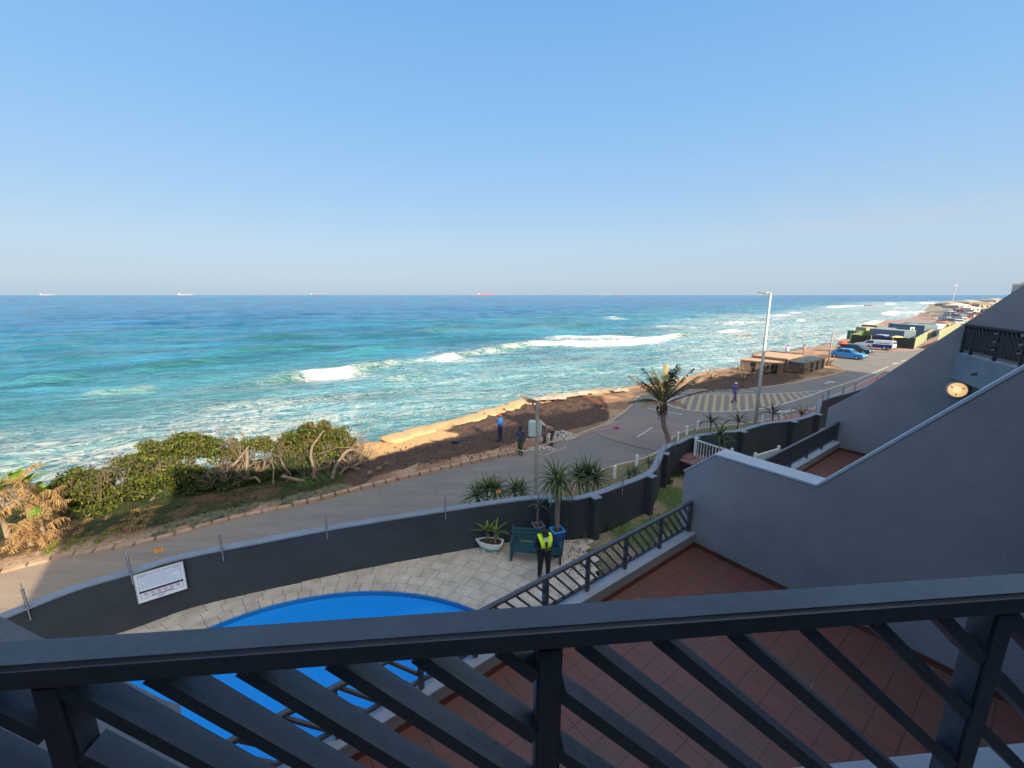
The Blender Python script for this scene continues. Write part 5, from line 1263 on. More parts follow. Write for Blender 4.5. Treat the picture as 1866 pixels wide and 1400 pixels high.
# ---------------------------------------------------------------- bushes on the bank at the left
random.seed(5)
def gz(x, y):
    z, d = ground_z(np.array([float(x)]), np.array([float(y)])); return float(z[0])
def branchy(mb, p, d, L, r, depth, spread=.6, tints=None, up=.15):
    if depth == 0 or r < .003: return []
    n = 3; pts = [p]; q = Vector(p); dd = Vector(d)
    for i in range(n):
        dd = (dd + Vector((U(-.3, .3), U(-.3, .3), U(-.2, .3) + up * .3))).normalized(); q = q + dd * L / n; pts.append(q.copy())
    mb.tube(pts, [r * (1 - .4 * i / n) for i in range(n + 1)], 5 if r > .02 else 4, cap=False, tint=R())
    ends = [q]
    for _ in range(2 if depth > 2 else 3):
        e = (dd + Vector((U(-1, 1), U(-1, 1), U(-.6, .9))) * spread).normalized()
        ends += branchy(mb, q if R() < .7 else pts[2], e, L * U(.6, .85), r * .58, depth - 1, spread, up=up)
    return ends
def bush(name, label, cat, roots, clumps, leaf, nleaf, size, twig=None, ntw=0):
    """roots: [(x, y, top x, top y, top z, r)], clumps: [(x, y, z, rx, ry, rz)]"""
    x0, y0 = roots[0][0], roots[0][1]; z0 = gz(x0, y0) - .1
    r = thing(name, (x0, y0, z0), label, cat); O = Vector((x0, y0, z0))
    ends = []
    for k, (x, y, tx, ty, tz, rr_) in enumerate(roots):
        mb = MB(); b0 = Vector((x, y, gz(x, y) - .12)) - O; t0 = Vector((tx, ty, tz)) - O; mid = b0.lerp(t0, .5) + Vector((U(-.35, .35), U(-.3, .3), U(-.3, .15)))
        P = smooth_path([b0, b0.lerp(mid, .6) + Vector((U(-.15, .15), U(-.15, .15), .05)), mid, t0], 4); mb.tube(P, [rr_ * (1 - .55 * i / len(P)) for i in range(len(P))], 7, tint=.4)
        for i in (len(P) // 2, len(P) * 2 // 3, len(P) - 1):
            for _ in range(3): ends += branchy(mb, P[i], Vector((U(-1, 1), U(-1, 1), U(.1, 1))).normalized(), .7, rr_ * .4, 4, .75)
        mb.build('trunk', M_BARK, r, smooth=True, fixn=False)
    mb = MB(); tot = sum(c[3] * c[4] * c[5] for c in clumps) ** 1.0
    for c in clumps:
        n = int(nleaf * (c[3] * c[4] * c[5]) / tot); subs = [Vector((U(-1, 1), U(-1, 1), U(-.8, 1))) for _ in range(max(6, int(38 * (c[3] * c[4]) ** .5)))]
        subs = [s.normalized() * U(.55, 1) if s.length > 1 else s for s in subs]
        for s in subs:
            cc = (c[0] - x0 + s.x * c[3], c[1] - y0 + s.y * c[4], c[2] - z0 + s.z * c[5]); k = U(.14, .36)
            leafball(mb, cc, (k * 1.25, k * 1.25, k * .8), max(12, n // len(subs)), size)
    mb.build('crown', leaf, r, fixn=False)['kind'] = 'stuff'
    if twig:
        mb = MB()
        for c in twig:
            for _ in range(ntw):
                p = Vector((c[0] - x0 + U(-1, 1) * c[3], c[1] - y0 + U(-1, 1) * c[4], c[2] - z0 - c[5] * .8)); branchy(mb, p, Vector((U(-.6, .6), U(-.6, .6), 1)).normalized(), c[5] * U(.5, .8), .012, 5, .65, up=.3)
        mb.build('bare_twigs', M_TWIG, r, fixn=False)['kind'] = 'stuff'
    return r
def P_(px, y, py): q = by_depth(px, y, 0); return (q.x, y, zat(y, py))
def cl(px, y, py, rx, ry, rz): a = P_(px, y, py); return (a[0], a[1], a[2], rx, ry, rz)
# bush 1: round green bush right of the bananas
b1 = P_(150, 17.6, 900)
bush('coastal_bush', 'leafy green bush right of the dead banana plants', 'bush', [(b1[0] + .3, 17.0, b1[0] + .1, 17.6, b1[2] - .3, .07), (b1[0] - .8, 17.1, b1[0] - 1.0, 17.4, b1[2] - .4, .05)],
     [cl(100, 17.5, 898, 1.0, .9, .55), cl(150, 17.8, 882, .9, .9, .6), cl(75, 17.3, 915, .6, .6, .35), cl(178, 17.6, 905, .5, .6, .4), cl(150, 16.6, 930, .45, .4, .25), cl(120, 17.4, 868, .5, .5, .25), cl(95, 17.2, 925, .8, .5, .35)], M_LEAF1, 19000, .074)
# bush 2: the wide wind-pruned bush
bush('coastal_bush', 'wide wind clipped bush with yellowing leaves, sunlit on top and dark below', 'bush',
     [(P_(270, 18.2, 0)[0], 17.6, *P_(280, 19.2, 850), .09), (P_(330, 18.6, 0)[0], 18.2, *P_(340, 19.8, 830), .08), (P_(215, 18, 0)[0], 17.6, *P_(215, 18.6, 870), .06), (P_(385, 19.4, 0)[0], 19.0, *P_(395, 20.2, 850), .08)],
     [cl(225, 18.6, 848, .8, .8, .5), cl(280, 19.2, 828, 1.1, .9, .55), cl(335, 19.6, 815, 1.0, 1.0, .55), cl(385, 20.0, 820, .9, .9, .55), cl(250, 18.4, 872, .8, .7, .35), cl(320, 18.7, 860, 1.0, .7, .45), cl(300, 18.6, 885, 1.2, .6, .4), cl(240, 18.3, 890, .7, .5, .35)], M_LEAF1, 25000, .078,
     [cl(355, 19.8, 800, .8, .6, .45), cl(240, 18.7, 830, .6, .5, .4)], 7)
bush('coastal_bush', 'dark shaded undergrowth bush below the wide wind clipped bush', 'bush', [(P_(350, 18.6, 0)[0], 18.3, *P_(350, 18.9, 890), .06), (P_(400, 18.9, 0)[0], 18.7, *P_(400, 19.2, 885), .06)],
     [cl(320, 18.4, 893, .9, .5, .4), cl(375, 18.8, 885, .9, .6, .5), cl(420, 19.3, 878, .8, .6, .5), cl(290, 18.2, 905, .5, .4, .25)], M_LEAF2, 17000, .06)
# bush 3: twisted tree with the dry crown
bush('wind_bent_tree', 'twisted coastal tree with leaning bare trunks and a dry orange crown edge', 'tree',
     [(P_(655, 20.8, 0)[0], 20.9, *P_(600, 21.4, 820), .10), (P_(565, 20.4, 0)[0], 20.2, *P_(563, 21.2, 830), .11), (P_(610, 20.3, 0)[0], 20.2, *P_(640, 21.2, 815), .07), (P_(500, 20.2, 0)[0], 19.9, *P_(520, 21.0, 840), .10), (P_(450, 19.9, 0)[0], 19.6, *P_(440, 20.6, 830), .12)],
     [cl(545, 21.2, 800, .75, .8, .45), cl(575, 21.4, 785, .7, .8, .45), cl(525, 21.0, 820, .7, .7, .4), cl(600, 21.6, 800, .5, .7, .4), cl(470, 20.8, 812, .45, .5, .3), cl(555, 21.0, 815, .9, .6, .35), cl(612, 21.6, 795, .7, .6, .45), cl(632, 21.5, 815, .5, .5, .4), cl(585, 20.9, 828, .8, .5, .3), cl(500, 20.9, 815, .6, .5, .35), cl(450, 20.5, 812, .5, .5, .3), cl(430, 20.4, 835, .5, .5, .35)], M_LEAF1, 21000, .072,
     [cl(595, 21.6, 790, .75, .7, .75), cl(625, 21.8, 800, .75, .7, .85), cl(640, 21.7, 815, .6, .6, .7), cl(575, 21.5, 775, .8, .6, .45), cl(500, 21.0, 800, .9, .6, .5), cl(450, 20.6, 810, .6, .5, .5), cl(560, 21.4, 820, .9, .6, .6), cl(650, 21.5, 822, .4, .5, .6)], 30)
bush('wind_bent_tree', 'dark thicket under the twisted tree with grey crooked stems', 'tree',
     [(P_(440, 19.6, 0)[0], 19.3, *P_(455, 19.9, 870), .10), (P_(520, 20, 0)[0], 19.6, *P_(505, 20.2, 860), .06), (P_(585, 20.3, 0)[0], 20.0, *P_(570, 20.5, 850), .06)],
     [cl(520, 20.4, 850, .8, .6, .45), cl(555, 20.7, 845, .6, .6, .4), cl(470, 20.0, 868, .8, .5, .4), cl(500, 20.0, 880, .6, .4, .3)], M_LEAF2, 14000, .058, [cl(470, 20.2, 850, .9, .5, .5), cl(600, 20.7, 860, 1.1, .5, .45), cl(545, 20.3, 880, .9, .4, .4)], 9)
# bare crooked limbs in front of the thicket
def limb(parent, pts, r0, r1):
    P = [Vector(P_(a, y, b)) - parent.location for a, b, y in pts]; P = smooth_path(P, 5); mb = MB(); mb.tube(P, [r0 + (r1 - r0) * i / len(P) + .008 * sin(i * 2.1) for i in range(len(P))], 8, tint=.5); mb.build('bare_limb', M_BARK, parent, smooth=True, fixn=False)
_wt = [o for o in bpy.data.objects if o.name.startswith('wind_bent_tree') and o.parent is None]
limb(_wt[0], [(598, 874, 19.7), (604, 856, 19.8), (614, 840, 19.9), (628, 824, 20.2), (640, 820, 20.5), (654, 826, 20.8), (668, 840, 20.9)], .10, .07)
limb(_wt[0], [(563, 878, 19.7), (566, 855, 19.8), (562, 835, 20.0), (566, 815, 20.3)], .09, .06); limb(_wt[0], [(566, 815, 20.3), (578, 800, 20.6), (590, 785, 20.9)], .055, .03)
limb(_wt[1], [(446, 822, 20.0), (444, 840, 19.7), (441, 858, 19.4), (446, 872, 19.3), (455, 870, 19.2), (463, 880, 19.1)], .09, .04)
limb(_wt[1], [(400, 862, 19.0), (420, 846, 19.3), (438, 828, 19.8), (452, 812, 20.2)], .09, .05); limb(_wt[1], [(505, 868, 19.5), (530, 874, 19.5), (556, 880, 19.6), (574, 880, 19.7)], .08, .10)
limb(_wt[1], [(487, 892, 19.2), (488, 872, 19.3), (491, 852, 19.5), (486, 836, 19.9)], .045, .02); limb(_wt[1], [(505, 835, 19.9), (512, 852, 19.6), (522, 866, 19.4)], .03, .02)
# bananas
def banana(px, y, pytop, label, n=9, green=3, L=1.3, seed=0):
    random.seed(seed); q = by_depth(px, y, 0); z0 = gz(q.x, q.y) - .05; H = max(.8, zat(y, pytop) - z0)
    r = thing('banana_plant', (q.x, q.y, z0), label, 'banana plant', 'banana plants at the left edge')
    mb = MB(); mb.tube(smooth_path([(0, 0, 0), (U(-.1, .1), 0, H * .35), (U(-.15, .15), U(-.1, .1), H * .7)], 4), [.10, .10, .09, .09, .08, .07, .06, .05, .04], 9); mb.build('stem', M_DRYW, r, smooth=True)
    for k in range(n):
        az = k * 2.4 + U(-.3, .3); g = k < green; el = U(.9, 1.4) if g else U(-.2, 1.35); l = L * U(.8, 1.1) * (.8 if g else 1)
        mb = MB(); base = Vector((U(-.12, .12), U(-.12, .12), H * (.65 if g else U(.25, .8)))); e = el; p = base; W = .17 if g else .14; seg = 12; side = Vector((-sin(az), cos(az), 0)); pts = []
        for i in range(seg + 1):
            pts.append((p.copy(), e)); e = el - (1.0 if g else U(1.0, 2.4)) * (i / seg) ** 1.2; p = p + Vector((cos(az) * cos(e), sin(az) * cos(e), sin(e))) * l / seg
        mb.tube([a for a, b in pts], [.02 * (1 - i / (seg + 1)) + .004 for i in range(seg + 1)], 4, tint=.4)
        for i in range(2, seg):
            for s in (-1, 1):
                for t in range(1 if g else 3):
                    a = pts[i][0].lerp(pts[i + 1][0], t / 3 if not g else 0); b_ = pts[i + 1][0] if g else a + (pts[i + 1][0] - pts[i][0]) * U(.12, .24)
                    w_ = W * sin(pi * (i / seg) ** .8) + .03; hang = (.15 if g else U(.3, 2.0)); o_ = side * s * w_ + Vector((0, 0, -w_ * hang)) + Vector((U(-.03, .03), U(-.03, .03), 0)) * (0 if g else 1)
                    mb.add([a, b_, b_ + o_, a + o_ * U(.9, 1.1)], [(0, 1, 2, 3)], U(0, 1))
        mb.build('leaf' if g else 'dead_leaf', M_BANANA if g else M_DEAD, r, fixn=False)
banana(18, 15.0, 842, 'tallest banana plant with an upright bright green leaf above dead ones', 22, 5, 1.25, 3)
banana(-35, 14.6, 850, 'banana plant cut by the left edge with hanging brown leaves', 18, 4, 1.2, 4)
banana(50, 15.6, 880, 'banana plant with drooping straw coloured leaves beside the leafy bush', 20, 3, 1.0, 5)
banana(30, 14.0, 925, 'collapsed dead banana plant lying nearest the sandy road edge', 22, 2, .85, 6)
banana(5, 13.9, 950, 'lowest dead banana clump at the left edge over the grass', 20, 0, .75, 8)
# straw coloured litter, grass tufts
random.seed(9)
def tufts(px0, px1, off0, off1, n, h, m, name, label, cat, kind='stuff', nb=26, thr=0):
    mb = MB(); kk = KERB
    for _ in range(n):
        px = U(px0, px1); d = ray(px, 900); brg = d[0] / d[1]
        # kerb point on that bearing
        best = min(range(len(kp)), key=lambda i: abs(kp[i][0] / max(kp[i][1], .1) - brg)); kx, ky = kp[best]; o_ = U(off0, off1)
        i2 = min(len(kp) - 1, best + 1); tx, ty = kp[i2][0] - kp[best - 1][0], kp[i2][1] - kp[best - 1][1]; l = math.hypot(tx, ty); x, y = kx - ty / l * o_, ky + tx / l * o_
        if thr and float(fbm(np.array(x * .9), np.array(y * .9), 3, 88)) < thr: continue
        z = gz(x, y) - .03; a0 = U(0, 6.3)
        for k in range(nb):
            a = a0 + U(-1.3, 1.3); e = U(.3, 1.3); l_ = h * U(.6, 1.2); b_ = Vector((x + U(-.09, .09), y + U(-.09, .09), z)); m1 = b_ + Vector((cos(a) * cos(e), sin(a) * cos(e), sin(e))) * l_ * .55; m2 = m1 + Vector((cos(a), sin(a), -.3)) * l_ * .45; s_ = Vector((-sin(a), cos(a), 0)) * .009
            mb.add([b_ - s_, b_ + s_, m1 + s_ * .8, m1 - s_ * .8, m2], [(0, 1, 2, 3), (3, 2, 4)], R())
    return tag(mb.build(name, m, fixn=False), label, cat, kind=kind)
tufts(185, 640, .35, 1.0, 170, .34, M_TUFT, 'verge_grass', 'grey green windswept grass tufts along the brick kerb', 'grass', thr=.45)
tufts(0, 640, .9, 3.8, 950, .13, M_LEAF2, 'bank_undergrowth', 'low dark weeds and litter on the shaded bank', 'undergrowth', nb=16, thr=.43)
tufts(-60, 230, .9, 3.6, 300, .16, M_DEAD, 'dry_litter', 'straw coloured dead leaves on the bank under the bananas', 'undergrowth', nb=18)
tufts(40, 130, .6, 1.6, 70, .2, leafmat('lime weeds', (.10, .14, .02), (.30, .33, .05)), 'lime_weeds', 'yellow green weeds below the banana plants', 'weeds', nb=20)
tufts(540, 660, 2.2, 4.2, 190, .16, leafmat('bright weeds', (.04, .11, .02), (.12, .24, .05)), 'creeping_weeds', 'bright green creeper below the twisted tree', 'weeds', nb=20)
# verge weeds on our side of the road
w = MB()
for _ in range(900):
    px = U(1040, 1500); t = U(0, 1); i = random.randrange(len(w_out) - 1); p0 = w_out[i]; 
    x, y = p0[0] + U(0, 1.2) * -.45, p0[1] + U(.1, 1.0) * .9
    if in1((x, y), POLYROAD) : continue
    for k in range(10):
        a = U(0, 6.3); b_ = Vector((x + U(-.1, .1), y + U(-.1, .1), .06)); h = U(.05, .14); s_ = Vector((.006, .002, 0)); w.add([b_ - s_, b_ + s_, b_ + Vector((cos(a) * h * .5, sin(a) * h * .5, h))], [(0, 1, 2)], R())
tag(w.build('verge_grass', M_TUFT, fixn=False), 'short dry grass on the strip between the curved kerb and the wall', 'grass', kind='stuff')
# driftwood and roots on the far soil bed
random.seed(21)
def roots(px, py, s, label, n=6):
    q = G(px, py, .05); r = thing('driftwood', q, label, 'driftwood', 'uprooted stumps on the dark soil'); mb = MB()
    for k in range(n):
        a = U(0, 6.3); d = Vector((cos(a), sin(a), U(.0, .7))).normalized(); branchy(mb, Vector((0, 0, .15)), d, s * U(.7, 1.3), .11 * s, 4, .6, up=-.1)
    mb.build('stump', M_DRYW, r, fixn=False); mb = MB(); mb.tube([(-s * .9, 0, .12), (0, .1, .22), (s * .9, .2, .15)], [.10 * s, .16 * s, .09 * s], 7); mb.build('log', M_DRYW, r, smooth=True)
for k, (px, py, s) in enumerate([(1298, 690, .9), (1338, 680, .9), (1356, 692, 1.1), (1372, 685, .9), (1398, 681, .8), (1415, 679, 1.0), (1430, 674, 1.0), (1447, 679, 1.1), (1460, 681, .8)]):
    roots(px, py, s * .62, ['lone stump at the left end of the dark bed', 'stump beside the left end of the dark bed', 'pale forked log near the purple walker', 'stump left of the lamp base line', 'root tangle right of the white lamp', 'pale log in front of the stone wall', 'root heap against the stone wall', 'dark twisted heap left of the flat roofed block', 'dark heap at the corner of the flat roofed block'][k])
# ================================================================== people
random.seed(31)
def capsule(mb, a, b, r0, r1, n=14):
    a = Vector(a); b = Vector(b); d = b - a; L = d.length or 1e-4; d = d / L; x = d.orthogonal().normalized(); y = d.cross(x); prof = []
    for k in range(1, 5): t = pi / 2 * (1 - k / 4); prof.append((a - d * r0 * sin(t), r0 * cos(t)))
    for k in range(0, 4): t = pi / 2 * k / 4; prof.append((b + d * r1 * sin(t), r1 * cos(t)))
    vs = [a - d * r0]; fs = []
    for c, r in prof:
        for j in range(n): t = 2 * pi * j / n; vs.append(c + (x * cos(t) + y * sin(t)) * r)
    vs.append(b + d * r1); m = len(prof)
    for j in range(n): fs.append((0, 1 + (j + 1) % n, 1 + j))
    for i in range(m - 1):
        for j in range(n): j2 = (j + 1) % n; fs.append((1 + i * n + j, 1 + i * n + j2, 1 + (i + 1) * n + j2, 1 + (i + 1) * n + j))
    e = 1 + m * n
    for j in range(n): fs.append((e, 1 + (m - 1) * n + j, 1 + (m - 1) * n + (j + 1) % n))
    mb.add(vs, fs)
def ellip(mb, c, r, rot=None, n=14, m=9):
    vs = []; fs = []; M = rot or Matrix.Identity(3); c = Vector(c)
    vs.append(c + M @ Vector((0, 0, -r[2])))
    for i in range(1, m):
        t = -pi / 2 + pi * i / m
        for j in range(n): p = 2 * pi * j / n; vs.append(c + M @ Vector((r[0] * cos(t) * cos(p), r[1] * cos(t) * sin(p), r[2] * sin(t))))
    vs.append(c + M @ Vector((0, 0, r[2])))
    for j in range(n): fs.append((0, 1 + (j + 1) % n, 1 + j))
    for i in range(m - 2):
        for j in range(n): j2 = (j + 1) % n; fs.append((1 + i * n + j, 1 + i * n + j2, 1 + (i + 1) * n + j2, 1 + (i + 1) * n + j))
    e = len(vs) - 1
    for j in range(n): fs.append((e, 1 + (m - 2) * n + j, 1 + (m - 2) * n + (j + 1) % n))
    mb.add(vs, fs)
def fuse(name, mb, m, parent, vox=.012, it=3):
    "one continuous skin over the limbs"
    me = bpy.data.meshes.new(name); me.from_pydata(mb.v, [], mb.f); o = bpy.data.objects.new(name, me); COL.objects.link(o)
    rm = o.modifiers.new('r', 'REMESH'); rm.mode = 'VOXEL'; rm.voxel_size = vox; sm = o.modifiers.new('s', 'SMOOTH'); sm.iterations = it; sm.factor = .5
    dg = bpy.context.evaluated_depsgraph_get(); m2 = bpy.data.meshes.new_from_object(o.evaluated_get(dg)); m2.name = name
    o.modifiers.clear(); o.data = m2; bpy.data.meshes.remove(me); m2.materials.clear(); m2.materials.append(m); m2.shade_smooth(); o.parent = parent; return o
BASE = dict(pel=(0, 0, .95), wst=(0, .0, 1.08), chs=(0, .01, 1.30), nck=(0, 0, 1.47), hed=(0, .03, 1.62), shl=(-.175, 0, 1.41), shr=(.175, 0, 1.41),
            ell=(-.22, -.02, 1.12), elr=(.22, -.02, 1.12), wrl=(-.23, .06, .88), wrr=(.23, .06, .88), hal=(-.23, .09, .80), har=(.23, .09, .80),
            hil=(-.095, 0, .92), hir=(.095, 0, .92), knl=(-.11, .03, .50), knr=(.11, .03, .50), anl=(-.12, 0, .09), anr=(.12, 0, .09), tol=(-.14, .15, .035), tor=(.14, .15, .035))
def person(loc, rz, label, pose, shirt, trousers, shoes=(.03, .03, .03), skin=(.09, .05, .03), cap=None, hair=(.015, .012, .01), vox=.012, extra=None, long_sleeve=True, height=1.72, band=None, group=None, collar=None):
    J = {k: Vector(v) for k, v in BASE.items()}; J.update({k: Vector(v) for k, v in pose.items()})
    r = thing('person', loc, label, 'person', group, rz=rz); s = height / 1.75; r.scale = (s, s, s)
    msk = mat('skin %.3f' % skin[0], skin, .5, .08, 6)
    b = MB()
    capsule(b, J['pel'], J['wst'], .125, .12); capsule(b, J['wst'], J['chs'], .12, .135); capsule(b, J['shl'], J['shr'], .062, .062); capsule(b, J['chs'], J['nck'], .11, .06); capsule(b, J['nck'], J['hed'], .052, .05)
    hd = (J['hed'] - J['nck']).normalized(); fw = J.get('face', Vector((0, 1, -.1))); fw = (fw - hd * fw.dot(hd)).normalized(); sd_ = fw.cross(hd); RM = Matrix((sd_, fw, hd)).transposed(); H = J['hed']
    ellip(b, H + hd * .015, (.077, .095, .115), RM); ellip(b, H + fw * .03 - hd * .055, (.055, .06, .055), RM)
    capsule(b, H + fw * .088 + hd * .012, H + fw * .108 - hd * .02, .010, .015, 8)                         # nose
    capsule(b, H + fw * .083 - hd * .052 - sd_ * .02, H + fw * .083 - hd * .052 + sd_ * .02, .010, .010, 8)    # mouth
    for q in (-1, 1): ellip(b, H + sd_ * q * .078 - fw * .005, (.012, .024, .032), RM, 8, 6); ellip(b, H + sd_ * q * .03 + fw * .080 + hd * .022, (.014, .012, .009), RM, 8, 5)
    for S_ in 'lr':
        sg_ = -1 if S_ == 'l' else 1
        capsule(b, J['sh' + S_], J['el' + S_], .050, .038); capsule(b, J['el' + S_], J['wr' + S_], .038, .026)
        capsule(b, J['hi' + S_], J['kn' + S_], .088, .056); capsule(b, J['kn' + S_], J['an' + S_], .056, .038); capsule(b, J['an' + S_], J['to' + S_], .038, .03)
        w0, h0 = J['wr' + S_], J['ha' + S_]; d = (h0 - w0).normalized(); a = J.get('palm' + S_, Vector((sg_ * -.2, 1, 0))); a = (a - d * a.dot(d)).normalized(); c = d.cross(a)
        ellip(b, w0 + d * .045, (.020, .040, .048), Matrix((a, c, d)).transposed(), 10, 7)
        for k, (off, ln) in enumerate(((-.030, .060), (-.010, .072), (.010, .068), (.029, .052))):
            p0 = w0 + d * .078 + c * off; p1 = p0 + (d * .9 + a * .35).normalized() * ln * .55; p2 = p1 + (d * .55 + a * .85).normalized() * ln * .5; capsule(b, p0, p1, .0095, .0088, 7); capsule(b, p1, p2, .0088, .0075, 7)
        p0 = w0 + d * .03 - c * .034; p1 = p0 + (d * .7 - c * .6 + a * .3).normalized() * .034; capsule(b, p0, p1, .0115, .010, 7); capsule(b, p1, p1 + (d * .8 + a * .5).normalized() * .028, .010, .008, 7)
    fuse('body', b, msk, r, vox if vox < .01 else .0095, 2)
    # clothes: own shells that follow the limbs
    b = MB(); capsule(b, J['pel'] + Vector((0, 0, .0)), J['wst'], .150, .140); capsule(b, J['wst'], J['chs'], .140, .155); capsule(b, J['shl'], J['shr'], .080, .080); capsule(b, J['chs'], J['nck'] - hd * .05, .13, .075)
    for S_ in 'lr':
        capsule(b, J['sh' + S_], J['el' + S_], .068, .054)
        if long_sleeve: capsule(b, J['el' + S_], J['wr' + S_].lerp(J['el' + S_], .08), .054, .040)
    fuse('shirt', b, shirt if not isinstance(shirt, tuple) else mat('cloth %.2f %.2f %.2f' % shirt, shirt, .9, .15, 12, .5, 60), r, vox)
    b = MB(); capsule(b, J['hil'], J['hir'], .118, .118); capsule(b, J['pel'], J['pel'] + Vector((0, 0, .06)), .135, .13)
    for S_ in 'lr': capsule(b, J['hi' + S_], J['kn' + S_], .110, .075); capsule(b, J['kn' + S_], J['an' + S_].lerp(J['kn' + S_], .08), .075, .058)
    fuse('trousers', b, trousers if not isinstance(trousers, tuple) else mat('cloth %.2f %.2f %.2f' % trousers, trousers, .9, .15, 12, .5, 60), r, vox)
    for S_ in 'lr':
        b = MB(); capsule(b, J['an' + S_] - Vector((0, 0, .02)), J['an' + S_] + Vector((0, 0, .05)), .052, .052); capsule(b, J['an' + S_] + Vector((0, -.03, -.035)), J['to' + S_], .048, .040); fuse('shoe', b, mat('shoe %.2f' % shoes[0], shoes, .6), r, .012)
        if band:
            b = MB(); k = J['kn' + S_].lerp(J['an' + S_], .45); dd = (J['an' + S_] - J['kn' + S_]).normalized(); b.tube([k - dd * .03, k + dd * .03], .076, 14); b.build('reflective_band', mat('reflective strip', band, .4), r, smooth=True)
    if cap:
        b = MB(); ellip(b, H + hd * .045, (.090, .105, .095), RM, 16, 9); 
        ob = fuse('cap' if cap[1] == 'cap' else 'hat', b, mat('cap %.2f %.2f' % cap[0][:2], cap[0], .8, .1, 10), r, .01)
        if cap[1] == 'cap':
            b = MB(); c = H + hd * .05 + fw * .10; pts = [c + sd_ * (.075 * cos(t)) + fw * (.085 * sin(t)) for t in np.linspace(0, pi, 9)]; b.plate(pts, hd, .008); b.build('cap_peak', MATS['cap %.2f %.2f' % cap[0][:2]], ob)
    else:
        b = MB(); ellip(b, H + hd * .045 - fw * .012, (.086, .096, .092), RM, 16, 9); fuse('hair', b, mat('hair %.3f' % hair[0], hair, .9), r, .01)
    if extra: extra(r, J, (sd_, fw, hd))
    return r
NAVY = (.012, .022, .050)
# --- security guard standing in front of the bench, looking down at a phone
M_HIVIS = mat('hi-vis yellow', (.62, .95, .03), .7, .05, 5, emit=None)
def guard_extra(r, J, ax):
    # open jacket panels and high-visibility yoke
    for s in (-1, 1):
        b = MB(); pts = [Vector((s * .115, -.10, 1.50)), Vector((s * .125, .0, 1.525)), Vector((s * .125, .10, 1.47)), Vector((s * .105, .165, 1.36)), Vector((s * .085, .172, 1.22)), Vector((s * .075, .165, 1.12))]
        W = [.055, .06, .06, .062, .055, .045]; vs = []
        for p, w_ in zip(pts, W): vs += [p - Vector((w_, 0, 0)), p + Vector((w_, 0, 0)) - Vector((0, 0, .012 * 1))]
        k = len(pts); b.add(vs + [v + Vector((0, .012, .012)) for v in vs], [(2 * i, 2 * i + 1, 2 * i + 3, 2 * i + 2) for i in range(k - 1)] + [(2 * k + 2 * i, 2 * k + 2 * i + 2, 2 * k + 2 * i + 3, 2 * k + 2 * i + 1) for i in range(k - 1)] + [(2 * i, 2 * i + 2, 2 * k + 2 * i + 2, 2 * k + 2 * i) for i in range(k - 1)] + [(2 * i + 1, 2 * k + 2 * i + 1, 2 * k + 2 * i + 3, 2 * i + 3) for i in range(k - 1)])
        b.build('hi_vis_panel', M_HIVIS, r, smooth=True)
    b = MB(); b.add([(-.055, .085, 1.475), (.055, .085, 1.475), (.035, .158, 1.34), (0, .166, 1.27), (-.035, .158, 1.34)], [(0, 1, 2, 3, 4)]); b.v = [(x, y + .012, z) for x, y, z in b.v]; b.build('white_shirt_front', mat('white shirt', (.62, .68, .8), .8), r)
    b = MB(); ellip(b, (-.205, -.01, 1.40), (.05, .055, .06)); fuse('white_shoulder_patch', b, MATS['white shirt'], r, .01)
    b = MB(); b.tube([(0, .17, 1.36), (.0, .175, 1.24)], .02, 6); b.build('tie', mat('tie', NAVY, .7), r)
g = G(990, 1050, .30)
person(g, radians(180 + 18), 'security guard in black uniform with bright yellow shoulder panels standing before the green bench', dict(hed=(0, .055, 1.615), face=(0, 1, -.75), ell=(-.23, .0, 1.14), elr=(.23, .0, 1.14), wrl=(-.07, .23, 1.13), wrr=(.07, .23, 1.13), hal=(-.01, .27, 1.15), har=(.01, .29, 1.15), palml=(.4, .3, 1), palmr=(-.4, .3, 1)),
       (.016, .018, .024), (.014, .015, .02), shoes=(.02, .02, .02), cap=((.015, .016, .02), 'cap'), vox=.011, extra=guard_extra, height=1.76).scale = (1.18, 1.10, .96)
# the phone in the hands
ph = MB(); q = Matrix.Rotation(radians(198), 4, 'Z') @ Vector((.0, .31, 1.17)); ph.box((g.x + q.x, g.y + q.y, .30 + q.z), (.072, .145, .009), rot=Matrix.Rotation(radians(198), 3, 'Z') @ Matrix.Rotation(radians(35), 3, 'X')); tag(ph.build('phone', M_BLK, bevel=.003), "slim black phone held in the security guard's hands", 'phone')
# --- blue overall man with the red hat on the soil
p = G(911, 803, .02); person(p, radians(60), 'man in blue work jacket and red hat standing on the dark soil, arms folded', dict(ell=(-.24, .03, 1.16), elr=(.24, .03, 1.16), wrl=(.02, .21, 1.20), wrr=(-.02, .20, 1.26), hal=(.12, .20, 1.22), har=(-.10, .19, 1.29), palml=(0, -1, 0), palmr=(0, -1, 0)), (.010, .10, .40), (.02, .03, .07), cap=((.75, .035, .02), 'hat'), height=1.75)
# --- dark man walking by the kerb
p = G(948, 829, .02); person(p, radians(150), 'workman seen from behind in navy shirt and green trousers with reflective bands by the kerb', dict(pel=(0, 0, .94), knl=(-.10, .12, .52), anl=(-.11, .02, .09), tol=(-.12, .17, .035), knr=(.10, .04, .5), anr=(.12, -.16, .12), tor=(.12, -.02, .04), ell=(-.27, -.06, 1.14), wrl=(-.30, .07, .92), hal=(-.30, .12, .86), elr=(.28, .05, 1.15), wrr=(.28, .27, 1.05), har=(.27, .34, 1.03)), (.035, .05, .10), (.035, .06, .035), cap=((.012, .012, .015), 'cap'), band=(.55, .95, .45), height=1.72, vox=.012)
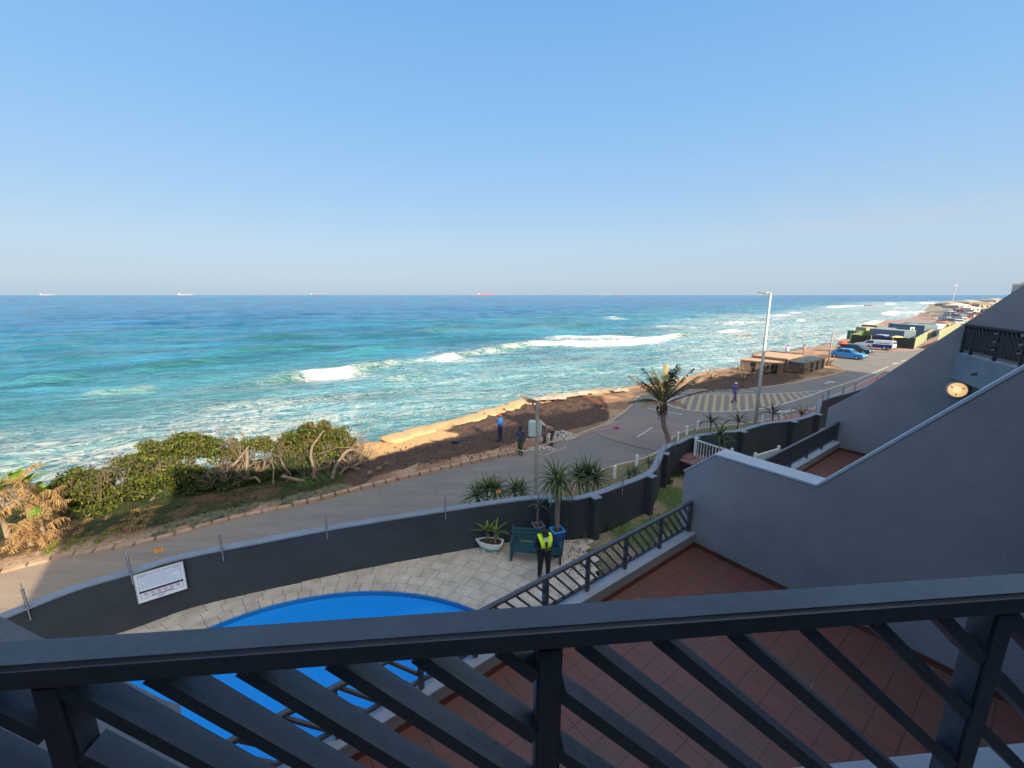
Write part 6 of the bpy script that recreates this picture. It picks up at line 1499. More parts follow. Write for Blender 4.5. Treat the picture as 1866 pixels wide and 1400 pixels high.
# --- two men bending over the rubble
bend = dict(pel=(0, -.12, .93), wst=(0, .0, 1.04), chs=(0, .20, 1.15), nck=(0, .36, 1.22), hed=(0, .50, 1.24), shl=(-.175, .30, 1.18), shr=(.175, .30, 1.18), ell=(-.19, .38, .92), elr=(.19, .38, .92), wrl=(-.12, .48, .70), wrr=(.12, .5, .72), hal=(-.10, .52, .62), har=(.10, .54, .64), hil=(-.095, -.10, .90), hir=(.095, -.12, .90), knl=(-.12, .0, .50), knr=(.12, -.06, .5), anl=(-.13, -.05, .09), anr=(.13, -.12, .09), tol=(-.15, .10, .035), tor=(.15, .03, .035), face=Vector((0, .35, -1)))
p = G(1003, 812, .02); person(p, radians(100), 'workman in faded pink shirt bending low over the rubble beside the lamp post', bend, (.26, .16, .15), (.05, .055, .045), cap=((.10, .075, .06), 'cap'), band=(.5, .85, .4), height=1.74)
p = G(990, 806, .02); person(p, radians(85), 'workman in pale top bending over the rubble behind the pink shirted one', {**bend, 'chs': Vector((.0, .16, 1.2)), 'hed': Vector((-.05, .46, 1.33)), 'nck': Vector((-.02, .32, 1.28)), 'shl': Vector((-.19, .26, 1.24)), 'shr': Vector((.16, .28, 1.22))}, (.42, .42, .46), (.07, .10, .16), cap=((.40, .38, .36), 'cap'), height=1.74)
# --- walker in purple with the white cap on the hatched island
p = G(1336, 733, .02); person(p, radians(-75), 'walker in purple with a white cap crossing the yellow road hatching', dict(knl=(-.10, .22, .55), anl=(-.11, .30, .12), tol=(-.12, .44, .06), knr=(.10, .03, .5), anr=(.11, -.28, .12), tor=(.11, -.15, .04), ell=(-.24, -.12, 1.15), wrl=(-.22, .10, 1.02), hal=(-.2, .18, 1.02), elr=(.24, .12, 1.15), wrr=(.2, .3, 1.1), har=(.18, .37, 1.13)), (.16, .10, .42), (.13, .08, .16), cap=((.8, .82, .9), 'cap'), skin=(.14, .075, .05), height=1.72)
# --- two anglers by the low wall
def rod(r, J, ax):
    b = MB(); h = (J['hal'] + J['har']) / 2; b.tube([h + Vector((0, -.35, -.12)), h + Vector((0, .25, 1.2)), h + Vector((0, .5, 3.6))], [.03, .02, .010], 5); b.build('fishing_rod', mat('rod', (.03, .03, .03), .4), r)
p = G(1432, 650, .3); person(p, radians(-40), 'bare legged angler in white shirt left of the two by the sea wall', dict(wst=(0, .08, 1.06), chs=(0, .15, 1.26), nck=(0, .22, 1.42), hed=(0, .27, 1.56), shl=(-.17, .18, 1.36), shr=(.17, .18, 1.36), wrl=(-.25, .45, 1.0), wrr=(.2, .45, 1.0), hal=(-.25, .53, 1.0), har=(.2, .53, 1.0), ell=(-.25, .25, 1.1), elr=(.25, .25, 1.1)), (.62, .64, .68), (.42, .40, .45), cap=((.02, .02, .03), 'cap'), height=1.7)
p = G(1463, 650, .3); person(p, radians(20), 'angler holding a long rod upright at the sea wall', dict(wrl=(-.04, .3, 1.12), wrr=(.06, .3, 1.22), hal=(-.01, .36, 1.15), har=(.03, .36, 1.27)), (.42, .20, .18), (.30, .20, .17), skin=(.16, .09, .06), extra=rod, height=1.75)
# ================================================================== garden furniture
random.seed(41)
M_BENCH = mat('teal bench paint', (.020, .075, .095), .45, .2, 8, .2, 30)
M_POTW = mat('white boat pot', (.62, .70, .70), .5, .08, 4, .2, 30); M_POTT = mat('turquoise pot base', (.12, .38, .40), .5, .1, 4); M_SOIL = mat('potting soil', (.055, .035, .025), .95, .3, 20, .8, 40)
M_BLUEP = mat('blue glazed pot', (.008, .055, .22), .25, .15, 3, coat=.3); M_BLUER = mat('bright blue rim', (.03, .30, .75), .35, .08, 3)
# bench: front left foot, front right foot seen in the photograph
fl = G(935, 1028, DZ); frr = G(968, 1037, DZ); bc = G(975, 1012, DZ)
ba = atan2(-.30, 1.0)
a0 = G(932, 1024, DZ); a1 = G(1022, 1030, DZ); ba = atan2((a1 - a0).y, (a1 - a0).x) - .02; BL = 1.72
bench = thing('garden_bench', a0.lerp(a1, .5) + Vector((0, .28, 0)), 'dark teal slatted garden bench behind the security guard', 'bench', rz=ba)
for k in range(5):
    w = MB(); w.box((0, -.22 + k * .105, .43), (BL - .10, .085, .026)); w.build('seat_slat', M_BENCH, bench, bevel=.005)
for k in range(4):
    w = MB(); w.box((0, .27 + k * .020, .52 + k * .115), (BL - .10, .022, .09), rot=Matrix.Rotation(-.16, 3, 'X')); w.build('back_slat', M_BENCH, bench, bevel=.005)
for s in (-1, 1):
    x = s * (BL / 2 - .04)
    w = MB(); w.box((x, -.25, .315), (.06, .07, .63)); w.build('leg', M_BENCH, bench, bevel=.006)
    w = MB(); w.bar((x, .22, 0), (x, .36, .98), .06, .06, up=(0, 1, 0)); w.build('leg', M_BENCH, bench, bevel=.006)
    w = MB(); w.box((x, -.01, .645), (.085, .58, .03)); w.build('armrest', M_BENCH, bench, bevel=.006)
    w = MB(); w.box((x, .0, .40), (.045, .44, .06)); w.box((x, .0, .06), (.05, .44, .05)); w.build('side_rail', M_BENCH, bench)
w = MB(); w.box((0, -.265, .39), (BL - .14, .024, .07)); w.build('front_apron', M_BENCH, bench)
# boat-shaped planter
bp_ = G(893, 1003, DZ)
boat = thing('boat_planter', bp_, 'white boat shaped planter with turquoise base on two blocks, beside the bench', 'planter', rz=radians(-12))
def boat_ring(s, z): # pointed bow at -x, square stern at +x
    P = [(-.52, 0), (-.36, -.13), (-.14, -.21), (.12, -.235), (.34, -.20), (.44, -.15), (.44, .15), (.34, .20), (.12, .235), (-.14, .21), (-.36, .13)]
    return [(x * s, y * s, z) for x, y in P]
def ringmesh(rs, cap0=True, cap1=False):
    w = MB(); n = len(rs[0]); vs = [p for r_ in rs for p in r_]; fs = []
    for i in range(len(rs) - 1):
        for j in range(n): j2 = (j + 1) % n; fs.append((i * n + j, i * n + j2, (i + 1) * n + j2, (i + 1) * n + j))
    if cap0: fs.append(tuple(range(n - 1, -1, -1)))
    if cap1: fs.append(tuple((len(rs) - 1) * n + j for j in range(n)))
    return w.add(vs, fs)
ringmesh([boat_ring(.80, .16), boat_ring(.97, .30), boat_ring(1.04, .34), boat_ring(1.04, .37), boat_ring(.90, .37), boat_ring(.88, .28)], False).build('hull', M_POTW, boat, bevel=.004)
ringmesh([boat_ring(.66, .06), boat_ring(.80, .16)], True).build('hull_base', M_POTT, boat); ringmesh([boat_ring(.5, .2), boat_ring(.885, .335)], False, True).build('soil', M_SOIL, boat)
for x in (-.2, .22): w = MB(); w.box((x, -.05, .03), (.12, .30, .06)); w.build('block', mat('block', (.45, .42, .34), .8), boat)
w = MB()
for _ in range(9): w.lathe([(.01, -.01), (.022, 0), (.012, .015)], 6, (U(-.3, .3), U(-.12, .12), .345))
tag(w.build('pebbles', mat('pebbles', (.35, .25, .22), .8), loc=bp_), 'pale pebbles on the soil of the boat planter', 'pebbles', kind='stuff')
def rotp(o, x, y, rz): return (o[0] + x * cos(rz) - y * sin(rz), o[1] + x * sin(rz) + y * cos(rz))
RZB = radians(-12)
x, y = rotp(bp_, -.14, .02, RZB); yucca('potted_plant', (x, y, DZ + .33), [(0, 0, .34)], 'left light green strap plant in the boat planter', 'plant', None, M_ALOEL, n=20, L=.60, w=.06, droop=1.0, trunk_r=.022, el0=.05)
x, y = rotp(bp_, .20, .0, RZB); yucca('potted_plant', (x, y, DZ + .33), [(-.02, 0, .36)], 'right strap plant with a pale knobbly stem in the boat planter', 'plant', None, M_ALOEL, n=21, L=.58, w=.06, droop=.9, trunk_r=.045, el0=.05)
# tall blue planter
def tall_planter(px, py, wd, hgt, label, rim, rz=.2):
    q = G(px, py, DZ); r = thing('square_planter', q, label, 'planter', rz=rz)
    def sq(s, z): return [(-s, -s, z), (s, -s, z), (s, s, z), (-s, s, z)]
    b_, t_ = wd * .36, wd * .5
    ringmesh([sq(b_, 0), sq(t_, hgt - .05)]).build('pot', M_BLUEP, r, bevel=.012); ringmesh([sq(t_, hgt - .05), sq(t_ * 1.07, hgt - .04), sq(t_ * 1.07, hgt), sq(t_ * .86, hgt), sq(t_ * .84, hgt - .08)], False).build('rim', rim, r, bevel=.004)
    ringmesh([sq(t_ * .80, hgt - .2), sq(t_ * .855, hgt - .06)], False, True).build('soil', M_SOIL, r); return q
q = tall_planter(1014, 1012, .40, .98, 'tall tapering cobalt blue planter with bright rim right of the guard', M_BLUER, .35)
hh = zat(q.y, 895); yucca('potted_tree', (q.x, q.y, DZ + .90), [(.03, 0, hh - .95)], 'tall strap leaved potted tree with light green heart in the cobalt planter', 'potted tree', None, M_ALOEL, n=56, L=.84, w=.055, droop=1.6, trunk_r=.045, el0=-.9)
yucca('potted_tree', (q.x + .0, q.y + .12, DZ + .90), [(-.05, .05, hh - .85)], 'darker spiky potted tree behind the light hearted one in the cobalt planter', 'potted tree', None, M_ALOE, n=64, L=.95, w=.05, droop=1.3, trunk_r=.04, el0=-.6)
q = tall_planter(980, 996, .36, .86, 'second square planter half hidden behind the bench and the guard', mat('grey rim', (.15, .2, .24), .5), .3)
hh = zat(q.y, 925); yucca('potted_tree', (q.x - .02, q.y, DZ + .78), [(0, 0, hh - 1.0)], 'sparse drooping potted tree with thin bare stem behind the bench', 'potted tree', None, M_ALOEG, n=20, L=.50, w=.035, droop=1.5, trunk_r=.028, el0=-.3)
q = G(1085, 975, .25); r = thing('clay_pot', q, 'small red clay pot standing in the garden bed', 'pot'); w = MB(); w.lathe([(.10, 0), (.15, .24), (.165, .24), (.165, .28), (.14, .28), (.13, .2)], 18); w.build('pot', mat('clay', (.22, .075, .045), .8, .2, 5), r, smooth=False)
w = MB(); w.lathe([(.02, .2), (.13, .22), (.02, .235)], 14); w.build('soil', M_SOIL, r)
# ---------------------------------------------------------------- chest and picket fence
cq = G(1250, 832, .95); cq.z = .25
ch = thing('storage_chest', cq, 'dark maroon chest with a raised faded lid beside the picket fence', 'chest', rz=radians(45 - 8))
CW = 1.42; M_CH = mat('maroon timber', (.062, .030, .032), .6, .25, 6, .3, 30); M_CHL = mat('faded lid', (.20, .115, .12), .6, .15, 4)
w = MB(); w.box((0, 0, .33), (CW, CW, .66)); w.build('box', M_CH, ch, bevel=.01)
ringmesh([[(-s, -s, z), (s, -s, z), (s, s, z), (-s, s, z)] for s, z in ((CW * .53, .665), (CW * .53, .72), (CW * .40, .78), (CW * .34, .78), (CW * .34, .83), (CW * .22, .85))], True, True).build('lid', M_CHL, ch)
M_WH = mat('white paint', (.70, .72, .74), .5, .06, 4)
def picket(A, Bq, z0, h, label, sp=.15):
    A = Vector(A[:2]); Bq = Vector(Bq[:2]); d = (Bq - A).normalized(); T = (Bq - A).length; r = thing('picket_fence', (A.x, A.y, z0), label, 'fence')
    P = lambda s, z: (d.x * s, d.y * s, z)
    for z in (.14, h - .08): w = MB(); w.bar(P(0, z), P(T, z), .05, .07); w.build('rail', M_WH, r)
    n = int(T / sp)
    for k in range(n + 1):
        s = k * T / n
        if k % 12 == 0: w = MB(); w.bar(P(s, 0), P(s, h + .08), .10, .10, up=(d.x, d.y, 0)); w.build('post', M_WH, r, bevel=.01)
        else: w = MB(); w.bar(P(s, .07), P(s, h - .045), .045, .022, up=(d.x, d.y, 0)); w.build('picket', M_WH, r)
    return r
PA = G(1268, 799, 2.0); PBq = G(1396, 840, 2.0)
picket(PA, PBq, .80, 1.2, 'white picket fence running from the chest to the terrace rail')
picket(G(1376, 828, 2.0), G(1376, 828, 2.0) + Vector((1.6, .9, 0)), .80, 1.2, 'short end of white picket fence turning back along the terrace')
# garden lights: two white dots
for k, (px, py) in enumerate(((1229, 839), (1216, 822))):
    q = G(px, py, .9 if k == 0 else 1.2); r = thing('garden_light', (q.x, q.y, .25), ['small white bulb light on a stake by the chest', 'small white lamp at the wall pillar left of the chest'][k], 'light'); w = MB(); w.tube([(0, 0, 0), (0, 0, q.z - .25)], .02, 6); w.build('stake', M_BLK, r); w = MB(); w.lathe([(.02, 0), (.07, .03), (.08, .08), (.04, .13)], 12, (0, 0, q.z - .25)); w.build('bulb_cover', M_WH, r, smooth=True)
# ---------------------------------------------------------------- lamps on the road
M_POLEW = mat('pale green pole paint', (.46, .52, .50), .5, .12, 3); M_CONC = mat('concrete pole', (.29, .27, .245), .85, .2, 3, .3, 30)
lq = G(975, 905, 0.0); lt = zat(lq.y, 732)
sl = thing('street_lamp', (lq.x, lq.y, 0), 'square weathered concrete street lamp post with pale meter box, near the boundary wall', 'street lamp')
w = MB(); w.bar((0, 0, -.1), (.05, 0, lt), .155, .155, up=(0, 1, 0)); w.build('post', M_CONC, sl, bevel=.012)
e = G(946, 718, lt + .2); ex = -.68
w = MB(); w.bar((.05, 0, lt - .05), (ex - .05, -.1, lt + .28), .13, .12); w.bar((.04, 0, lt - .55), (-.22, -.03, lt + .06), .07, .07); w.build('arm', mat('arm timber', (.17, .14, .115), .8, .2, 5), sl)
w = MB(); w.box((ex - .06, -.11, lt + .31), (.17, .10, .09), rz=.1); w.build('lamp_head', M_GALV, sl)
bz_ = zat(lq.y, 780)
w = MB(); w.lathe([(.15, -.36), (.17, -.34), (.17, .30), (.15, .34)], 16, (-.17, -.02, bz_), 1, .9); w.build('meter_box', mat('pale blue grey box', (.42, .52, .54), .5, .06, 3), sl, smooth=False); w = MB(); w.box((.15, .02, bz_), (.17, .2, .66)); w.build('box_bracket', mat('box side', (.36, .45, .47), .5), sl)
wq = G(1374, 781, .06); wt = zat(wq.y, 534)
wl = thing('street_lamp', (wq.x, wq.y, 0), 'tall tapering pale street lamp pole with a short arm, leaning right', 'street lamp')
tx = ray(1403, 540)[0] / ray(1403, 540)[1] * wq.y - wq.x
w = MB(); w.tube([(0, 0, -.1), (tx * .5, 0, wt * .5), (tx, 0, wt)], [.125, .095, .065], 8); w.build('pole', M_POLEW, wl, smooth=True)
w = MB(); w.tube([(tx, 0, wt - .05), (tx - .2, -.03, wt + .03), (tx - .46, -.06, wt - .02)], .045, 8); w.build('arm', M_GALV, wl, smooth=True); w = MB(); w.box((tx - .62, -.08, wt + .02), (.5, .16, .06), rot=Matrix.Rotation(.10, 3, 'Y')); w.build('lamp_head', mat('lamp head', (.22, .19, .16), .5), wl, bevel=.02)
def small_lamp(px, py, pyt, label, arm=.7, z=0.0):
    q = G(px, py, z); t = zat(q.y, pyt); r = thing('street_lamp', q, label, 'street lamp'); w = MB(); w.tube([(0, 0, 0), (0, 0, t - z)], [.09, .055], 8); w.build('pole', mat('tan pole', (.33, .27, .22), .7, .1, 3), r, smooth=True)
    w = MB(); w.bar((0, 0, t - z), (arm, .1, t - z + .15), .09, .08); w.build('arm', M_GALV, r); return r
small_lamp(1508, 665, 604, 'mid distance street lamp beside the blue car'); small_lamp(1641, 606, 577, 'street lamp pole rising behind the blue grey containers', 1.2); small_lamp(1688, 598, 571, 'street lamp pole behind the orange roofed hut', 1.2); small_lamp(1726, 590, 566, 'thin pole farthest right behind the containers', .8)
# bollards
for k, (px, py) in enumerate([(1119, 872), (1159, 851), (1234, 806), (1250, 794), (1270, 784), (1387, 774), (1421, 769), (1470, 760)]):
    q = G(px, py, .05); r = thing('bollard', q, ['nearest white bollard beside the low strap leaved shrub', 'second white bollard at the kerb left of the palm', 'white bollard right of the palm foot', 'white bollard two places right of the palm', 'white bollard left of the aloes', 'white bollard right of the tall white lamp', 'white bollard between two aloes', 'white bollard beside the orange plate'][k], 'bollard', 'white bollards along the kerb')
    w = MB(); w.tube([(0, 0, -.05), (0, 0, .62)], .075, 12); w.build('shaft', M_WH, r); w = MB(); w.lathe([(.078, .62), (.06, .67), (.01, .69)], 12); w.build('top', M_WH, r)
# ---------------------------------------------------------------- works on the promenade
random.seed(44)
def rocks(name, label, cat, cx, cy, rx, ry, n, s0, s1, m, z0=0, hgt=.3, kind='stuff'):
    w = MB()
    for _ in range(n):
        a = U(0, 6.3); f = sqrt(R()); x, y = cx + cos(a) * f * rx, cy + sin(a) * f * ry; s = U(s0, s1); z = z0 + hgt * (1 - f) * U(.3, 1)
        if name == 'soil_clods' and in1((x, y), POLYROAD): continue
        M = Euler((U(0, 6), U(0, 6), U(0, 6))).to_matrix(); P = [M @ Vector((px_ * U(.6, 1), py_ * U(.6, 1), pz_ * U(.5, .9))) * s + Vector((x, y, z)) for px_ in (-1, 1) for py_ in (-1, 1) for pz_ in (-1, 1)]
        w.add(P, [(0, 1, 3, 2), (4, 6, 7, 5), (0, 4, 5, 1), (2, 3, 7, 6), (0, 2, 6, 4), (1, 5, 7, 3)])
    return tag(w.build(name, m), label, cat, kind=kind)
M_RUB = mat('broken concrete', (.40, .38, .35), .9, .3, 6, .5, 30)
q = G(1022, 796, 0); rocks('rubble_heap', 'heap of broken concrete beside the bending workmen', 'rubble', q.x, q.y, .95, .75, 240, .03, .11, M_RUB, 0, .42)
q = G(985, 819, 0); rocks('rubble_heap', 'spread of crushed concrete at the kerb by the lamp post', 'rubble', q.x, q.y, .85, .45, 150, .02, .06, M_RUB, .02, .05)
q = G(755, 843, 0); rocks('soil_clods', 'clods and stones scattered over the dark soil', 'clods', q.x + 2.0, q.y + 1.2, 4.5, 2.0, 260, .015, .05, mat('clod', (.10, .07, .05), .95, .4, 9), .02, .05)
for k, (px, py, s) in enumerate([(673, 866, .22), (690, 857, .2), (703, 848, .2)]):
    q = G(px, py, .05); r = thing('pampas_tuft', q, ['left', 'middle', 'right'][k] + ' one of three small straw coloured tufts on the dark soil by the bushes', 'grass tuft'); w = MB()
    for _ in range(90):
        a = U(0, 6.3); e = U(.4, 1.4); l = s * U(.7, 1.4); s_ = Vector((-sin(a), cos(a), 0)) * .008; t = Vector((cos(a) * cos(e), sin(a) * cos(e), sin(e))) * l; w.add([-s_, s_, t], [(0, 1, 2)], R())
    w.build('blades', leafmat('straw tuft', (.30, .25, .13), (.48, .40, .24)), r, fixn=False); w = MB(); w.lathe([(.01, -.03), (.06, 0), (.02, .04)], 7); w.build('base', M_SOIL, r)
q = G(831, 806, .03); r = thing('rubbish_bag', q, 'shiny black plastic bag lying on the soil left of the man in blue', 'bag', rz=.3); w = MB(); ellip(w, (0, 0, .08), (.30, .20, .10), None, 18, 10); ellip(w, (.30, .02, .07), (.07, .05, .05)); w.v = [(x + .03 * sin(17 * y), y + .03 * sin(14 * x), z * (1 + .2 * sin(19 * x + 11 * y))) for x, y, z in w.v]; w.build('bag', mat('black plastic film', (.02, .022, .028), .25, .1, 4, .8, 12), r, smooth=True); w = MB(); w.tube([(.36, .02, .08), (.42, .03, .10)], [.03, .045], 7); w.build('knot', MATS['black plastic film'], r)
M_TAPE = mat('red and white tape', (.75, .72, .72), .5, .05, 3)
def tape(pts, label, z=.035):
    w = MB(); P = [G(a, b, z) for a, b in pts]; P = smooth_path(P, 4); L_ = plen(P); n = int(L_ / .12); w2 = MB()
    r = thing('barrier_tape', P[0], label, 'barrier tape')
    for k in range(n):
        a, d = walk(P, L_ * k / n); b, _ = walk(P, L_ * (k + .55) / n * 1.0); (w).bar(a - P[0], b - P[0], .045, .01)
        c, _ = walk(P, min(L_ * .999, L_ * (k + 1) / n)); w2.bar(b - P[0], c - P[0], .045, .01)
    w.build('white_band', M_TAPE, r); w2.build('red_band', mat('tape red', (.5, .04, .04), .5), r)
tape([(976, 824), (988, 830), (1018, 820), (1032, 815)], 'red and white tape lying in a corner on the asphalt below the bending men')
tape([(1042, 800), (1060, 792), (1085, 785), (1110, 782), (1122, 781)], 'red and white tape trailing across the road edge to a small red heap')
q = G(1122, 781, .02); r = thing('cloth_heap', q, 'small crumpled red cloth on the road', 'cloth'); w = MB(); ellip(w, (0, 0, .05), (.2, .12, .08), None, 10, 6); w.v = [(x, y, z * (1 + .5 * sin(30 * x))) for x, y, z in w.v]; w.build('cloth', mat('red cloth', (.35, .06, .06), .9), r, smooth=True); w = MB(); w.tube([(.1, 0, .03), (.3, .05, .02)], .02, 5); w.build('loose_end', MATS['red cloth'], r)
# orange netting and marker by the far end of the dark soil
q = G(1098, 745, .05); r = thing('marker_post', q, 'orange marker post with netting at the end of the soil bed', 'marker post'); w = MB(); w.tube([(0, 0, 0), (0, 0, 1.1)], .05, 8); w.build('post', mat('orange plastic', (.42, .14, .07), .6, .05, 3), r); w = MB(); w.lathe([(.2, 0), (.16, .06), (.06, .1)], 10); w.build('base', MATS['orange plastic'], r)
P = [G(a, b, .05) for a, b in ((1058, 722), (1072, 728), (1088, 735), (1100, 742))]; w = MB()
for i in range(60):
    a, d = walk(P, plen(P) * i / 60); w.bar(a, a + Vector((0, 0, .22 + .08 * sin(i))), .010, .010)
for z in (.05, .12, .2): w.tube([p + Vector((0, 0, z + U(-.03, .03))) for p in P], .012, 4)
tag(w.build('orange_netting', MATS['orange plastic']), 'sagging orange safety netting leading to the marker post', 'netting')
# crumpled geotextile sheets along the edge
for k, (px, py, sx_, sy_) in enumerate([(988, 729, 1.3, .5), (1010, 728, 1.0, .4), (1040, 722, 1.5, .5), (1064, 718, 1.0, .4), (1128, 713, .8, .5)]):
    q = G(px, py, .12); w = MB(); n = 22; vs = []
    for i in range(n):
        for j in range(n):
            x = (i / (n - 1) - .5) * 2; y = (j / (n - 1) - .5) * 2; h = .42 * float(fbm(np.array(x * 2.4 + k * 9), np.array(y * 2.4), 4, 7)) * (1 - x * x * .5) * (1 - y * y * .5); vs.append((x * sx_, y * sy_, h))
    w.add(vs, [(i * n + j, (i + 1) * n + j, (i + 1) * n + j + 1, i * n + j + 1) for i in range(n - 1) for j in range(n - 1)])
    o = w.build('crumpled_sheet', mat('grey geotextile', (.33, .29, .25), .9, .15, 4, .4, 20), smooth=True, fixn=False); o.location = q; o.rotation_euler = (0, 0, .35); tag(o, ['crumpled pale sheet nearest the lamp post on the soil edge', 'second crumpled sheet along the soil edge', 'largest crumpled pale sheet in the row', 'crumpled sheet beside the orange netting', 'lone pale sheet heap beyond the orange marker'][k], 'sheeting', 'pale sheets on the soil edge')
# big sandbags forming the sea edge
SB = [(655, 801), (689, 797), (742, 783), (779, 774), (830, 762), (881, 748), (940, 731), (1000, 721), (1061, 713), (1113, 708)]
sbp = smooth_path([G(*q) for q in SB], 8); M_SB = mat('geotextile sandbag', (.50, .335, .175), .95, .10, 2.5, .5, 25)
T_ = plen(sbp); s = 1.0; k = 0
while s < T_ - 1:
    l = U(2.0, 2.9); a, d = walk(sbp, s + l / 2); r_ = bpy.data.objects.new; w = MB(); n, m = 18, 12; vs = []
    for i in range(n + 1):
        for j in range(m):
            u_ = -1 + 2 * i / n; t = 2 * pi * j / m; e = (1 - abs(u_) ** 5) ** .5; vs.append((u_ * l / 2, .95 * e * math.copysign(abs(cos(t)) ** .7, cos(t)) , .14 * e * math.copysign(abs(sin(t)) ** .8, sin(t)) + .02 * sin(5 * u_ + t * 2)))
    w.add(vs, [(i * m + j, (i + 1) * m + j, (i + 1) * m + (j + 1) % m, i * m + (j + 1) % m) for i in range(n) for j in range(m)])
    o = w.build('giant_sandbag', M_SB, smooth=True); nn = Vector((-d.y, d.x, 0)); o.location = a - nn * .80 + Vector((0, 0, -.07 + U(-.05, .04))); o.rotation_euler = (U(-.08, .08), U(-.04, .04), atan2(d.y, d.x) + U(-.06, .06))
    pl_ = ['first', 'second', 'third', 'fourth', 'fifth', 'sixth', 'seventh', 'eighth', 'ninth', 'tenth', 'eleventh', 'twelfth', 'thirteenth', 'fourteenth']
    tag(o, '%s sunlit sand coloured geotextile bag along the sea edge, counted from the twisted tree' % pl_[min(k, 13)], 'sandbag', 'giant sandbags along the sea edge'); s += l * .86; k += 1
# boulders under the bushes at the left
for k, (px, py, s) in enumerate([(205, 918, 1.0), (235, 903, .8), (110, 935, .8), (60, 948, .7), (160, 928, .7), (300, 888, .8)]):
    q = G(px, py, -2.2); w = MB(); ellip(w, (0, 0, 0), (s * 1.2, s * .8, s * .5), None, 26, 16); V_ = []
    for x, y, z in w.v: f = .8 + .45 * float(fbm(np.array(x * 1.5 + k * 7), np.array(y * 1.5 + z), 3, 3)); V_.append((x * f, y * f, z * f))
    w.v = V_; o = w.build('boulder', mat('grey boulder', (.24, .22, .20), .9, .25, 2, .6, 12), smooth=True); o.location = q; tag(o, ['large flat grey boulder seen between the two leafy bushes', 'boulder beside the large flat one towards the sea', 'boulder below the right hand leafy bush stem', 'boulder behind the banana plants', 'boulder under the leafy green bush', 'boulder behind the wide clipped bush'][k], 'boulder', 'boulders under the bushes')
# ---------------------------------------------------------------- low stone building
M_STONE = mat('stone wall', (.17, .13, .105), .95, .35, 5, .9, 9); M_STONE2 = mat('brown wall', (.15, .115, .09), .9, .25, 4, .6, 14)
def block(name, px_corners, h, m, parent, roofm, over=.1):
    P = [Vector(p) for p in px_corners]; w = MB(); w.prism(P, -.3, h - .10); w.build('wall', m, parent)
    c = sum((p for p in P), Vector((0, 0))) / len(P) if len(P[0]) == 2 else sum((p for p in P), Vector((0, 0, 0))) / len(P)
    Q = [c + (p - c) * (1 + over / max(.5, (p - c).length)) for p in P]; w = MB(); w.prism(Q, h - .10, h); return w.build('roof', roofm, parent)
M_RF = mat('roof felt grey', (.16, .17, .17), .85, .15, 2); M_RFT = mat('roof screed', (.46, .37, .28), .9, .2, 1.5, .2, 20, col2=(.42, .20, .11)); M_VOID = mat('dark opening', (.01, .01, .01), .9)
A1 = G(1466, 677, 0); A2 = G(1502, 668, 0); hR = 1.35
# flat roofed block: corners from its roof seen from above
Rr = [G(1466, 661.5, hR), G(1503, 651.5, hR), G(1470, 648, hR), G(1430, 657.5, hR)]
bl = thing('toilet_block', (A1.x, A1.y, 0), 'low flat grey roofed block with two dark doorways at the edge of the dark soil', 'building')
def relp(L_, o): return [(p.x - o.x, p.y - o.y) for p in L_]
o_ = Vector((A1.x, A1.y, 0)); block('b', relp(Rr, o_), hR, M_STONE2, bl, M_RF)
d1 = (Rr[1] - Rr[0]).normalized(); n1 = Vector((d1.y, -d1.x, 0))
for f in (.35, .62, .9):
    c = (Rr[0] - o_).lerp(Rr[1] - o_, f); w = MB(); w.box((c.x + n1.x * .0, c.y + n1.y * .0, hR * .45), (.7, .06, hR * .78), rz=atan2(d1.y, d1.x)); w.build('doorway', M_VOID, bl)
Rl = [G(1349, 655, hR), G(1424, 661.5, hR), G(1432, 656.5, hR), G(1370, 650, hR)]; A0 = G(1349, 671, 0); o2 = Vector((A0.x, A0.y, 0))
b2 = thing('stone_building', o2, 'low stone building with pale terraced roof, left of the flat grey roofed block', 'building')
block('b', relp(Rl, o2), hR, M_STONE, b2, M_RFT)
Rt = [G(1370, 647, hR + .35), G(1435, 654, hR + .35), G(1463, 646.5, hR + .35), G(1402, 641, hR + .35)]
w = MB(); w.prism(relp(Rt, o2), -.3, hR + .22); w.build('upper_wall', M_STONE2, b2); w = MB(); w.prism([(p[0], p[1]) for p in relp(Rt, o2)], hR + .225, hR + .35); w.build('upper_roof', M_RFT, b2)
for a, b in ((0, 3), (3, 2)):
    w = MB(); p, q_ = [Vector((*relp([Rt[i]], o2)[0], hR + .41)) for i in (a, b)]; w.bar(p, q_, .16, .12); w.build('parapet', M_STONE2, b2)
dd = (Rl[1] - Rl[0]); 
for f, wd in ((.62, .7), (.33, .5), (.84, .6)):
    c = (Rl[0] - o2).lerp(Rl[1] - o2, f); w = MB(); w.box((c.x, c.y, hR * .42), (wd, .06, hR * .8), rz=atan2(dd.y, dd.x)); w.build('doorway', M_VOID, b2)
q = G(1380, 652.5, hR); 
# sea wall slabs behind
w = MB(); P = [G(1485, 635, .0), G(1500, 629, .0), G(1548, 622, 0), G(1552, 634, 0), G(1520, 640, 0)]; w.prism(P, -2, .02); tag(w.build('sea_wall', mat('brown sea wall', (.26, .19, .13), .9, .2, 2, .4, 10)), 'low brown concrete sea wall corner beyond the anglers', 'wall')
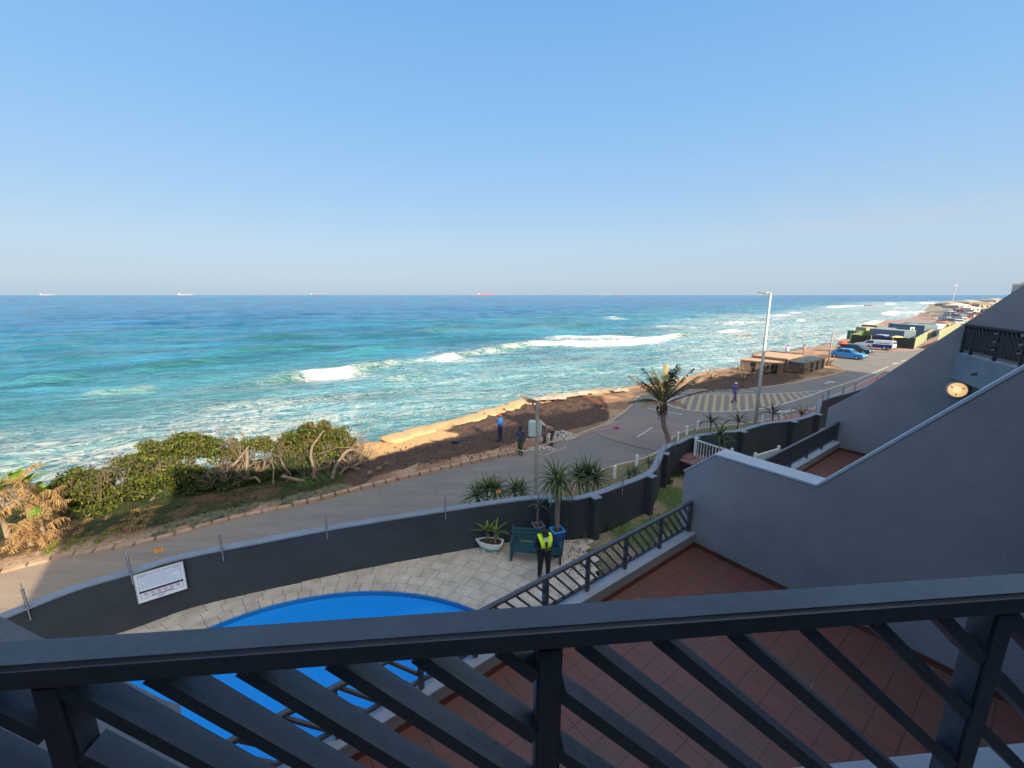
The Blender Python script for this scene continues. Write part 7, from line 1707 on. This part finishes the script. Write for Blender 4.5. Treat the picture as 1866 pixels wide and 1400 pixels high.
# beach stall things beside the cars
q = G(1532, 641, .1); r = thing('beach_umbrella', q, 'folded red beach umbrella and cloths beside the green car', 'umbrella'); w = MB(); w.lathe([(.75, 1.3), (.4, 1.6), (.03, 1.75)], 8); w.build('canopy', mat('red canvas', (.55, .08, .05), .8, .1, 2), r); w = MB(); w.tube([(0, 0, 0), (0, 0, 2)], .03, 6); w.build('pole', M_GALV, r)
q = G(1522, 640, .1); r = thing('beach_umbrella', q, 'small pale turquoise beach umbrella left of the red one', 'umbrella'); w = MB(); w.lathe([(.8, 1.1), (.4, 1.4), (.03, 1.5)], 8); w.build('canopy', mat('turquoise canvas', (.25, .55, .5), .8, .1, 2), r); w = MB(); w.tube([(0, 0, 0), (0, 0, 1.5)], .03, 6); w.build('pole', M_GALV, r)
# ---------------------------------------------------------------- cars
M_TYRE = mat('tyre', (.02, .02, .02), .8); M_RIM = mat('wheel rim', (.40, .42, .45), .4, .1, 5, metal=.5); M_CG = mat('car glass', (.02, .03, .04), .06, .05, 2, spec=.8)
M_RED = mat('tail lamp red', (.45, .02, .02), .3); M_HL = mat('headlamp glass', (.6, .62, .62), .15); M_BUMP = mat('black bumper', (.03, .03, .035), .6)
def car(loc, rz, L, W, prof, roof, glass, paint, label, wheels=(.17, .82), name='parked_car', cat='car', group='cars parked beyond the road', s2=None, wr=.30, stripe=None, low=None):
    """prof: body side outline (x 0..1, z) from front bottom round over bonnet..boot; roof: cabin outline; glass: list of side window outlines"""
    r = thing(name, loc, label, cat, group, rz=rz); X = lambda x: (x - .5) * L
    def loft(out, w0, w1, zsplit, m, nm, bev=.05):
        w = MB(); n = len(out); vs = []
        for s in (-1, 1):
            for x, z in out: ww = (w0 if z <= zsplit else w0 + (w1 - w0) * min(1, (z - zsplit) / .5)); vs.append((X(x), s * ww / 2, z))
        fs = [tuple(range(n - 1, -1, -1)), tuple(range(n, 2 * n))] + [(i, (i + 1) % n, n + (i + 1) % n, n + i) for i in range(n)]; w.add(vs, fs); return w.build(nm, m, r, bevel=bev)
    loft(prof, W, W * .98, .8, paint, 'body'); loft(roof, W * .94, W * .76, .82, paint, 'cabin', .04)
    for g_ in glass:
        for s in (-1, 1):
            w = MB(); pts = []
            for x, z in g_: ww = W * .94 + (W * .76 - W * .94) * min(1, max(0, (z - .82) / .5)); pts.append((X(x), s * (ww / 2 + .008), z))
            w.plate(pts, (0, s, 0), .006); w.build('side_window', M_CG, r)
    # windscreen and rear window follow the ends of the cabin
    def ends(a, b, nm, sg):
        w = MB(); wa = W * .86; wb = W * .70; o = Vector((sg * .012, 0, .012)); P = [Vector((X(a[0]), -wa / 2, a[1])) + o, Vector((X(a[0]), wa / 2, a[1])) + o, Vector((X(b[0]), wb / 2, b[1])) + o, Vector((X(b[0]), -wb / 2, b[1])) + o]; w.plate(P, (sg, 0, .5), .006); w.build(nm, M_CG, r)
    f0, f1, r1, r0 = roof[0], roof[1], roof[-2], roof[-1]
    lp = lambda a, b, t: (a[0] + (b[0] - a[0]) * t, a[1] + (b[1] - a[1]) * t)
    ends(lp(f0, f1, .12), lp(f0, f1, .88), 'windscreen', -1); ends(lp(r0, r1, .2), lp(r0, r1, .85), 'rear_window', 1)
    for x in wheels:
        for s in (-1, 1):
            wh = MB(); wh.tube([(X(x), s * (W / 2 - .20), wr), (X(x), s * (W / 2 + .005), wr)], wr, 18); o = wh.build('wheel', M_TYRE, r, bevel=.02); h = MB(); h.tube([(X(x), s * (W / 2 + .0), wr), (X(x), s * (W / 2 + .018), wr)], wr * .62, 14); h.build('rim', M_RIM, o)
    zf = [z for x, z in prof if x < .06]; zh = max(.5, (max(zf) if zf else .6) - .14)
    for s in (-1, 1):
        w = MB(); w.box((X(0.003) , s * W * .36, zh), (.05, .28, .13)); w.build('headlight', M_HL, r); w = MB(); w.box((X(.997), s * W * .38, .72), (.05, .22, .16)); w.build('tail_light', M_RED, r)
    w = MB(); w.box((X(-.005), 0, .36), (.12, W * .98, .16)); w.build('bumper', M_BUMP, r, bevel=.02); w = MB(); w.box((X(1.005), 0, .38), (.12, W * .98, .16)); w.build('bumper', M_BUMP, r, bevel=.02)
    return r
sedan = [(0, .25), (0, .66), (.03, .74), (.26, .84), (.34, .88), (.86, .90), (.97, .84), (1.0, .7), (1, .25), (.90, .2), (.1, .2)]
sroof = [(.27, .84), (.40, 1.30), (.46, 1.36), (.72, 1.36), (.80, 1.30), (.92, .88)]
sgl = [[(.34, .90), (.425, 1.27), (.565, 1.29), (.565, .90)], [(.585, .90), (.585, 1.29), (.74, 1.27), (.80, .92)]]
def P_car(pn, label, loc, rz, sc=1.0, **k): return car(loc, rz, 4.1 * sc, 1.62, sedan, sroof, sgl, pn, label, **k)
M_CB = mat('sky blue car paint', (.02, .26, .62), .3, .04, 2, coat=.5); M_CG2 = mat('dark green car paint', (.012, .055, .060), .25, .05, 2, coat=.6); M_CW = mat('white car paint', (.55, .60, .66), .3, .03, 2, coat=.4)
c0 = (G(1524, 652, 0) + G(1571, 657, 0)) / 2; dcar = (G(1524, 652, 0) - G(1571, 657, 0)); CA = atan2(dcar.y, dcar.x)
P_car(M_CB, 'bright sky blue old saloon car parked nearest, beside the dark green one', c0 + Vector((.3, .8, .01)), CA)
hroof = [(.24, .86), (.38, 1.34), (.45, 1.42), (.80, 1.40), (.88, 1.30), (.97, .92)]; hgl = [[(.32, .92), (.41, 1.32), (.56, 1.34), (.56, .92)], [(.58, .92), (.58, 1.34), (.78, 1.32), (.86, .95)]]
c1 = (G(1541, 643, 0) + G(1586, 648, 0)) / 2
car(c1 + Vector((.2, 1.0, .01)), CA, 4.2, 1.66, sedan, hroof, hgl, M_CG2, 'dark green hatchback parked between the blue car and the white pickup')
proof = [(.20, .92), (.32, 1.45), (.38, 1.52), (.96, 1.56), (.99, 1.5), (1.0, .95)]; pgl = [[(.27, 1.0), (.345, 1.42), (.50, 1.45), (.50, 1.0)], [(.56, 1.05), (.56, 1.42), (.90, 1.42), (.93, 1.05)]]
pick = [(0, .30), (0, .80), (.03, .90), (.20, .98), (.99, 1.0), (1, .9), (1, .3), (.9, .25), (.1, .25)]
c2 = (G(1580, 636, 0) + G(1622, 640, 0)) / 2
pk = car(c2 + Vector((.2, 1.2, .01)), CA + pi, 5.2, 1.75, pick, proof, pgl, M_CW, 'white pickup with canopy and dark blue wrap carrying a round badge, by the netted fence', wheels=(.16, .80), wr=.34)
M_NB = mat('navy wrap', (.03, .035, .16), .35, .05, 3)
for s in (-1, 1):
    w = MB(); X = lambda x: (x - .5) * 5.2; w.plate([(X(.30), s * .882, .36), (X(.97), s * .882, .36), (X(.99), s * .882, .94), (X(.52), s * .882, .94), (X(.40), s * .882, .66)], (0, s, 0), .006); w.build('side_wrap', M_NB, pk)
    w = MB(); n = 16; w.add([(X(.45) + .21 * cos(2 * pi * j / n), s * .894, .68 + .21 * sin(2 * pi * j / n)) for j in range(n)], [tuple(range(n))]); w.build('round_badge', mat('badge grey', (.45, .48, .55), .5), pk)
# the row of cars far right, copies with their parts
base = P_car(M_CW, 'white car at the near end of the far row, just above the grey wall edge', G(1744, 593, 1.0), .9, group='white and silver cars in the far car park'); base.scale = (1.15, 1.15, 1.2)
FC = [(1724, 588, 'silver car behind the nearest white one'), (1752, 583, 'silver car beside the wall edge in the second row'), (1741, 579, 'pale car in the middle of the far row'), (1764, 577, 'pale car against the wall edge in the third row'), (1729, 571, 'white van like car left in the far row'), (1752, 570, 'white car near the top of the far row'), (1772, 571, 'pale car highest against the wall edge'), (1743, 566, 'farthest white car on the left'), (1768, 565, 'farthest white car on the right')]
for k, (px, py, lb) in enumerate(FC): copy_tree(base, G(px, py, .8), .9 + U(-.2, .2), lb)
def far_car(paint, nm):
    r = thing('parked_car', (0, 0, 0), 'small indistinct parked car among the crowded rows of the far headland', 'car', 'cars crowded on the far headland')
    w = MB(); w.prism([(-2.1, -.85), (2.1, -.85), (2.1, .85), (-2.1, .85)], .3, .95); w.build('body', paint, r, bevel=.15)
    w = MB(); w.add([(-1.3, -.8, .95), (1.5, -.8, .95), (1.5, .8, .95), (-1.3, .8, .95), (-.8, -.65, 1.5), (1.1, -.65, 1.5), (1.1, .65, 1.5), (-.8, .65, 1.5)], [(4, 5, 6, 7), (0, 1, 5, 4), (1, 2, 6, 5), (2, 3, 7, 6), (3, 0, 4, 7)]); w.build('cabin', M_CG, r); return r
FCS = [far_car(M_CW, 0), far_car(mat('silver paint', (.35, .37, .40), .3), 1), far_car(mat('charcoal car paint', (.05, .055, .065), .3), 2), far_car(mat('faded red paint', (.30, .06, .05), .4), 3)]
for f in FCS: f.location = G(U(1725, 1775), U(566, 584), .9); f.rotation_euler.z = U(0, 3)
for k in range(44):
    py = U(559, 592); px = U(1716, 1716 + (600 - py) * 2.0 + 12); c_ = copy_tree(FCS[k % 4], G(px, py, 1.0), .85 + U(-.15, .15) + (pi / 2 if k % 3 == 0 else 0))
# ---------------------------------------------------------------- fenced yard with containers
M_NET = mat('dark shade net', (.030, .040, .030), .9, .35, .6, .3, 10); M_NETG = mat('green shade net', (.15, .23, .11), .9, .3, .8, .3, 10, col2=(.27, .25, .12))
def netfence(A, Bq, h, m, label):
    A = Vector(A); Bq = Vector(Bq); d = (Bq - A); T = d.length; d.normalize(); r = thing('netted_fence', A, label, 'fence'); w = MB(); n = int(T / .8); vs = []
    for i in range(n + 1):
        s = T * i / n; o = Vector((-d.y, d.x, 0)) * .05 * sin(i * 1.7); p = d * s + o; vs += [p, p + Vector((0, 0, h * (1 + .03 * sin(i * 2.3))))]
    w.add(vs, [(2 * i, 2 * i + 2, 2 * i + 3, 2 * i + 1) for i in range(n)]); w.build('net', m, r)
    for i in range(0, int(T / 3) + 1): w = MB(); p = d * min(T, i * 3.0); w.tube([p, p + Vector((0, 0, h + .1))], .05, 6); w.build('post', M_GALV, r)
FA, FB, FC_ = G(1547, 627, 0), G(1664, 636, 0), G(1702, 610, 0)
netfence(FA, FB, 1.75, M_NET, 'black netted fence facing the parked cars'); netfence(FB, FC_, 1.9, M_NETG, 'green netted fence turning back from the black one, sunlit')
netfence(G(1707, 622, 0), G(1760, 594, 0), 2.2, M_NETG, 'second green netted fence running away to the right behind the yard gap'); netfence(FA, G(1600, 606, 0), 1.8, mat('olive net', (.12, .12, .06), .9), 'olive netted fence along the seaward side of the yard')
M_COB = mat('container slate blue', (.10, .155, .21), .6, .1, 2); M_COL = mat('container pale panel', (.42, .50, .56), .6, .1, 2); M_COR = mat('container roof', (.20, .27, .30), .7, .15, 1); M_COG = mat('container green', (.06, .16, .07), .6, .15, 2); M_TANC = mat('container tan', (.38, .30, .18), .8, .15, 2)
def container(px, py, L, W, H, rz, m, side, roof, label, z=0.0, name='shipping_container', orange=False):
    H = H * .92; q = G(px, py, z); r = thing(name, q, label, 'container', None, rz=rz)
    w = MB(); vs = []; n = int(L / .14)
    # corrugated long front on -y
    for i in range(n + 1): x = L * i / n; y = .05 * (1 if (i // 2) % 2 else 0); vs += [(x, y, .1), (x, y, H - .08)]
    w.add(vs, [(2 * i, 2 * i + 2, 2 * i + 3, 2 * i + 1) for i in range(n)]); w.build('corrugated_front', m, r, fixn=False)
    w = MB(); w.box((L / 2, W / 2 + .06, H / 2), (L - .02, W - .02, H - .04)); w.build('shell', m, r)
    w = MB(); w.box((L + .015, W / 2 + .05, H / 2 + .02), (.03, W, H - .12)); w.build('end_panel', side, r)
    w = MB(); w.box((L / 2, W / 2 + .05, H + .02), (L + .08, W + .12, .06)); w.build('roof', roof, r)
    return r
RZC = radians(16)
container(1643, 626, 3.1, 6.0, 2.5, RZC, M_COB, M_COL, M_COR, 'slate blue corrugated container nearest the corner of the netted fence'); container(1609, 620, 3.0, 5.0, 2.5, RZC, M_COB, M_COL, M_COR, 'blue grey container behind the blue cabin')
container(1642, 611, 4.6, 3.0, 2.7, RZC, M_COB, M_COB, M_COR, 'long blue grey container with a small white sign, behind the nearest one'); container(1680, 615, 4.2, 6.0, 2.7, RZC, M_COB, M_COL, M_COR, 'large blue grey container at the right of the yard')
container(1700, 612, 3.0, 6.0, 2.8, RZC, M_COL, M_COL, M_COR, 'pale panelled container behind the right end of the yard'); container(1593, 617, 1.7, 3.0, 2.9, RZC, M_COG, M_TANC, M_TANC, 'tall green panelled hut left of the containers')
container(1574, 619, 2.0, 2.0, 2.6, RZC, M_TANC, M_TANC, M_TANC, 'tan stepped hut left of the green one'); container(1560, 620, 2.4, 2.0, 1.9, RZC, M_COG, M_COG, M_COG, 'low green hut at the seaward end of the yard')
container(1607, 629, 1.2, 1.3, 1.9, RZC, mat('cobalt cabin', (.02, .07, .50), .5), mat('cobalt cabin', (.02, .07, .50), .5), M_COL, 'small cobalt blue cabin behind the black netted fence', name='portable_cabin')
q = G(1661, 600, 2.0); r = thing('small_sign', q, 'small white sign on the long blue grey container', 'sign', rz=RZC); w = MB(); w.box((0, 0, 0), (1.2, .06, .8)); w.build('panel', M_WH, r); w = MB(); w.box((0, -.045, 0), (.7, .02, .35)); w.build('picture', M_BLK, r)
q = G(1622, 628, .4); r = thing('tarpaulin', q, 'pale yellow tarpaulin heap right of the cobalt cabin', 'tarpaulin'); w = MB(); ellip(w, (1.3, .5, .7), (1.5, .8, .8), None, 16, 8); w.build('cover', mat('yellow tarp', (.62, .47, .20), .8, .1, 1.5), r, smooth=True); w = MB(); w.tube([(-.1, .5, .35), (2.7, .5, .35)], .04, 5); w.build('rope', M_BLK, r)
M_ORR = mat('orange tile roof', (.27, .15, .11), .85, .15, 2)
def hut(px, py, L, W, H, label, z=.6, rz=.4, m=None, rm=None, cat='hut'):
    q = G(px, py, z); r = thing('beach_hut', q, label, cat, None, rz=rz); w = MB(); w.box((0, 0, H / 2), (L, W, H)); w.build('wall', m or mat('hut wall', (.45, .38, .30), .9, .15, 1), r)
    w = MB(); a, b = L / 2 + .3, W / 2 + .3; w.add([(-a, -b, H), (a, -b, H), (a, b, H), (-a, b, H), (-a * .5, 0, H + .25 * W * .6), (a * .5, 0, H + .25 * W * .6)], [(0, 3, 2, 1), (0, 1, 5, 4), (2, 3, 4, 5), (1, 2, 5), (3, 0, 4)]); w.build('roof', rm or M_ORR, r)
    for k in (-1, 1): w = MB(); w.box((k * L * .25, -W / 2 - .02, H * .5), (L * .2, .06, H * .5)); w.build('window', M_CG, r)
hut(1668, 600, 3.6, 2.6, 1.3, 'orange roofed hut behind the containers beside the tall pole'); hut(1716, 597, 4.2, 2.6, 1.3, 'orange roofed hut right of the pole, before the white cars')
for k, (px, py, L_, H_, rm, mm) in enumerate([(1727, 558, 16, 3, (.26, .22, .18), (.25, .21, .18)), (1760, 557, 22, 4, (.28, .25, .22), (.30, .27, .23)), (1790, 555, 14, 5, (.42, .41, .39), (.32, .30, .28)), (1779, 562, 12, 4, (.22, .16, .13), (.30, .26, .22)), (1742, 562, 14, 3, (.5, .48, .45), (.34, .3, .26)), (1808, 556, 20, 6, (.3, .26, .22), (.5, .48, .45)), (1765, 568, 8, 3, (.55, .55, .55), (.5, .5, .5)), (1800, 561, 14, 4, (.30, .26, .22), (.30, .27, .23))]):
    hut(px, py, L_ * .8, L_ * .5, H_ * .55, ['low building at the tip of the headland', 'long low building in the middle of the headland', 'white roofed building on the headland', 'brown roofed building below the white roofed one', 'dull building behind the nearest car row', 'wide building at the right end of the headland', 'small pale building among the far cars', 'pale building against the sloping wall edge'][k], 1.5, .3, mat('far wall %d' % k, mm, .9), mat('far roof %d' % k, rm, .9), 'building')
q = G(1733, 556, 2); r = thing('mast', q, 'thin mast on the far headland', 'mast'); w = MB(); w.tube([(0, 0, 0), (0, 0, 15)], [.28, .18], 6); w.build('mast_pole', M_GALV, r); w = MB(); w.box((0, 0, 13), (3, .25, .25)); w.build('crossbar', M_GALV, r)
# far tower at the right edge
q = G(1858, 545, 0); q = Vector((ray(1862, 545)[0] / ray(1862, 545)[1] * 900, 900, 0)); ht = zat(900, 519)
tw = thing('apartment_tower', q, 'distant pale apartment tower just above the sloping wall at the right edge', 'tower', rz=.3)
w = MB(); w.box((0, 0, ht / 2 - 2), (36, 24, ht + 3)); w.build('wall', mat('tower wall', (.38, .33, .29), .9, .1, .1), tw); w = MB(); w.box((0, 0, ht + 1.2), (39, 27, 1.6)); w.build('roof', mat('tower roof', (.55, .48, .38), .9), tw); w = MB(); w.box((-6, 0, ht + 3.4), (10, 8, 2.6)); w.build('lift_house', MATS['tower roof'], tw)
for fz in range(9):
    w = MB(); w.box((0, -12.1, ht - 4 - fz * 3.2), (33, .4, 1.5)); w.build('window_band', M_CG, tw)
# headland vegetation and dune scrub
mb = MB()
for _ in range(4200):
    px = U(1685, 1860); py = U(553, 604); q = G(px, py, .9); 
    if float(shore_d(np.array([q.x]), np.array([q.y]))[0]) < 30: continue
    if float(fbm(np.array(q.x * .03), np.array(q.y * .03), 3, 33)) < .46: continue
    s = .004 * q.y + .5
    for k in range(3): leafball(mb, (q.x + U(-s, s), q.y + U(-s, s), gz(q.x, q.y) + s * .4), (s, s, s * .6), 6, s * .35)
tag(mb.build('dune_scrub', leafmat('dune scrub', (.06, .075, .03), (.17, .16, .08), .9), fixn=False), 'scattered low scrub on the dunes and headland far right', 'scrub', kind='stuff')
# small rocks in the surf
for k, (px, py, s) in enumerate([(1342, 613, .9), (1354, 613, .8), (1363, 612, .6), (1581, 558, 3.6), (1620, 572, 1.6), (1628, 571, 1.2), (1325, 614, .5)]):
    q = G(px, py, SZ + .1); w = MB(); ellip(w, (0, 0, 0), (s * 1.3, s * .7, s * .35), None, 16, 9); w.v = [(x * (1 + .25 * sin(3 * y / s + k)), y, z * (1 + .3 * sin(4 * x / s))) for x, y, z in w.v]; o = w.build('surf_rock', mat('wet rock', (.16, .105, .075), .6, .3, 2, .5, 6), smooth=True); o.location = q
    tag(o, ['largest brown rock in the surf left of the white lamp pole', 'middle rock of the surf group by the white lamp pole', 'right hand small rock of the surf group', 'dark rock in the farthest breaker line', 'rock in the far surf before the beach', 'smaller rock right of the far surf rock', 'tiny rock left of the surf group'][k], 'rock', 'rocks in the surf')
# ---------------------------------------------------------------- ships at anchor
def ship(px, L_, dist, hull, label, kind='tanker', small=False):
    L_ = L_ * .85
    d = ray(px, 537); q = Vector((d[0] / d[1] * dist, dist, SZ)); a = atan2(-q.x, q.y) + 0; r = thing('cargo_ship', q, label, 'ship', 'ships anchored on the horizon', rz=-atan2(q.x, q.y) * .9)
    H = L_ * .055; w = MB(); out = [(-.5, -.045), (.42, -.05), (.5, 0), (.42, .05), (-.5, .045)]
    vs = [(x * L_, y * L_ * 1.2, -2) for x, y in out] + [(x * L_ * 1.01, y * L_ * 1.3, H) for x, y in out]; n = 5; w.add(vs, [tuple(range(n - 1, -1, -1)), tuple(range(n, 2 * n))] + [(i, (i + 1) % n, n + (i + 1) % n, n + i) for i in range(n)]); w.build('hull', mat('hull ' + hull[0], hull[1], .8), r)
    ww = mat('ship white', (.36, .37, .38), .7); s = -1 if not small else 1
    w = MB(); w.box((s * .40 * L_ * -1, 0, H * 1.9), (L_ * .08, L_ * .09, H * 1.8)); w.build('superstructure', ww, r); w = MB(); w.box((s * -.44 * L_, 0, H * 2.9), (L_ * .03, L_ * .03, H * .9)); w.build('funnel', mat('hull ' + hull[0], hull[1], .8), r)
    for k in range(4 if kind == 'bulker' else 2): w = MB(); w.box(((-.22 + k * .17) * L_ * 1.0, 0, H * (1.9 if kind == 'bulker' else 1.35)), (L_ * .02, L_ * .03, H * (1.8 if kind == 'bulker' else .9))); w.build('deck_crane', ww, r)
RH, DK, GY = ('red', (.42, .10, .06)), ('dark', (.10, .11, .14)), ('grey', (.33, .30, .30))
ship(883, 300, 7600, RH, 'red hulled tanker, the clearest ship near the middle of the horizon', small=True); ship(577, 260, 7800, DK, 'pale bulk carrier with four cranes left of the red tanker', 'bulker', True); ship(337, 300, 9000, GY, 'faded tanker in the left half of the horizon', small=True)
ship(84, 260, 9500, GY, 'faintest tanker at the far left of the horizon', small=True); ship(737, 120, 11000, GY, 'tiny ship just left of the red tanker'); ship(965, 160, 10500, GY, 'tiny ship just right of the red tanker'); ship(1103, 170, 9500, GY, 'small ship left of the reddish distant one'); ship(1130, 180, 9500, RH, 'reddish distant ship above the palm'); ship(1226, 110, 9000, GY, 'tiny pale ship left of the white lamp pole')
# ================================================================== sea air
hz = MB(); hz.box((0, 2000, 20), (27000, 26000, 60)); ho = hz.build('haze', None) if False else None
me = bpy.data.meshes.new('haze'); me.from_pydata(hz.v, [], hz.f); me.update()
bm = bmesh.new(); bm.from_mesh(me); bmesh.ops.recalc_face_normals(bm, faces=bm.faces); bm.to_mesh(me); bm.free()
hm = bpy.data.materials.new('sea haze'); hm.use_nodes = True; nt = hm.node_tree; nt.nodes.clear()
out = nt.nodes.new('ShaderNodeOutputMaterial'); pv = nt.nodes.new('ShaderNodeVolumePrincipled'); nt.links.new(pv.outputs[0], out.inputs['Volume'])
pv.inputs['Color'].default_value = (.38, .60, .74, 1); pv.inputs['Density'].default_value = 0.7e-5; pv.inputs['Anisotropy'].default_value = 0.0
me.materials.append(hm); ho = bpy.data.objects.new('haze', me); COL.objects.link(ho); tag(ho, kind='stuff')
